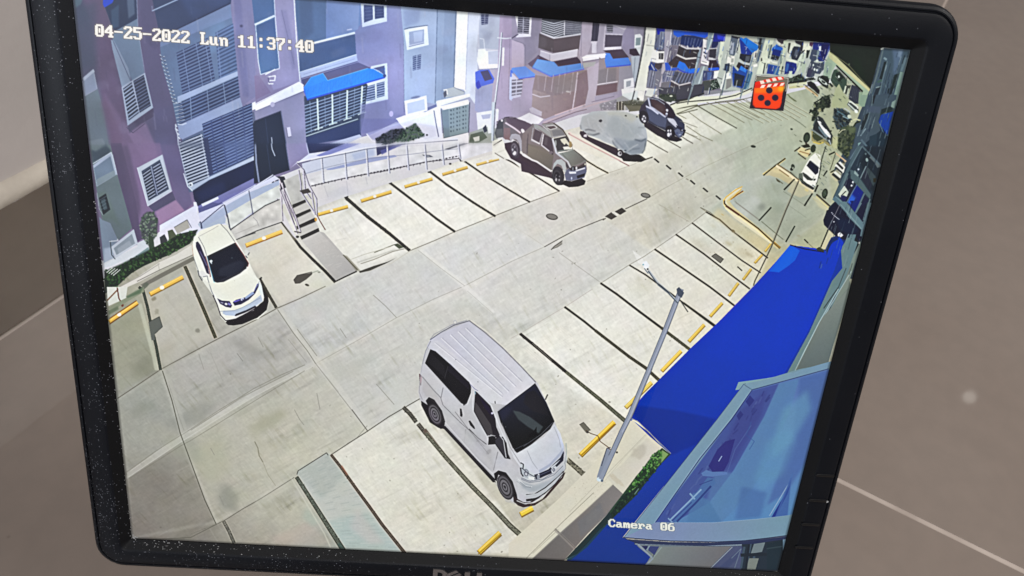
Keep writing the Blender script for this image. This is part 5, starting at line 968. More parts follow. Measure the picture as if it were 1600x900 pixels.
# bases of the end blocks
O(780, 20, 5)
P([1245,585,1300,590,1600,560,1600,640,1480,690,1380,700,1250,650], (62,62,74)); P([1330,640,1390,690,1300,700,1240,650], (60,68,64)); foliage([1260,640,1380,640,1390,690,1320,700,1250,670], [(56,64,54),(36,44,38),(90,98,80)], 40, .6, 1.6); P([1340,740,1480,690,1600,650,1600,690,1360,760], (212,214,198)); L([1380,690,1470,680,1600,635], 1.6, (40,42,42)); L([1575,300,1520,560,1470,715], 1.6, (124,140,150)); L([1400,560,1410,600], 1, (150,146,150)); P([1160,600,1230,600,1210,640,1190,660,1140,650], (210,214,210))
for i in range(13):
    if i < 4: continue
    x = 1098 + 9.6 * i; y = 166.5 - 1.4 * i
    O(0, 0, 1); L([x, y, x + 28, y + 17.5, x + 56, y + 33], .8, (118,116,92), .75); L([x + 3, y + .6, x + 31, y + 18, x + 58, y + 33], 1.2, (222,222,196), .35)
L([1030,180,1060,172,1100,164,1150,159,1178,152], 1.0, (92,90,72), .8); L([1022,172,1060,164,1110,155,1165,148,1178,140], 1.0, (60,60,52), .7)
# shaded middle blocks: grilles, posts, brighter columns
O(780, 20, 5)
for x in (735, 760): L([x, 90, x - 4, 220], .8, (40,38,52), .8)
P([718,225,765,225,765,240,718,240], (196,190,204)); L([650,355,835,330], 1.4, (236,234,240)); L([655,385,830,358], 1.2, (120,112,130)); P([655,395,760,385,740,420,660,430], (160,164,160), .7)
L([645,110,640,340], 1.0, (110,104,124), .7); L([830,100,815,290], 1.2, (196,190,204), .8); L([205,250,210,410], .9, (110,104,124), .7); L([120,215,190,240,205,260], .9, (112,106,126), .8); L([85,200,82,440,75,680], .9, (120,112,132), .6)
for k in range(30): E(300 + 380 * RNG.rand(), 500 + 300 * RNG.rand(), 14, 8, RNG.rand() * 90, (150,130,120) if RNG.rand() > .5 else (96,84,84), .25, 7, soft=1, wob=.7)
# ---- parked cars ----
# pickup (10x sheet)
O(770, 160, 10)
P([0,600,150,560,190,640,300,820,460,880,460,1050,300,900,100,880,0,900], (226,226,216), .9); L([20,670,150,590], 1.4, (60,56,56)); L([40,790,180,880], 1.0, (110,104,96))
P([190,640,300,620,440,800,930,1080,940,1200,440,960,290,880,200,720], (58,46,58)); P([460,1080,440,900,930,1100,940,1190], (62,50,60)); P([460,950,720,1060,940,1200,930,1150,600,950,460,860], (58,46,58))
P([60,400,100,290,190,270,190,540,60,560,40,480], (64,66,72)); P([60,420,160,410,170,540,60,550], (90,92,96)); E(150,285,16,18,0,(220,216,226)); L([60,110,50,400], 2.2, (200,200,214)); E(80,130,20,30,0,(222,220,228)); L([80,150,70,290], 3.6, (216,216,224)); L([10,0,0,600], 3.4, (186,196,206)); L([45,0,20,600], 1.2, (96,100,116))
P([200,240,360,235,420,270,520,300,600,350,640,330,650,380,620,560,560,640,540,790,440,760,400,620,300,560,280,600,190,560,170,560,170,330], (104,96,102)); P([210,260,340,240,420,280,560,320,640,360,620,470,540,560,480,480,400,420,240,320], (90,74,88)); P([240,240,400,260,520,300,560,370,440,420,300,330], (84,70,84)); L([205,320,350,410,440,480], 2.4, (206,190,200)); E(478,450,24,40,-30,(226,222,230)); P([180,400,280,400,280,590,200,580,180,560], (124,100,104)); E(350,250,24,12,0,(70,58,70)); L([210,240,260,235], 2, (70,60,74))
P([480,480,640,340,760,360,900,470,940,560,1020,780,1120,900,1460,900,1480,1060,1130,1110,1120,1060,1000,1080,920,1060,780,960,480,800,440,720], (120,110,112)); P([540,640,780,700,960,800,920,1080,700,980,545,830], (112,104,98)); G([540,660,960,840,920,1080,545,840], (122,114,104), (98,92,86), [600,650,800,1050])
P([270,560,300,500,360,490,430,510,460,600,460,770,440,760,420,640,380,580,320,570,290,620], (162,160,172)); E(360,740,74,140,-8,(62,56,66)); E(350,740,52,104,-8,(98,92,104)); E(345,740,34,70,-8,(60,56,66)); E(345,790,30,36,0,(214,212,220)); E(320,740,12,20,0,(170,168,180)); E(350,700,14,20,0,(130,126,140)); E(360,750,10,16,0,(60,56,66)); L([310,800,380,700], 1.2, (70,64,76))
L([640,400,610,600,740,650,780,480,660,400], 1.4, (160,158,166)); P([665,420,780,470,730,630,630,580], (82,72,80)); L([615,580,740,650], 2.0, (214,210,214)); P([800,500,930,560,960,800,900,770,780,680], (70,60,68)); L([800,500,770,670,890,765], 1.8, (206,202,208)); P([820,530,870,560,850,680,800,660], (92,84,90), .7, soft=1); L([560,490,550,800], 1.0, (84,74,80)); L([540,800,545,600,560,520], 1.0, (90,84,88))
P([650,345,700,350,900,460,940,570,900,540,760,440,650,390], (150,152,152)); P([760,345,860,320,960,320,1080,400,1130,500,930,560,900,460], (138,136,136)); P([850,380,960,370,1000,400,900,425], (84,72,76)); L([840,375,970,360,1010,395], 1.4, (196,194,196)); L([850,400,910,430,1010,400], 1.2, (190,190,190)); L([780,340,940,320,960,330], 1.2, (110,96,96)); P([930,440,1080,430,1140,520,960,555], (116,116,120)); L([960,330,1100,430,1180,560,1230,680], 1.8, (70,62,56)); L([940,540,1140,520], 1, (170,168,170))
P([955,570,1150,530,1250,700,1260,740,1160,760,1020,780], (58,56,58)); P([1060,580,1140,560,1230,680,1200,690,1150,640,1130,670,1080,620], (206,204,186)); P([1100,700,1180,690,1250,700,1250,740,1130,750], (224,222,210)); E(990,640,14,50,0,(150,154,154)); L([940,570,1000,790,1140,890], 2.6, (196,198,206)); L([1010,770,1150,745,1260,745], 1.4, (120,130,124)); E(1245,670,16,22,0,(66,56,54)); E(920,790,30,26,0,(110,100,106)); E(940,810,14,14,0,(70,62,66)); L([1230,640,1215,690], 1, (220,200,150))
P([1040,800,1260,750,1460,900,1480,920,1400,950,1240,1010,1180,920], (118,122,118)); G([1060,800,1260,760,1450,900,1400,940,1240,1000], (130,138,132), (104,102,98), [1100,780,1350,960]); L([1270,745,1380,830,1470,910], 1.4, (58,54,50)); L([1020,810,1180,930,1230,1040], 2.4, (190,192,198)); L([1090,800,1210,940,1250,1010], .8, (100,100,100))
P([940,1080,960,960,1010,900,1080,890,1140,940,1160,1060,1200,1100,1150,1130,1110,1060,1080,990,1020,960,970,1010], (172,178,180)); P([1150,930,1230,1050,1200,1080,1150,1000], (66,62,70))
P([1160,1060,1240,1040,1300,1060,1460,990,1475,1080,1440,1180,1240,1230,1150,1220,1130,1130], (92,96,120)); P([1200,1040,1260,1000,1340,1010,1460,940,1450,1010,1330,1060,1230,1070], (50,46,52)); P([1330,1010,1450,950,1440,990,1340,1030], (70,62,64)); E(1315,1030,14,24,0,(214,214,222)); E(1260,1040,12,26,0,(120,126,136)); P([1300,1060,1450,1020,1450,1040,1310,1085], (206,208,222)); P([1195,1085,1310,1085,1310,1115,1210,1120], (210,214,232)); P([1320,1150,1450,1110,1440,1160,1330,1195], (34,32,38)); E(1240,1190,10,22,0,(190,200,226)); E(1450,970,12,16,0,(206,206,190)); L([1150,1060,1200,1030], 1.2, (120,120,130))
E(1030,1150,96,150,-8,(46,44,50)); E(1015,1160,62,100,-8,(58,56,62)); E(1015,1160,44,74,-8,(36,34,40)); for_ = [(1000,1210,16,26),(1045,1215,9,20),(1000,1140,10,10),(1050,1160,10,14),(990,1170,10,9)]
for x, y, a, b in for_: E(x, y, a, b, 0, (170,168,174) if y > 1200 else (110,108,116))
P([1060,1300,1130,1220,1240,1235,1400,1190,1460,1230,1440,1290,1340,1320,1200,1330,1110,1290], (36,32,36)); P([460,800,500,800,640,900,930,1070,920,1090,700,980,470,830], (226,222,222))
P([450,830,780,980,930,1100,930,1190,700,1060,450,900], (60,48,56)); L([470,805,620,900,700,930,920,1080], 2.6, (222,218,218))
# covered car (8x sheet)
O(890, 140, 8)
P([0,560,50,545,130,580,700,895,500,895,200,780,40,720], (222,218,204), .7); L([0,560,200,670,480,810,640,895], 1.6, (196,160,156)); P([0,640,30,660,40,700,20,730,0,720], (150,130,90))
P([140,520,200,530,240,590,600,740,640,830,700,800,900,830,960,880,800,900,640,860,560,820,300,680,160,600,130,550], (54,44,52)); P([600,780,690,790,880,820,970,880,900,910,680,900], (36,34,36))
P([160,340,220,320,280,280,380,270,470,280,600,270,720,290,840,330,900,400,960,500,975,600,960,700,920,800,880,810,760,820,700,790,650,760,600,740,560,700,440,660,380,620,260,580,200,540,140,500,130,450,150,390], (172,178,182))
P([460,280,640,270,780,310,860,350,780,420,640,340,500,330], (176,178,170), .8, soft=3); P([540,320,640,350,780,440,940,480,860,600,700,640,560,620,440,480], (150,158,162), .7, soft=5); P([180,330,400,300,460,400,400,560,240,540,160,430], (164,166,166), .7, soft=5); P([760,640,960,620,950,700,910,800,780,820,700,780,640,720], (128,138,148), .9, soft=2); P([560,600,760,640,720,760,620,720,560,680], (138,148,158), .8, soft=3)
for f, w, c, a in (([200,510,240,500,330,520],2.2,(90,92,98),.8),([230,560,300,575,380,550],2.4,(84,88,94),.8),([540,640,560,690,610,740],1.8,(100,108,116),.9),([560,620,640,700,680,740],1.4,(120,128,136),.8),([820,630,900,650,960,620],2.4,(84,94,104),.8),([700,790,790,750,880,740],2.4,(110,120,130),.8),([720,780,800,720,860,690],1.6,(186,190,194),.7),([860,480,940,480],1.6,(126,132,136),.7),([600,330,700,410,780,420],1.8,(170,174,174),.6),([640,360,660,440,640,560],1.4,(170,174,174),.5),([500,560,520,620,560,660],1.6,(178,182,184),.5),([200,480,280,490,420,560],1.6,(184,188,190),.6),([240,560,420,640,560,700],1.8,(186,190,192),.6),([960,640,940,760,910,800],1.4,(60,70,76),.8),([140,450,150,500],1.6,(110,114,118),.7),([700,430,760,540,860,600],1.2,(168,172,174),.5),([280,430,300,520],1.6,(146,150,154),.5)): L(f, w, c, a, soft=1)
for k in range(26):
    x = 180 + 740 * RNG.rand(); y = 320 + 380 * RNG.rand() * (.3 + .7 * min(1, x / 700.))
    L([x, y, x + 20 + 50 * RNG.rand(), y + 30 + 70 * RNG.rand()], 1.0 + RNG.rand(), (196,201,205) if RNG.rand() > .5 else (142,149,157), .35, soft=1)
P([370,385,400,375,415,395,395,415,370,405], (56,56,62)); E(706,332,14,9,10,(70,72,70)); E(845,345,12,10,0,(70,72,70)); P([180,560,230,560,220,600,180,595], (170,166,174)); E(200,580,16,14,0,(216,208,212)); E(640,800,40,44,0,(44,40,44)); E(632,805,26,30,0,(190,190,192)); E(640,800,12,16,0,(70,66,70)); P([150,530,180,520,200,560,170,580], (60,52,60)); E(700,765,16,6,0,(60,66,72)); L([900,850,950,880,1040,850], 1.6, (70,66,56))
# dark hatchback
P([880,340,910,370,1180,560,1240,640,1340,660,1410,640,1400,620,1300,580,1000,420], (38,34,42)); P([930,400,1000,430,1200,560,1230,640,1100,580,940,470], (46,40,48))
P([990,110,1040,100,1120,120,1180,150,1240,190,1290,250,1330,330,1400,380,1440,440,1440,500,1450,520,1400,600,1370,610,1300,570,1200,520,1100,470,990,420,960,330,880,340,870,280,900,210,950,150], (54,56,72)); P([1100,140,1200,160,1270,230,1330,330,1300,370,1230,350,1200,300,1210,240,1180,180], (44,36,48)); P([1010,130,1060,130,1180,190,1210,250,1200,340,1100,280,1030,210], (66,52,58)); L([985,110,1010,220,1080,260,1200,350], 2.6, (176,180,200)); L([1000,115,1100,130,1190,190], 1.2, (150,152,166)); E(1120,235,60,40,30,(78,64,66),.7,soft=1)
P([940,200,990,230,1120,310,1220,370,1200,480,1110,460,1000,390,980,300], (74,80,104)); L([940,205,1030,250,1110,310], 2.4, (190,194,214)); P([900,200,950,180,960,240,880,330,875,290], (54,50,64)); P([1220,360,1290,370,1340,400,1360,460,1330,480,1240,400], (186,188,202)); P([1300,370,1400,390,1435,450,1420,490,1360,470,1330,410], (54,58,78)); E(1220,265,14,18,-20,(200,204,222)); E(1215,310,14,16,0,(190,194,214)); E(1210,330,14,14,0,(110,110,130))
E(930,350,60,84,-14,(40,38,46)); E(935,372,34,50,-10,(66,64,74)); for_ = [(930,340,12,12),(915,375,10,18),(940,400,16,14),(950,360,6,16)]
for x, y, a, b in for_: E(x, y, a, b, 0, (206,206,214))
E(1260,540,58,86,-14,(32,30,38)); E(1248,556,36,54,-10,(60,58,70)); for_ = [(1235,520,10,12),(1265,520,8,16),(1240,570,18,26),(1268,560,8,18)]
for x, y, a, b in for_: E(x, y, a, b, 0, (212,212,220))
P([1310,520,1370,480,1430,500,1440,520,1400,590,1370,605,1330,560], (92,100,124)); P([1330,450,1380,470,1420,490,1400,520,1350,490], (40,40,58)); L([1390,520,1445,515,1420,580], 2.6, (36,34,46)); E(1345,550,12,14,0,(70,78,110)); E(1408,515,8,8,0,(200,206,220)); E(1380,570,16,8,-20,(150,160,186)); E(1300,600,30,14,20,(40,38,44))
P([1130,100,1280,80,1300,130,1270,170,1200,150], (56,64,56)); E(1270,88,20,10,0,(200,206,190)); E(1085,85,14,14,0,(206,206,196)); P([1250,200,1600,90,1600,200,1330,310,1290,240], (206,208,190)); L([1260,200,1380,150,1600,110], 2.0, (60,60,56)); L([1300,250,1440,230,1600,200], 1.6, (96,96,80)); L([1345,310,1420,300,1600,255], 1.4, (96,96,80), .9); L([1535,0,1490,110,1465,190], 1.8, (110,120,124)); L([1465,180,1475,196], 2.4, (36,36,36))
L([1150,450,1390,735], .1, (0,0,0), 0)
for f in ([1380,400,1440,420,1600,480],[1440,540,1540,580,1600,600]): L(f, 1.0, (120,118,104), .8)
# far stalls under the end buildings
O(800, 0, 4)
for i, f in enumerate(([1100,700,1180,760,1310,842],[1030,715,1090,745],[1155,662,1260,725,1405,806],[1215,642,1330,700,1452,772],[1270,640,1390,700,1502,755],[1335,640,1440,690,1545,742],[1385,632,1480,680,1580,720],[1440,625,1560,690],[1090,790,1180,850,1255,885],[1490,610,1520,625],[1085,830,1180,880])):
    L(f, 1.5 if i == 2 else 1.0, (70,70,58) if i == 2 else (112,110,88), .85)
P([1000,660,1030,660,1150,610,1360,600,1480,560,1500,580,1380,625,1150,650,1010,690], (212,214,196)); L([1030,650,1090,640,1280,625,1400,600,1500,555], 1.4, (44,44,40)); L([1030,715,1150,670,1300,640,1450,625], 1.2, (90,88,70), .9)
for f in ([1110,600,1098,655],[1310,570,1295,625],[1440,560,1425,620]): L(f, 1.6, (110,116,112))
L([1165,330,1130,520,1105,630], 1.5, (110,126,136)); L([1350,400,1330,500,1310,600], 1.3, (80,96,110)); L([1500,370,1450,540,1425,620], 1.5, (110,130,140))
# ---- white sedan (10x sheet) ----
O(280, 340, 10)
P([210,430,280,330,300,230,620,90,760,110,900,340,1080,650,1250,980,1300,1080,1400,1240,1420,1300,1380,1460,1250,1580,900,1660,820,1680,750,1640,660,1550,560,1240,300,880,240,600], (216,217,208))
P([740,1640,760,1605,1000,1520,1250,1370,1330,1240,1300,1040,1320,1080,1400,1230,1412,1300,1380,1440,1240,1560,1000,1660,860,1680,780,1675], (26,20,26))
P([220,400,240,300,330,200,560,110,640,90,700,110,800,240,900,360,1080,650,1180,880,1245,950,1275,960,1300,1060,1340,1240,1330,1300,1180,1420,900,1570,760,1600,680,1570,640,1480,560,1240,470,1010,380,960,320,900,260,700,215,500], (226,227,218))
P([330,290,560,180,640,110,700,140,880,380,450,590,380,420], (222,224,214)); L([310,295,400,460,440,590], 1.0, (130,130,134)); L([320,285,540,170,620,120], .8, (170,170,166)); L([660,95,760,200,880,370], 1.0, (120,120,120)); L([230,600,300,800,340,900,380,960], 1.0, (110,112,116),.8); L([210,420,230,600], .8, (180,150,130))
P([270,380,300,365,340,420,420,620,460,760,480,880,440,860,380,700,300,520,270,450], (40,32,66)); L([330,520,400,650,440,740], 1.6, (110,106,140),.8); L([420,600,480,800,500,920], 1.6, (80,30,40), .7); L([470,660,530,920,560,1010], 1.4, (120,220,240), .6)
P([445,595,880,385,1000,560,1090,700,1080,750,960,860,700,1000,600,1010,550,990,500,800], (10,14,34)); P([640,790,840,700,960,660,1040,700,1000,820,800,920,620,900], (32,36,52), .9, soft=2); P([560,960,620,1010,900,900,1060,790,1080,700,1000,830,800,930], (14,18,40)); P([600,990,1040,800,960,870,700,1005], (44,44,56), .8); L([885,385,1020,580,1095,710,1080,760], 1.2, (86,20,26), .9); E(835,625,16,14,0,(40,48,60)); P([480,670,510,650,535,670,520,690,525,725,490,690], (200,214,222)); L([445,600,500,800,560,985], 1.0, (30,90,130), .8)
P([1030,510,1060,490,1110,530,1105,560,1070,620,1045,580], (206,206,200)); L([1108,540,1085,580], 1.4, (90,90,90)); L([1050,590,1075,625], 1.2, (30,30,36)); P([300,850,360,820,420,850,450,900,420,920,330,900], (214,214,212)); L([300,820,320,900,370,980], 1.3, (50,52,60)); L([380,920,450,905,460,960,520,1150,560,1230], 1.0, (86,90,104),.8)
P([620,870,870,980,700,1010,560,1010], (226,227,218), 0); E(875,980,10,9,0,(110,110,100)); P([470,1010,600,1020,900,960,1060,860,1180,960,1240,960,1200,1080,1000,1230,850,1290,700,1300,620,1260,540,1150], (222,223,212), .8)
P([605,1255,680,1290,800,1300,840,1370,820,1405,740,1390,650,1340], (52,46,84)); E(745,1345,22,16,20,(226,228,236)); L([660,1320,700,1330], 1.6, (150,150,170)); P([780,1320,830,1350,810,1370,770,1350], (130,126,190)); P([850,1320,900,1280,1080,1230,1180,1150,1240,1060,1265,980,1260,1060,1200,1180,1100,1280,980,1350,880,1370], (34,32,74)); P([1040,1240,1160,1150,1190,1180,1100,1240,1050,1270], (150,166,200)); L([1240,1030,1190,1140], 1.4, (84,88,150)); E(1000,1270,30,22,-30,(190,196,220)); E(1010,1280,14,10,0,(60,60,96)); P([860,1300,960,1270,960,1290,880,1320], (110,100,190))
P([700,1450,900,1440,1100,1350,1290,1200,1320,1300,1180,1400,900,1530,740,1520,690,1490], (176,188,206)); P([720,1480,880,1460,880,1520,740,1510], (176,190,212)); P([880,1530,900,1500,1060,1440,1200,1370,1225,1390,1050,1480,900,1540], (34,30,48)); L([640,1460,860,1450,1000,1400,1280,1250], 1.0, (130,140,156), .7); L([700,1520,900,1540,1180,1440], 1.0, (230,232,232),.9); P([1260,1000,1300,1040,1340,1250,1290,1200,1250,1100], (216,226,228)); L([540,1210,600,1340,660,1520,740,1605,900,1580,1180,1430], 1.3, (34,26,40)); L([1270,965,1300,930], 2.4, (40,40,36)); L([1280,975,1320,1080,1400,1240], 1.6, (50,44,40))
# ---- silver van (5.88x sheets) ----
O(640, 480, 5.882)
P([95,780,110,860,180,900,250,1090,300,1110,340,1090,780,1590,830,1600,900,1750,960,1790,1000,1790,1060,1820,1140,1800,1240,1740,1330,1640,1420,1540,1440,1480,1450,1400,1440,1290,1300,940,1190,700,880,380,560,120,420,150,290,240,200,310,140,440], (190,190,196))
P([120,860,180,900,330,1090,790,1590,810,1610,780,1610,330,1120,280,1110,200,1060,120,900], (26,22,28))
P([560,125,860,370,1170,690,1000,840,900,900,760,880,610,770,380,530,200,390,170,360,200,300,300,240], (204,204,220)); G([560,125,860,370,1170,690,1040,800,900,900,760,880,380,520,205,320,300,240], (196,196,216), (212,212,222), [400,250,900,800], .8); P([200,330,260,300,420,430,900,860,760,880,610,770,380,530], (212,212,218), .6, soft=3)
for x0, y0, x1, y1, w in ((300,285,860,800,1.1),(385,255,920,780,1.3),(455,225,985,735,1.3),(525,195,1040,690,1.4),(240,330,860,830,.9)): L([x0, y0, x1, y1], w, (232,232,240), .9); L([x0 + 10, y0 - 4, x1 + 8, y1 - 6], w * .8, (160,160,186), .6)
L([200,300,300,230,420,165,560,125], 1.3, (104,106,122)); L([200,296,235,250,400,160,540,118], .9, (150,152,160)); L([560,125,700,230,860,370,1040,550,1170,690], 1.5, (120,118,124)); L([575,122,720,225,900,390], .9, (220,216,206)); E(428,135,16,18,0,(180,182,184)); E(428,140,9,12,0,(212,212,206)); L([205,310,160,400,130,520,110,640], 1.1, (140,142,150)); L([380,520,610,750,640,770], 1.0, (120,120,180)); E(435,482,5,4,0,(130,130,150)); E(640,687,5,4,0,(130,130,140)); L([797,865,800,885], 1.2, (40,40,44)); 
P([200,385,250,405,380,520,560,690,582,740,575,790,540,880,525,900,480,880,150,515], (22,20,28)); P([175,500,200,410,330,540,340,650], (30,28,36)); L([365,540,335,650], .8, (60,58,66)); L([200,385,150,515,500,900,545,890,580,790,578,735], .9, (230,230,236), .7); P([380,530,560,700,560,760,360,580], (34,28,50), .7)
P([100,610,125,630,120,720,105,715], (60,20,30)); P([112,640,128,640,118,700,110,690], (180,60,76)); L([130,640,230,760,300,832], 1.7, (30,26,34)); P([90,780,100,720,110,600,130,520,150,530,500,910,520,1000,400,960,300,850,200,820,160,860,130,850], (200,200,206), .7, soft=1); P([130,650,290,840,260,860,200,820,170,830,130,760], (186,182,186), .8, soft=1); L([110,640,100,780,130,850], .9, (150,150,158)); L([320,740,300,840,320,900,480,1060,560,1130,740,1350], .9, (120,118,126)); L([430,960,560,1130,700,1280], .8, (110,108,114), .8)
P([620,770,650,780,760,900,800,1010,810,1100,870,1240,780,1180,740,1180,660,1080,605,960,610,860], (40,32,44)); P([615,870,640,900,760,1080,780,1180,720,1170,650,1060,608,960], (70,64,70)); P([640,800,760,930,790,1040,700,920], (36,24,60)); L([620,770,605,960,730,1180], 1.2, (20,18,26)); L([618,765,640,780,760,900,830,1080,920,1290], 2.2, (206,208,216)); L([612,770,618,800], 1.4, (120,180,220), .8); E(772,975,10,10,0,(196,190,240)); L([600,770,590,880,600,960,720,1180,740,1240], 1.4, (214,214,220), .8)
P([870,1190,905,1250,920,1350,940,1390,890,1390,800,1260,810,1200], (36,32,42)); P([740,1190,790,1180,810,1210,800,1260,735,1265], (30,26,32)); L([735,1190,760,1175,800,1185], 1.0, (190,190,196)); L([940,1395,890,1385,800,1250], 1, (20,18,26))
P([475,930,490,935,500,990,495,1010,478,1000], (26,24,30)); P([555,1045,570,1042,610,1100,615,1120,600,1115,570,1085], (26,24,30)); L([560,1120,640,1200,720,1260], 1.2, (50,48,56)); L([530,1120,515,1240], .9, (140,138,144)); L([825,1330,785,1500], .9, (120,118,126)); E(512,898,8,5,0,(40,40,44))
P([640,1180,760,1300,790,1500,700,1480,480,1240,360,1080,420,1060], (176,176,180), .6, soft=3); P([330,980,420,1040,760,1420,780,1500,600,1340,340,1060], (206,206,208), .6, soft=3); L([340,1060,500,1240,640,1400,780,1530], 1.8, (220,220,222), .8); L([335,1095,480,1250,640,1420,800,1590], 2.4, (24,20,26)); E(740,1330,30,18,-50,(150,148,152),.5,soft=1); E(640,1230,16,10,0,(130,128,132),.3,soft=1); P([800,1400,940,1400,1040,1480,960,1560,860,1500,800,1500], (196,196,204), .7, soft=2)
P([160,860,190,825,240,850,310,950,340,1050,330,1110,300,1120,250,1080,200,1000,180,900], (34,30,36))
def wheel(cx, cy, rx, ry, a):
    E(cx, cy, rx, ry, a, (52,48,54)); E(cx - 2, cy, rx * .86, ry * .88, a, (92,88,96)); E(cx - 2, cy, rx * .7, ry * .72, a, (48,44,50)); E(cx - 3, cy, rx * .58, ry * .6, a, (112,108,116)); E(cx - 4, cy, rx * .38, ry * .4, a, (54,50,58)); E(cx - 4, cy, rx * .26, ry * .28, a, (124,120,128)); E(cx - 4, cy - 2, rx * .12, ry * .14, a, (40,38,44)); L([cx - rx * .4, cy - ry * .2, cx + rx * .3, cy + ry * .4], .8, (60,56,64), .7)
wheel(248, 985, 56, 104, -22)
P([800,1590,790,1530,830,1500,900,1520,960,1600,1000,1720,1010,1790,980,1800,940,1640,880,1560,830,1540,815,1600], (28,24,30)); wheel(895, 1655, 66, 122, -22)
P([1165,700,1190,740,1270,880,1340,1040,1300,1120,1220,1190,1100,1290,1000,1340,980,1320,940,1240,850,1060,820,960,900,900], (20,22,34)); G([1165,705,1270,880,1335,1040,1210,1190,1000,1335,940,1240,830,960], (30,34,66), (14,18,20), [900,850,1100,1200]); P([960,950,1020,960,1120,1010,1240,1100,1200,1160,1100,1100,1010,1030], (62,78,84), .85, soft=1); P([1080,790,1160,760,1240,860,1290,1000,1150,960,1060,880], (32,30,40), .8, soft=2); P([1100,1180,1160,1130,1180,1100,1180,1160,1200,1180,1110,1200], (8,10,14)); P([830,955,900,905,960,930,900,1020,860,1060], (36,40,86), .5, soft=5); L([1340,1045,1300,1120,1100,1270,1000,1325,965,1290,850,1040], 1.6, (16,14,22)); L([1330,1060,1220,1170,1060,1280], .9, (120,124,140), .7); E(895,1100,8,8,0,(50,54,66)); L([985,1305,1100,1250], 1.0, (60,64,80)); L([1260,850,1280,805], 1.8, (40,38,34)); L([1265,840,1278,812], .8, (110,106,100), .6)
P([820,950,880,1050,950,1300,1000,1345,1100,1295,1240,1190,1340,1080,1360,1050,1430,1160,1450,1300,1420,1360,1300,1520,1200,1530,1100,1540,1040,1480,960,1420,900,1240], (206,210,220), 0)
P([1345,1075,1400,1160,1430,1270,1420,1350,1340,1460,1220,1530,1150,1540,1040,1480,980,1400,940,1310,1000,1345,1120,1290,1250,1190], (206,210,218)); G([1345,1080,1430,1270,1400,1370,1220,1530,1150,1540,1040,1480,960,1370,1000,1345,1250,1190], (212,216,224), (186,194,220), [1050,1300,1400,1440], .9); L([1095,1320,1140,1420,1190,1490], .8, (150,156,170),.8); L([1340,1100,1390,1220,1400,1290], .8, (150,156,170),.7); P([1200,1500,1300,1440,1400,1330,1425,1290,1420,1350,1300,1470,1210,1530], (150,164,200), .8, soft=1)
L([860,1060,940,1290,1040,1450], 1.0, (130,130,140), .7)
P([1035,1430,1060,1440,1100,1490,1160,1540,1160,1590,1100,1590,1050,1560,1035,1500], (196,208,214)); L([1035,1430,1060,1445,1055,1500,1080,1540], 1.6, (36,40,54)); E(1085,1520,26,34,-20,(120,130,150),.9); E(1085,1520,16,22,-20,(180,190,200)); E(1090,1522,7,10,0,(60,64,80)); P([1100,1540,1160,1560,1150,1590,1090,1580], (226,230,226)); P([1160,1540,1200,1530,1290,1490,1400,1380,1430,1320,1420,1400,1360,1480,1340,1510,1220,1570,1160,1580], (26,32,66)); P([1310,1470,1360,1430,1400,1400,1380,1470,1340,1510], (196,206,216)); E(1340,1490,18,26,20,(110,120,144)); E(1340,1490,9,14,20,(210,216,224)); P([1160,1550,1200,1540,1210,1580,1170,1590], (150,160,176)); E(1200,1545,9,14,0,(220,226,232)); L([1040,1570,1120,1600,1240,1580,1340,1520], 1.0, (110,124,150)); 
P([1000,1560,1100,1610,1240,1590,1360,1520,1440,1400,1450,1290,1465,1400,1440,1500,1420,1560,1240,1700,1130,1740,1090,1740,1010,1700], (196,200,204), .7); P([1040,1600,1160,1640,1300,1590,1440,1460,1420,1540,1240,1680,1120,1700,1050,1660], (156,170,182), .75, soft=3); L([1010,1580,1080,1640,1140,1650], 1.0, (226,228,230), .8); L([1000,1600,1080,1660,1130,1650], .8, (140,150,160), .7)
P([1085,1720,1160,1715,1190,1705,1180,1725,1120,1745,1088,1745], (36,34,32)); L([1160,1720,1260,1660,1380,1560,1420,1520], 1.5, (40,36,34)); L([990,1760,1060,1800,1120,1800,1200,1750,1300,1660,1430,1510], 2.2, (56,40,38)); L([1120,1770,1240,1710,1400,1560], 1.4, (206,206,200), .8); L([975,1740,1010,1780,1080,1820,1160,1800], 2.4, (60,40,40)); L([1440,1420,1450,1480,1420,1530], .9, (120,120,120), .7); E(1437,1545,10,20,0,(200,198,180),.5)
L([1450,1250,1455,1340,1440,1440], 1.6, (150,160,160), .7)

# van: lower edge, grille and quarter window put right
O(620, 640, 5)
P([925,690,950,690,1000,740,1060,745,1150,700,1300,505,1330,490,1310,540,1180,690,1090,750,1000,765,960,750,925,718], (58,40,40)); L([950,712,1010,735,1080,728,1160,680,1290,530], 1.4, (200,200,196)); P([1020,668,1100,655,1150,640,1300,500,1318,490,1300,530,1180,640,1110,690,1024,690], (186,192,196)); P([1022,700,1095,690,1120,680,1105,700,1060,715,1024,718], (38,36,34)); L([1095,697,1170,655,1250,580,1318,495], 1.3, (44,40,40)); P([820,205,842,240,858,300,862,372,830,330,785,270,780,240], (56,52,66)); L([815,200,845,240,866,375], 1.2, (206,208,216))
P([975,455,1000,465,1050,510,1090,530,1082,555,1030,540,995,520,985,490], (176,188,198)); L([978,455,985,500,1000,522], 1.8, (34,36,52)); L([985,455,1050,505,1095,528], 1.0, (60,64,84)); E(1022,502,16,20,-20,(96,100,122)); E(1022,504,9,12,-20,(190,196,206)); P([1040,520,1090,530,1084,552,1040,542], (226,230,228)); P([1090,512,1130,512,1220,470,1300,380,1318,330,1312,400,1250,460,1240,490,1130,535,1100,545], (30,34,66)); P([1105,515,1128,512,1130,535,1108,542], (140,150,170)); P([1215,470,1250,440,1262,450,1245,490,1225,500], (200,208,216)); E(1238,472,10,14,10,(70,76,104)); E(1238,472,4,7,10,(206,212,222))
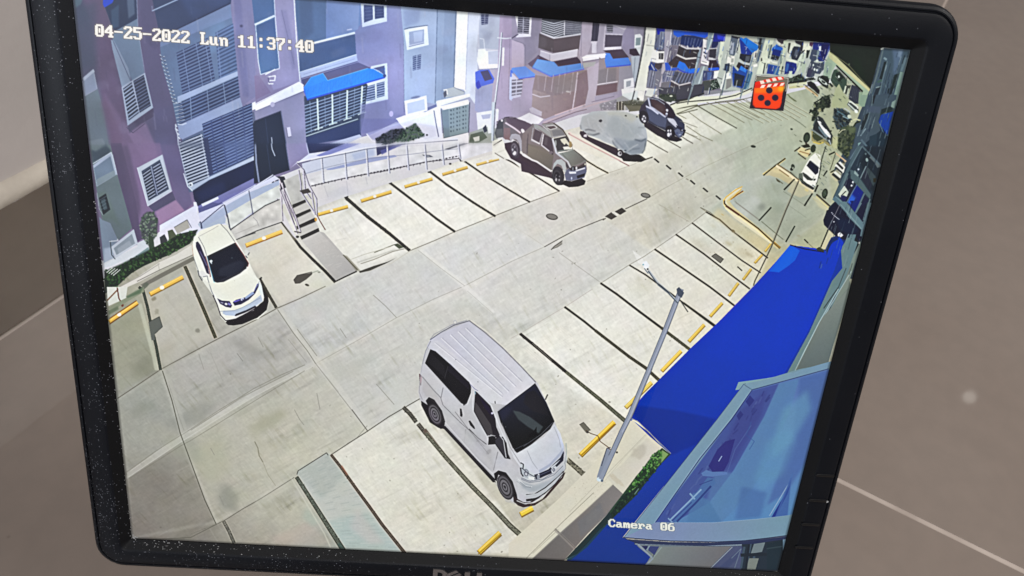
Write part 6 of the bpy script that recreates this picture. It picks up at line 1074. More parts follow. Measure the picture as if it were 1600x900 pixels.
L([1130,512,1225,470], .8, (90,96,140)); L([985,545,1050,570,1130,560,1240,510,1310,440], .9, (110,124,146)); L([975,565,1020,600,1060,608], 1.0, (120,132,150),.8)
IMG_V = [95,780,110,860,180,900,340,1100,780,1590,900,1790,1060,1830,1240,1740,1430,1530,1455,1440,1345,1050,1170,690,860,370,560,120,420,150,200,310,110,600]
O(640, 480, 5.882); r_ = _mask(_map(_pt(IMG_V))); g_ = IMG[r_[0], r_[1]].mean(-1, keepdims=True); w_ = r_[2][..., None]
IMG[r_[0], r_[1]] = IMG[r_[0], r_[1]] * (1 - .45 * w_) + g_ * np.array([.995, 1., 1.012], np.float32) * .45 * w_; IMG[r_[0], r_[1]] *= (1 - .045 * r_[2] + .01 * N3[r_[0], r_[1]])[..., None]

P([115,700,150,780,330,960,470,1120,760,1420,790,1560,640,1440,340,1110,300,900,220,830,140,850,105,780], (160,158,164), .22, soft=4)

# grey the facades a little, toning down the saturated purple
r_ = None
O(0, 0, 1)
r_ = _mask(_map(_pt([60,-60,1300,-60,1300,120,1170,150,1000,150,905,180,790,215,640,190,560,215,500,232,400,290,300,322,290,330,245,365,150,420,60,420])))
g_ = IMG[r_[0], r_[1]].mean(-1, keepdims=True); w_ = (_blur(r_[2], 4) * .12)[..., None]
IMG[r_[0], r_[1]] = IMG[r_[0], r_[1]] * (1 - w_) + g_ * 1.02 * w_
IMG[r_[0], r_[1]] *= (1 + .035 * N2[r_[0], r_[1]] * r_[2] + .02 * N1[r_[0], r_[1]] * r_[2])[..., None]
# ---- dust, glare of the phone camera painted into the picture, compression grain ----
O(0, 0, 1)
r_ = _mask(_map(_pt([100,221,780,221,780,230,100,230])))
b_ = _blur1(IMG[r_[0], r_[1]].copy(), 7, 0); w_ = (_blur(r_[2], 3) * .6)[..., None]
IMG[r_[0], r_[1]] = IMG[r_[0], r_[1]] * (1 - w_) + b_ * w_
# bluish glow painted into the picture over the facades
O(0, 0, 1)
r_ = _mask(_map(_pt([60,-60,1000,-60,1000,150,905,180,790,215,640,190,560,215,500,232,400,290,300,322,290,330,245,365,150,420,60,420])))
Y, X = np.mgrid[r_[0], r_[1]]
q = _map(_pt([570, 110]))[0]
w_ = (np.exp(-(((X - q[0]) / 330.) ** 2 + ((Y - q[1]) / 300.) ** 2)) * _blur(r_[2], 5))[..., None]
IMG[r_[0], r_[1]] = IMG[r_[0], r_[1]] * (1 + np.array([.06, .10, .16], np.float32) * w_) + w_ * np.array([5, 9, 17], np.float32)
# clutter of the far blocks: posts, pipes, shaded jambs, glints
for k in range(210):
    x = 1010 + 285 * RNG.rand(); y0 = 46 + (x - 1010) * .09; y1 = 150 - (x - 1010) * .10
    y = y0 + (y1 - y0) * RNG.rand(); l = 3 + 11 * RNG.rand() * (1 - .5 * (x - 1010) / 285); c = [(30,34,48),(224,228,222),(24,40,90),(110,124,140),(64,66,78),(206,212,208),(40,84,180)][RNG.randint(7)]
    if 1168 < x < 1236 and y > 112: continue
    L([x, y, x - l * .22, y + l], .5 + .8 * RNG.rand(), c, .35 + .45 * RNG.rand())
for k in range(90):
    x = 1010 + 285 * RNG.rand(); y = 50 + (x - 1010) * .09 + 90 * RNG.rand() * (1 - .3 * (x - 1010) / 285)
    if 1168 < x < 1236 and y > 112: continue
    L([x, y, x + 3 + 5 * RNG.rand(), y + 1 + 2 * RNG.rand()], .6 + .7 * RNG.rand(), [(30,34,48),(226,230,224),(70,74,92)][RNG.randint(3)], .6)
# clutter of the building at the right edge and the cars and plants before it
for k in range(170):
    y = 84 + 330 * RNG.rand(); x = 1400 - (y - 80) * .245 + (RNG.rand() - .55) * (44 + 0.08 * (y - 80)); l = 4 + 16 * RNG.rand()
    if x > 1421 - (y - 80) * .2509 - 3: continue
    L([x, y, x - l * .28, y + l], .5 + .9 * RNG.rand(), [(24,34,40),(104,124,134),(44,60,72),(78,96,104),(28,40,60),(140,156,158)][RNG.randint(6)], .3 + .4 * RNG.rand())
for k in range(170):
    y = 120 + 190 * RNG.rand(); x = 1268 + 60 * RNG.rand()
    if x > 1376 - (y - 77) * .36 - 6 or (y < 150 and x > 1290 and y < 90 + (x - 1290)): continue
    L([x, y, x + 1 + 4 * RNG.rand(), y + 1 + 4 * RNG.rand()], .5 + 1.1 * RNG.rand(), [(26,34,30),(206,212,200),(60,72,70),(150,154,120),(40,50,44),(90,104,104)][RNG.randint(6)], .3 + .4 * RNG.rand())
# seams, pipes and stains of the nearer blocks
for k in range(170):
    x = 120 + 880 * RNG.rand(); y = 200 - (x - 120) * .06 - 190 * RNG.rand(); l = 4 + 22 * RNG.rand()
    L([x, y, x + l * (.16 - x / 6000.), y + l], .5 + 1.2 * RNG.rand(), (70,66,92) if RNG.rand() > .45 else (190,188,206), .08 + .16 * RNG.rand(), soft=1)
for k in range(40):
    x = 140 + 840 * RNG.rand(); y = 210 - (x - 120) * .06 - 190 * RNG.rand()
    E(x, y, 4 + 14 * RNG.rand(), 3 + 8 * RNG.rand(), -20, (84,80,108) if RNG.rand() > .5 else (168,166,190), .10, 8, soft=3, wob=.6)
IMG[:] = _blur(IMG, 1) * .55 + IMG * .45
BL = _blur(IMG, 3)
IMG[:] = IMG + (IMG - BL) * .55                                  # sharpening halo of the recorder
BW = _blur(IMG, 22); IMG[:] = IMG + (IMG - BW) * .10; del BW
IMG[:] = 128 + (IMG - 128) * 1.045 + 3.0
IMG[:] = np.clip(IMG, 0, 255)
O(0, 0, 1)
for x, y, rx, ry, a in ((850,190,150,120,.06),(840,170,260,200,.04)):  # pinkish lens-flare haze painted over the picture
    q = _map(_pt([x, y]))[0]
    Y, X = np.mgrid[0:PH, 0:PW]
    w = np.exp(-(((X - q[0]) / (rx * 1.45)) ** 2 + ((Y - q[1]) / (ry * 1.6)) ** 2) / 1.3)[..., None] * a
    IMG[:] = IMG * (1 - w) + w * np.array([214, 190, 196], np.float32)
IMG *= (1 + .010 * N4 + .006 * noise(5))[..., None]
IMG[..., 0] *= 1 + .005 * noise(30); IMG[..., 2] *= 1 + .008 * noise(34)
r_ = _mask(_map(_pt([60,-60,330,-60,350,150,400,260,300,320,240,370,150,400])))
O(0, 0, 1)
r_ = _mask(_map(_pt([60,-60,300,-60,330,150,395,270,290,325,240,365,150,400])))
w_ = _blur(r_[2], 20)[..., None]
IMG[r_[0], r_[1]] = IMG[r_[0], r_[1]] * (1 - w_) + w_ * (IMG[r_[0], r_[1]] * np.array([.95, .97, 1.0], np.float32))
# ---- recorder's text and the recording icon ----
WH, DK = (250, 246, 240), (84, 74, 66)
text("04-25-2022 Lun 11:37:40", (148, 36), (490, 63), 18.5, WH, DK)
text("Camera 06", (953, 811), (1056, 818), 12.0, (236, 238, 226), (40, 52, 76))
O(1150, 90, 10)
P([305,285,825,325,735,848,208,805], (28,22,36)); L([300,380,315,295,810,335,775,540], 1.3, (196,196,180)); P([320,310,800,345,770,500,300,470], (110,108,92)); 
P([280,480,740,455,700,740,680,790,620,818,300,790,262,740,262,690], (250,64,14)); P([290,480,740,460,725,560,285,570], (255,124,10), .8, soft=2); E(700,500,50,40,0,(255,190,20),.8,soft=2); E(350,520,60,34,0,(255,120,20),.6,soft=2)
P([290,420,300,395,640,312,735,315,740,360,430,400,290,470], (236,34,8)); P([285,440,750,395,755,455,290,490], (222,30,8))
for q in ([365,375,425,370,445,415,385,430],[460,355,520,350,542,392,480,405],[552,335,610,330,635,372,575,385],[640,318,700,315,725,355,665,362],[370,490,400,440,460,438,430,485],[474,480,500,432,560,425,530,472],[570,470,600,418,655,415,625,460],[672,460,700,412,755,405,730,450]): P(q, (255,236,222))
for x, y, r in ((515,525,52),(388,640,52),(608,640,52),(490,722,50)): E(x, y, r, r * .95, 0, (32,26,52))
L([262,690,262,750,300,790,620,818,680,790,710,700], 1.0, (190,30,10))
# light grain only: keep it in range and darken the edge rows with painted bezel shade
Y, X = np.mgrid[0:PH, 0:PW].astype(np.float32)
ed = np.minimum(np.minimum(X, PW - 1 - X), np.minimum(Y, PH - 1 - Y))
IMG *= (.55 + .45 * np.clip(ed / 7., 0, 1))[..., None]
IMG[:] = np.clip(IMG, 0, 255)

# ---------------------------------------------------------------- materials
def mat(name, base, rough=.5, spec=.5, **kw):
    m = bpy.data.materials.new(name); m.use_nodes = True
    b = m.node_tree.nodes["Principled BSDF"]
    b.inputs["Base Color"].default_value = (*base, 1); b.inputs["Roughness"].default_value = rough
    b.inputs["Specular IOR Level"].default_value = spec
    for k, v in kw.items():
        b.inputs[k.replace('_', ' ')].default_value = v
    return m, m.node_tree, b

def nd(t, typ, **kw):
    n = t.nodes.new(typ)
    for k, v in kw.items():
        if k.startswith('i_'):
            n.inputs[k[2:].replace('_', ' ')].default_value = v
        else:
            setattr(n, k, v)
    return n

def ramp(t, src, stops):
    r = nd(t, 'ShaderNodeValToRGB'); t.links.new(src, r.inputs[0])
    e = r.color_ramp.elements
    while len(e) < len(stops):
        e.new(.5)
    for k, (p, c) in enumerate(stops):
        e[k].position = p; e[k].color = (*c, 1) if len(c) == 3 else c
    return r.outputs[0]

def tile_material(name, c0, c1, rough, off):
    m, t, b = mat(name, c0, rough)
    tc = nd(t, 'ShaderNodeTexCoord'); mp = nd(t, 'ShaderNodeMapping'); mp.inputs['Location'].default_value = (off, off * 2, 0)
    t.links.new(tc.outputs['Object'], mp.inputs[0])
    n1 = nd(t, 'ShaderNodeTexNoise', i_Scale=3.2, i_Detail=5.0, i_Roughness=.6); t.links.new(mp.outputs[0], n1.inputs[0])
    col = ramp(t, n1.outputs[0], [(.3, c0), (.72, c1)])
    n2 = nd(t, 'ShaderNodeTexNoise', i_Scale=48.0, i_Detail=3.0); t.links.new(mp.outputs[0], n2.inputs[0])
    mx = nd(t, 'ShaderNodeMix', data_type='RGBA', blend_type='MULTIPLY'); mx.inputs[0].default_value = .35
    t.links.new(col, mx.inputs[6]); t.links.new(ramp(t, n2.outputs[0], [(.35, (.9, .9, .9)), (.65, (1.06, 1.05, 1.04))]), mx.inputs[7])
    # a few scuffs and specks
    v = nd(t, 'ShaderNodeTexVoronoi', i_Scale=9.0); t.links.new(mp.outputs[0], v.inputs[0])
    sp = ramp(t, v.outputs['Distance'], [(.0, (.35, .35, .35)), (.012, (.5, .48, .46)), (.022, (1, 1, 1))])
    m2 = nd(t, 'ShaderNodeMix', data_type='RGBA', blend_type='MULTIPLY'); m2.inputs[0].default_value = .8
    t.links.new(mx.outputs[2], m2.inputs[6]); t.links.new(sp, m2.inputs[7]); t.links.new(m2.outputs[2], b.inputs['Base Color'])
    n3 = nd(t, 'ShaderNodeTexNoise', i_Scale=5.0, i_Detail=4.0); t.links.new(mp.outputs[0], n3.inputs[0])
    t.links.new(ramp(t, n3.outputs[0], [(.3, (rough * .7,) * 3), (.75, (rough * 1.5,) * 3)]), b.inputs['Roughness'])
    bp = nd(t, 'ShaderNodeBump', i_Strength=.008, i_Distance=.002); n4 = nd(t, 'ShaderNodeTexNoise', i_Scale=14.0, i_Detail=2.0)
    t.links.new(mp.outputs[0], n4.inputs[0]); t.links.new(n4.outputs[0], bp.inputs['Height']); t.links.new(bp.outputs[0], b.inputs['Normal'])
    return m
FLOOR = tile_material("taupe_porcelain", (.222, .180, .152), (.248, .206, .177), .035, 0)
SKIRT = tile_material("brown_skirting_porcelain", (.125, .098, .076), (.15, .118, .093), .22, 3)
m, t, b = mat("grout", (.66, .58, .52), .9, .2)
n = nd(t, 'ShaderNodeTexNoise', i_Scale=160.0, i_Detail=4.0); t.links.new(ramp(t, n.outputs[0], [(.3, (.38, .32, .28)), (.7, (.50, .43, .38))]), b.inputs['Base Color'])
GROUT = m
def wall_material(name, c0, c1, scale, bump):
    m, t, b = mat(name, c0, .75, .3)
    tc = nd(t, 'ShaderNodeTexCoord')
    n = nd(t, 'ShaderNodeTexNoise', i_Scale=scale, i_Detail=6.0, i_Roughness=.65); t.links.new(tc.outputs['Object'], n.inputs[0])
    t.links.new(ramp(t, n.outputs[0], [(.3, c0), (.7, c1)]), b.inputs['Base Color'])
    bp = nd(t, 'ShaderNodeBump', i_Strength=bump, i_Distance=.002); n2 = nd(t, 'ShaderNodeTexNoise', i_Scale=90.0, i_Detail=5.0)
    t.links.new(tc.outputs['Object'], n2.inputs[0]); t.links.new(n2.outputs[0], bp.inputs['Height']); t.links.new(bp.outputs[0], b.inputs['Normal'])
    return m
WALLM = wall_material("grey_wall_paint", (.45, .415, .395), (.52, .475, .455), 4.0, .15)
BAND = wall_material("cream_filler", (.42, .375, .32), (.52, .47, .40), 34.0, .5)

def plastic(name, base, rough, dust):
    """black moulded plastic with dust specks that thicken towards the left of the monitor"""
    m, t, b = mat(name, base, rough, .15)
    tc = nd(t, 'ShaderNodeTexCoord')
    v = nd(t, 'ShaderNodeTexVoronoi', i_Scale=1500.0); t.links.new(tc.outputs['Object'], v.inputs[0])
    near = nd(t, 'ShaderNodeMath', operation='LESS_THAN'); near.inputs[1].default_value = .36; t.links.new(v.outputs['Distance'], near.inputs[0])
    sep = nd(t, 'ShaderNodeSeparateXYZ'); t.links.new(tc.outputs['Object'], sep.inputs[0])
    gx = nd(t, 'ShaderNodeMapRange'); gx.inputs[1].default_value = -.20; gx.inputs[2].default_value = .05; gx.inputs[3].default_value = dust; gx.inputs[4].default_value = dust * .02
    t.links.new(sep.outputs[0], gx.inputs[0])
    n = nd(t, 'ShaderNodeTexNoise', i_Scale=26.0, i_Detail=4.0, i_Roughness=.7); t.links.new(tc.outputs['Object'], n.inputs[0])
    nr = nd(t, 'ShaderNodeMapRange'); nr.inputs[1].default_value = .38; nr.inputs[2].default_value = .68; nr.inputs[3].default_value = .12; nr.inputs[4].default_value = 2.0; t.links.new(n.outputs[0], nr.inputs[0])
    th = nd(t, 'ShaderNodeMath', operation='MULTIPLY'); t.links.new(gx.outputs[0], th.inputs[0]); t.links.new(nr.outputs[0], th.inputs[1])
    cs = nd(t, 'ShaderNodeSeparateColor'); t.links.new(v.outputs['Color'], cs.inputs[0])
    pick = nd(t, 'ShaderNodeMath', operation='LESS_THAN'); t.links.new(cs.outputs[0], pick.inputs[0]); t.links.new(th.outputs[0], pick.inputs[1])
    k = nd(t, 'ShaderNodeMath', operation='MULTIPLY'); t.links.new(near.outputs[0], k.inputs[0]); t.links.new(pick.outputs[0], k.inputs[1])
    k2 = nd(t, 'ShaderNodeMath', operation='MULTIPLY'); t.links.new(k.outputs[0], k2.inputs[0]); t.links.new(cs.outputs[1], k2.inputs[1])
    mx = nd(t, 'ShaderNodeMix', data_type='RGBA'); t.links.new(k2.outputs[0], mx.inputs[0]); mx.inputs[6].default_value = (*base, 1); mx.inputs[7].default_value = (.20, .21, .24, 1)
    # faint film of dust and finger smears, plus painted bluish sheen at top left
    n5 = nd(t, 'ShaderNodeTexNoise', i_Scale=11.0, i_Detail=5.0); t.links.new(tc.outputs['Object'], n5.inputs[0])
    fm = nd(t, 'ShaderNodeMapRange'); fm.inputs[1].default_value = .4; fm.inputs[2].default_value = .75; fm.inputs[3].default_value = 0.; fm.inputs[4].default_value = .008; t.links.new(n5.outputs[0], fm.inputs[0])
    gy = nd(t, 'ShaderNodeMapRange'); gy.inputs[1].default_value = -.02; gy.inputs[2].default_value = .16; t.links.new(sep.outputs[1], gy.inputs[0])
    hx = nd(t, 'ShaderNodeMapRange'); hx.inputs[1].default_value = -.16; hx.inputs[2].default_value = -.195; t.links.new(sep.outputs[0], hx.inputs[0])
    hh = nd(t, 'ShaderNodeMath', operation='MULTIPLY'); t.links.new(gy.outputs[0], hh.inputs[0]); t.links.new(hx.outputs[0], hh.inputs[1])
    h2 = nd(t, 'ShaderNodeMath', operation='MULTIPLY'); h2.inputs[1].default_value = .035; t.links.new(hh.outputs[0], h2.inputs[0])
    h3 = nd(t, 'ShaderNodeMath', operation='ADD'); t.links.new(h2.outputs[0], h3.inputs[0]); t.links.new(fm.outputs[0], h3.inputs[1])
    m3 = nd(t, 'ShaderNodeMix', data_type='RGBA'); t.links.new(h3.outputs[0], m3.inputs[0]); t.links.new(mx.outputs[2], m3.inputs[6]); m3.inputs[7].default_value = (.26, .29, .36, 1)
    t.links.new(m3.outputs[2], b.inputs['Base Color'])
    rr_ = nd(t, 'ShaderNodeMapRange'); rr_.inputs[3].default_value = rough * .85; rr_.inputs[4].default_value = rough * 1.25; t.links.new(n5.outputs[0], rr_.inputs[0]); t.links.new(rr_.outputs[0], b.inputs['Roughness'])
    bp = nd(t, 'ShaderNodeBump', i_Strength=.12, i_Distance=.0004); n6 = nd(t, 'ShaderNodeTexNoise', i_Scale=1400.0, i_Detail=2.0)
    t.links.new(tc.outputs['Object'], n6.inputs[0]); t.links.new(n6.outputs[0], bp.inputs['Height']); t.links.new(bp.outputs[0], b.inputs['Normal'])
    return m
BEZ = plastic("black_bezel_plastic", (.0038, .0045, .0068), .42, .16)
LIP = plastic("black_inner_lip_plastic", (.0035, .0035, .004), .5, .05)
BACKP = plastic("black_back_plastic", (.012, .012, .014), .45, .05)
BUT, _, _ = mat("gloss_black_button", (.003, .003, .0035), .3)
CHROME, _, _ = mat("brushed_metal_letters", (.40, .39, .40), .32, .5, Metallic=1.0)
CRUMB, _, _ = mat("pale_dust", (.34, .34, .34), .9, .2)

# the lit panel
img = bpy.data.images.new("surveillance_picture", PW, PH, alpha=False)
px = np.ones((PH, PW, 4), np.float32); px[..., :3] = IMG[::-1] / 255.0
img.pixels.foreach_set(px.ravel()); img.update(); img.pack()
SCR, t, b = mat("lit_lcd_panel", (.006, .006, .007), .42, .25)
ti = nd(t, 'ShaderNodeTexImage', image=img, interpolation='Linear', extension='EXTEND')
t.links.new(ti.outputs[0], b.inputs['Emission Color']); b.inputs['Emission Strength'].default_value = 1.0

# ---------------------------------------------------------------- helpers
def obj(name, bm, material, parent=None, smooth=False, angle=None):
    me = bpy.data.meshes.new(name); bm.to_mesh(me); bm.free()
    for mm in (material if isinstance(material, (list, tuple)) else [material]):
        me.materials.append(mm)
    if smooth:
        for p in me.polygons:
            p.use_smooth = True
        if angle:
            me.set_sharp_from_angle(angle=math.radians(angle))
    o = bpy.data.objects.new(name, me); C.objects.link(o)
    if parent:
        o.parent = parent
    return o

def box(bm, x0, x1, y0, y1, z0, z1, bev=0, seg=2):
    r = bmesh.ops.create_cube(bm, size=1)
    bmesh.ops.scale(bm, vec=(x1 - x0, y1 - y0, z1 - z0), verts=r['verts'])
    bmesh.ops.translate(bm, vec=((x0 + x1) / 2, (y0 + y1) / 2, (z0 + z1) / 2), verts=r['verts'])
    if bev:
        es = list({e for v in r['verts'] for e in v.link_edges})
        bmesh.ops.bevel(bm, geom=es, offset=bev, segments=seg, profile=.5, affect='EDGES')

def rrect(x0, x1, y0, y1, r, z, n=10):
    """rounded rectangle loop, counter-clockwise"""
    out = []
    for cx, cy, a0 in ((x1 - r, y1 - r, 0), (x0 + r, y1 - r, 90), (x0 + r, y0 + r, 180), (x1 - r, y0 + r, 270)):
        for k in range(n + 1):
            a = math.radians(a0 + 90 * k / n)
            out.append((cx + r * math.cos(a), cy + r * math.sin(a), z))
    return out

def loft(bm, loops, mats=None, cap0=False, cap1=False):
    vs = [[bm.verts.new(p) for p in l] for l in loops]
    n = len(vs[0])
    for i in range(len(vs) - 1):
        for k in range(n):
            f = bm.faces.new((vs[i][k], vs[i][(k + 1) % n], vs[i + 1][(k + 1) % n], vs[i + 1][k]))
            if mats:
                f.material_index = mats[i]
    if cap0:
        bm.faces.new(vs[0][::-1])
    if cap1:
        bm.faces.new(vs[-1])

def extrude_poly(bm, pts, z0, z1):
    lo = [bm.verts.new((x, y, z0)) for x, y in pts]; hi = [bm.verts.new((x, y, z1)) for x, y in pts]
    n = len(pts)
    f = [bm.faces.new(hi), bm.faces.new(lo[::-1])]
    for k in range(n):
        f.append(bm.faces.new((lo[k], lo[(k + 1) % n], hi[(k + 1) % n], hi[k])))
    bmesh.ops.recalc_face_normals(bm, faces=f)

# ---------------------------------------------------------------- setting: floor of large tiles, wall with tiled skirting
bm = bmesh.new(); box(bm, -6, 7, -5, .66, -.06, -.0005)
floor = obj("floor", bm, GROUT); floor['kind'] = 'structure'
JX = [.5175 + 1.25 * k for k in range(-4, 5)]; JY = [.617 - .6 * k for k in range(0, 8)]
g = .0018
tile_me = None
for i in range(len(JX) - 1):
    for j in range(len(JY) - 1):
        if tile_me is None:
            bm = bmesh.new(); box(bm, -.625 + g, .625 - g, -.3 + g, .3 - g, -.009, 0, .0009, 1)
            o = obj("floor_tile", bm, FLOOR, floor); tile_me = o.data
        else:
            o = bpy.data.objects.new("floor_tile", tile_me); C.objects.link(o); o.parent = floor
        o.location = ((JX[i] + JX[i + 1]) / 2, (JY[j] + JY[j + 1]) / 2, random.Random(i * 9 + j).uniform(-.0002, .0002))
bm = bmesh.new(); box(bm, -6, 7, .63, .80, -.05, 2.6)
wall = obj("wall", bm, WALLM); wall['kind'] = 'structure'
sk_me = None
for i in range(len(JX) - 1):
    if sk_me is None:
        bm = bmesh.new(); box(bm, -.625 + .001, .625 - .001, -.0065, .0065, -.0595, .0595, .0008, 1)
        o = obj("skirting_tile", bm, SKIRT, wall); sk_me = o.data
    else:
        o = bpy.data.objects.new("skirting_tile", sk_me); C.objects.link(o); o.parent = wall
    o.location = ((JX[i] + JX[i + 1]) / 2, .6235, .0607)
# uneven bead of filler and paint over the skirting
bm = bmesh.new(); rnd = random.Random(3)
xs = [-1.2 + .006 * k for k in range(520)]
rows = []
w1 = w2 = 0.
for x in xs:
    w1 = w1 * .8 + rnd.uniform(-.0005, .0005); w2 = w2 * .9 + rnd.uniform(-.0004, .0004)
    rows.append([bm.verts.new(p) for p in ((x, .6299, .1335 + w2), (x, .6255, .1325 + w2 + w1 * .5), (x, .6195, .1262 + w1), (x, .6165, .1196 + w1 + rnd.uniform(-.0004, .0004)), (x, .6185, .1180 + w1))])
for a, c in zip(rows, rows[1:]):
    for k in range(4):
        bm.faces.new((a[k], a[k + 1], c[k + 1], c[k]))
bmesh.ops.recalc_face_normals(bm, faces=bm.faces[:])
obj("filler_bead", bm, BAND, wall, True)

# ---------------------------------------------------------------- the monitor (millimetre-true: 19-inch 5:4 panel)
MR = Matrix(((0.50240933, 0.32389606, -0.80167088), (-0.86462990, 0.18820585, -0.46582582), (0, 0.92718386, 0.37460659)))
mon = bpy.data.objects.new("computer_monitor", None); C.objects.link(mon)
mon.empty_display_size = .1
mon['label'] = "dusty black square monitor showing a parking lot camera feed, standing on the tiled floor"
mon['category'] = "monitor"
PM = Matrix.Translation((0.25990192, 0.14367377, 0.28585651)) @ MR.to_4x4()
mon.matrix_world = Matrix.Translation((PM.translation.x + .06, PM.translation.y + .035, 0)) 
IM = mon.matrix_world.inverted() @ PM                                 # panel frame inside the monitor's own frame
def part(name, bm, material, smooth=False, angle=None, parent=None):
    if parent is None:
        o = obj(name, bm, material, mon, smooth, angle); o.matrix_local = IM
    else:
        o = obj(name, bm, material, parent, smooth, angle)
    return o
HX, YT, YB = .2085, .1712, -.1690
def off(d, z, r=.0165):
    return rrect(-HX + d, HX - d, YB + d, YT - d, max(r - d, .002), z)
def inner(hx, hy, z, r):
    return rrect(-hx, hx, -hy, hy, r, z)
bm = bmesh.new()
loft(bm, [off(.0016, -.016), off(.0003, -.008), off(0, -.001), off(.0003, .0012), off(.0012, .0028), off(.0024, .0034), off(.0030, .0034), off(.0033, .0026), off(.0038, .0026), off(.0042, .0040),
          off(.0055, .0045), inner(.1950, .1572, .0046, .0055), inner(.1940, .1562, .0044, .0045), inner(.1932, .1554, .0038, .0035), inner(.1890, .1514, .0008, .0008), inner(.1884, .1508, .0003, .0005), inner(.1884, .1508, -.0030, .0005)],
     mats=[0] * 13 + [1] * 3)
bmesh.ops.recalc_face_normals(bm, faces=bm.faces[:])
part("bezel", bm, [BEZ, LIP], True, 24)

bm = bmesh.new()
loft(bm, [off(.0022, -.0165), off(.0040, -.0190), off(.0120, -.0300), off(.0400, -.0440, .03), off(.0480, -.0460, .05)], cap1=True, cap0=True)
bmesh.ops.recalc_face_normals(bm, faces=bm.faces[:])
part("back_cover", bm, BACKP, True, 30)

# the panel: flat, lit, with the picture mapped once across it
SW, SH = .37632, .30110
def panel_uv(o):
    me = o.data; uv = me.uv_layers.new(name="panel")
    for lp in me.loops:
        c = me.vertices[lp.vertex_index].co
        uv.data[lp.index].uv = (c.x / SW + .5, c.y / SH + .5)
bm = bmesh.new()
vs = [bm.verts.new(p) for p in ((-SW / 2, -SH / 2, 0), (SW / 2, -SH / 2, 0), (SW / 2, SH / 2, 0), (-SW / 2, SH / 2, 0))]
bm.faces.new(vs)
screen = part("screen", bm, SCR); panel_uv(screen)
screen['label'] = "lit screen showing a car park seen from above beside apartment blocks"
def shown(name, pts, label=None):
    """an element shown on the panel, outlined as its own thin piece of the lit surface"""
    q = np.array(pts, float).reshape(-1, 2); q = np.c_[q, np.ones(len(q))] @ HM.T; q = q[:, :2] / q[:, 2:]
    q[:, 0] = np.clip(q[:, 0], 1, PW - 1); q[:, 1] = np.clip(q[:, 1], 1, PH - 1)
    bm = bmesh.new()
    v = [bm.verts.new(((u / PW - .5) * SW, (.5 - w / PH) * SH, .00005)) for u, w in q]
    f = bm.faces.new(v); f.normal_update()
    if f.normal.z < 0:
        f.normal_flip()
    bmesh.ops.triangulate(bm, faces=[f])
    o = part(name, bm, SCR, parent=screen); panel_uv(o)
    if label:
        o['label'] = label
def sh(name, pts, s, ox, oy, label=None):
    a = np.array(pts, float).reshape(-1, 2) / s + (ox, oy); shown(name, a.ravel(), label)
sh("shown_van", [95,780,110,860,115,870,180,900,190,1010,250,1090,300,1120,340,1100,780,1590,830,1600,840,1690,900,1790,990,1800,1060,1830,1160,1800,1260,1740,1340,1640,1430,1530,1455,1440,1450,1250,1345,1050,1250,840,1170,690,1040,545,860,370,720,225,560,120,420,150,290,230,200,310,140,440,110,600,95,640], 5.882, 640, 480, "silver van parked in the foreground of the screen picture")
sh("shown_sedan", [210,430,230,340,280,270,380,210,560,110,640,90,700,110,800,240,900,360,1000,500,1060,490,1110,530,1080,640,1180,880,1250,970,1300,1080,1400,1240,1412,1320,1340,1480,1200,1590,1000,1670,860,1685,770,1660,740,1605,680,1570,620,1480,560,1260,500,1100,440,930,370,980,310,880,240,620], 10, 280, 340, "white sedan parked nose out on the left of the screen picture")
sh("shown_pickup", [190,540,170,300,200,240,360,235,420,270,520,300,620,340,760,350,960,320,1080,400,1130,500,1200,620,1260,650,1260,750,1470,900,1480,1080,1420,1180,1460,1230,1400,1300,1200,1330,1060,1300,980,1260,930,1190,700,1060,440,880,330,880,290,820,200,720], 10, 770, 160, "grey pickup truck among the parked cars on the screen")
sh("shown_covered_car", [120,550,140,430,160,340,220,320,380,270,600,270,720,290,840,330,900,400,960,500,975,600,960,700,930,800,960,880,800,880,640,860,500,790,300,680,160,600], 8, 890, 140, "car under a pale grey cover on the screen")
sh("shown_hatchback", [875,340,870,280,900,210,950,150,990,105,1120,115,1240,190,1290,250,1330,330,1400,380,1440,440,1445,520,1400,600,1410,640,1340,660,1240,640,1180,560,1000,430,920,420], 8, 890, 140, "dark hatchback parked behind the covered car on the screen")
sh("shown_silver_car", [690,130,750,80,810,110,815,180,800,300,780,420,740,540,680,540,560,460,540,380,600,300,640,220], 8, 1180, 230, "small silver car on the far right of the screen picture")
shown("shown_lamp_post", [1000,404,1016,406,1022,424,1046,446,1058,450,1072,458,1069,470,1028,600,1008,655,990,690,956,752,948,758,935,752,937,738,948,702,962,698,981,655,998,608,1018,598,1056,470,1040,462,1012,428,1002,424], "grey street lamp post leaning across the lower right of the screen picture")
shown("shown_blue_roof", [1236,384,1289,392,1312,370,1318,380,1300,440,1265,515,1228,583,1169,606,1064,770,1040,815,1005,860,985,872,892,874,960,812,1049,710,988,662,988,640,1010,615,1080,545,1170,460], "deep blue roof filling the lower right of the screen picture")
shown("shown_window", [1169,606,1293,574,1236,818,1232,845,1110,845,985,842,1000,800,1064,770], "blue window of the near building in the corner of the screen")
shown("shown_awning", [474,136,486,120,505,113,575,106,585,107,602,117,602,122,481,157], "bright blue awning over the ground floor grille on the screen")
shown("shown_door", [398,190,440,173,453,262,405,283], "dark entrance door of the lilac block on the screen")
shown("shown_steps", [432,272,470,262,500,330,505,360,540,400,561,424,525,440,462,372,440,340], "outdoor steps with white handrails on the screen")
shown("shown_meter_cabinet", [689,170,732,157,735,205,694,217], "grey meter cabinet against a white wall on the screen")
shown("shown_date_and_time", [146,33,494,60,493,84,145,57], "white date and time 04-25-2022 Lun 11:37:40 at the top of the screen")
shown("shown_camera_name", [951,808,1059,815,1058,833,950,826], "white words Camera 06 at the bottom of the screen")
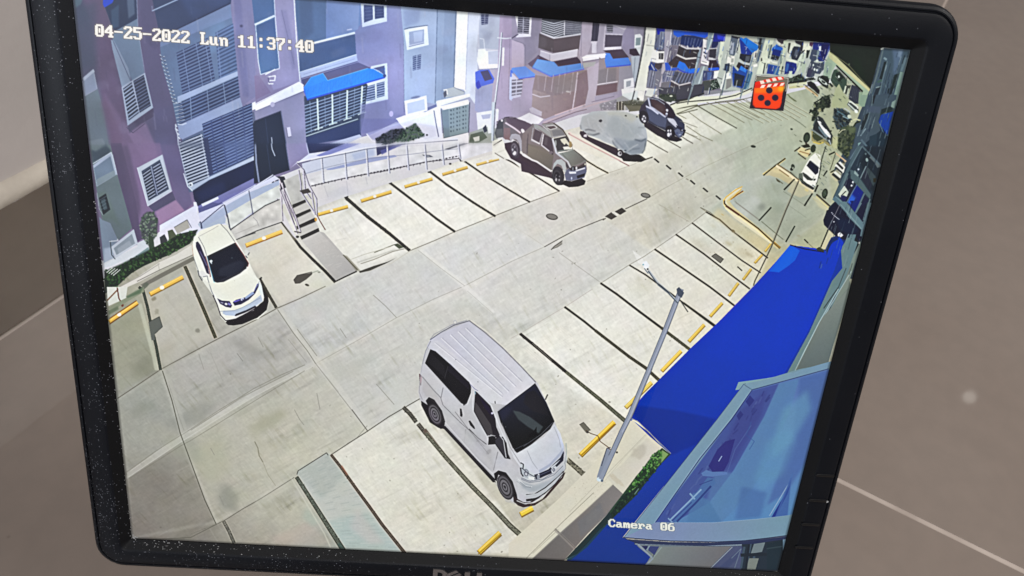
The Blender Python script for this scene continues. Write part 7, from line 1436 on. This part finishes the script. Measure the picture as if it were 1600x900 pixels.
shown("shown_film_icon", [1180.5,118.5,1232.5,122.5,1223.5,174.8,1170.8,170.5], "red film clapper icon near the top right of the screen")

# marks of the touch controls down the right-hand bezel
btn_me = None
for k, (x, y) in enumerate(((.1988, -.0785), (.1983, -.0953), (.1979, -.1120), (.1975, -.1283))):
    if btn_me is None:
        bm = bmesh.new()
        loft(bm, [rrect(-.0052, .0052, -.00085, .00085, .0008, .0040, 4), rrect(-.0052, .0052, -.00085, .00085, .0008, .00495, 4), rrect(-.0048, .0048, -.0005, .0005, .0005, .00515, 4)], cap1=True, cap0=True)
        bmesh.ops.recalc_face_normals(bm, faces=bm.faces[:])
        o = part("menu_button", bm, BUT, True, 30); btn_me = o.data
    else:
        o = bpy.data.objects.new("menu_button", btn_me); C.objects.link(o); o.parent = mon
    o.matrix_local = IM @ Matrix.Translation((x, y, 0))
bm = bmesh.new(); bmesh.ops.create_circle(bm, cap_ends=True, radius=.0007, segments=12, matrix=Matrix.Translation((.2040, -.0958, .00475)))  # single pale speck of dust on the right bezel
part("bezel_speck", bm, CRUMB)

# raised letters of the maker's mark under the screen
X0, Y0, k = -.0156, -.1574, .001
def letter(name, outline, hole=None):
    bm = bmesh.new()
    if hole:
        vo = [bm.verts.new((X0 + x * k, Y0 - y * k, 0)) for x, y in outline]; vh = [bm.verts.new((X0 + x * k, Y0 - y * k, 0)) for x, y in hole]
        n = len(vo)
        for i in range(n):
            bm.faces.new((vo[i], vo[(i + 1) % n], vh[(i + 1) % n], vh[i]))
        bmesh.ops.translate(bm, verts=bm.verts, vec=(0, 0, .0044))
        r = bmesh.ops.extrude_face_region(bm, geom=bm.faces[:])
        bmesh.ops.translate(bm, verts=[v for v in r['geom'] if isinstance(v, bmesh.types.BMVert)], vec=(0, 0, .0009))
        bmesh.ops.recalc_face_normals(bm, faces=bm.faces[:])
    else:
        extrude_poly(bm, [(X0 + x * k, Y0 - y * k) for x, y in outline], .0044, .0053)
    return bm
bmD = letter("D", [(0, 0), (4.2, 0), (6.6, .8), (8.3, 2.6), (8.3, 4.8), (6.8, 6.8), (4.4, 7.6), (0, 7.6)], [(2.6, 2.0), (4.0, 2.0), (4.9, 2.4), (5.6, 3.2), (5.6, 4.4), (5.0, 5.2), (4.0, 5.7), (2.6, 5.7)])
o = part("logo_letter", bmD, CHROME); 
for pts in ([(8.3, 2.8), (13.2, 0), (14.6, 1.2), (10.0, 3.9), (10.7, 4.6), (15.2, 1.9), (16.6, 3.1), (12.0, 5.9), (12.7, 6.5), (17.2, 3.8), (18.4, 5.0), (13.3, 7.9), (7.6, 3.9)],
            [(18.4, .9), (21.4, .9), (21.4, 5.6), (24.6, 5.6), (24.6, 7.8), (18.4, 7.8)],
            [(25.4, .9), (28.4, .9), (28.4, 5.6), (31.6, 5.6), (31.6, 7.8), (25.4, 7.8)]):
    part("logo_letter", letter("x", pts), CHROME)

# crumbs of dust caught along the lip of the bezel
bm = bmesh.new(); rnd = random.Random(11)
def crumb(x, y, z, r):
    c = bmesh.ops.create_icosphere(bm, subdivisions=1, radius=r, matrix=Matrix.Translation((x, y, z)) @ Matrix.Diagonal((1 + rnd.random(), .7 + rnd.random() * .6, .6, 1)))
for i in range(60):
    y = rnd.uniform(-.150, .05); crumb(-.1880 + rnd.gauss(0, .0003), y, .0008, rnd.uniform(.00008, .00024))
for i in range(90):
    x = -.186 + abs(rnd.gauss(0, .05)); y = rnd.uniform(-.1555, -.1508); crumb(x, y, .0008 + (-.1508 - y) * .7, rnd.uniform(.00008, .00028))
for i in range(16):
    crumb(-.1868 + rnd.gauss(0, .0016), -.1495 + rnd.gauss(0, .0008), .0006, rnd.uniform(.0001, .0004))
for i in range(26):
    t_ = rnd.random(); crumb(.186 - abs(rnd.gauss(0, .02)), -.1512 - rnd.random() * .003, .002, rnd.uniform(.00006, .00014))
o = part("dust", bm, CRUMB); o['kind'] = 'stuff'

# stand behind and below the screen
bm = bmesh.new()
V = PM.translation; bx, by = .062, .036
def neck(cx, cy, z, w, d):
    c, s = math.cos(math.radians(-59.8)), math.sin(math.radians(-59.8))
    return [(cx + x * c - y * s, cy + x * s + y * c, z) for x, y, _ in rrect(-w, w, -d, d, .008, 0, 4)]
P0 = (IM @ Vector((0, -.02, -.052)))
loft(bm, [neck(.035, .020, .012, .040, .016), neck(.030, .018, .06, .034, .014), neck(P0.x + .012, P0.y + .007, .18, .032, .013), neck(P0.x + .006, P0.y + .003, P0.z + .02, .03, .012)], cap0=True, cap1=True)
bmesh.ops.recalc_face_normals(bm, faces=bm.faces[:])
obj("stand_neck", bm, BACKP, mon, True, 40)
bm = bmesh.new()
def base(w, d, z, r):
    c, s = math.cos(math.radians(-59.8)), math.sin(math.radians(-59.8))
    return [(.045 + x * c - y * s, .026 + x * s + y * c, z) for x, y, _ in rrect(-w, w, -d, d, r, 0, 8)]
loft(bm, [base(.108, .078, .0002, .05), base(.110, .080, .002, .052), base(.110, .080, .008, .052), base(.106, .076, .0115, .05), base(.045, .03, .0135, .02)], cap0=True, cap1=True)
bmesh.ops.recalc_face_normals(bm, faces=bm.faces[:])
obj("stand_base", bm, BACKP, mon, True, 40)
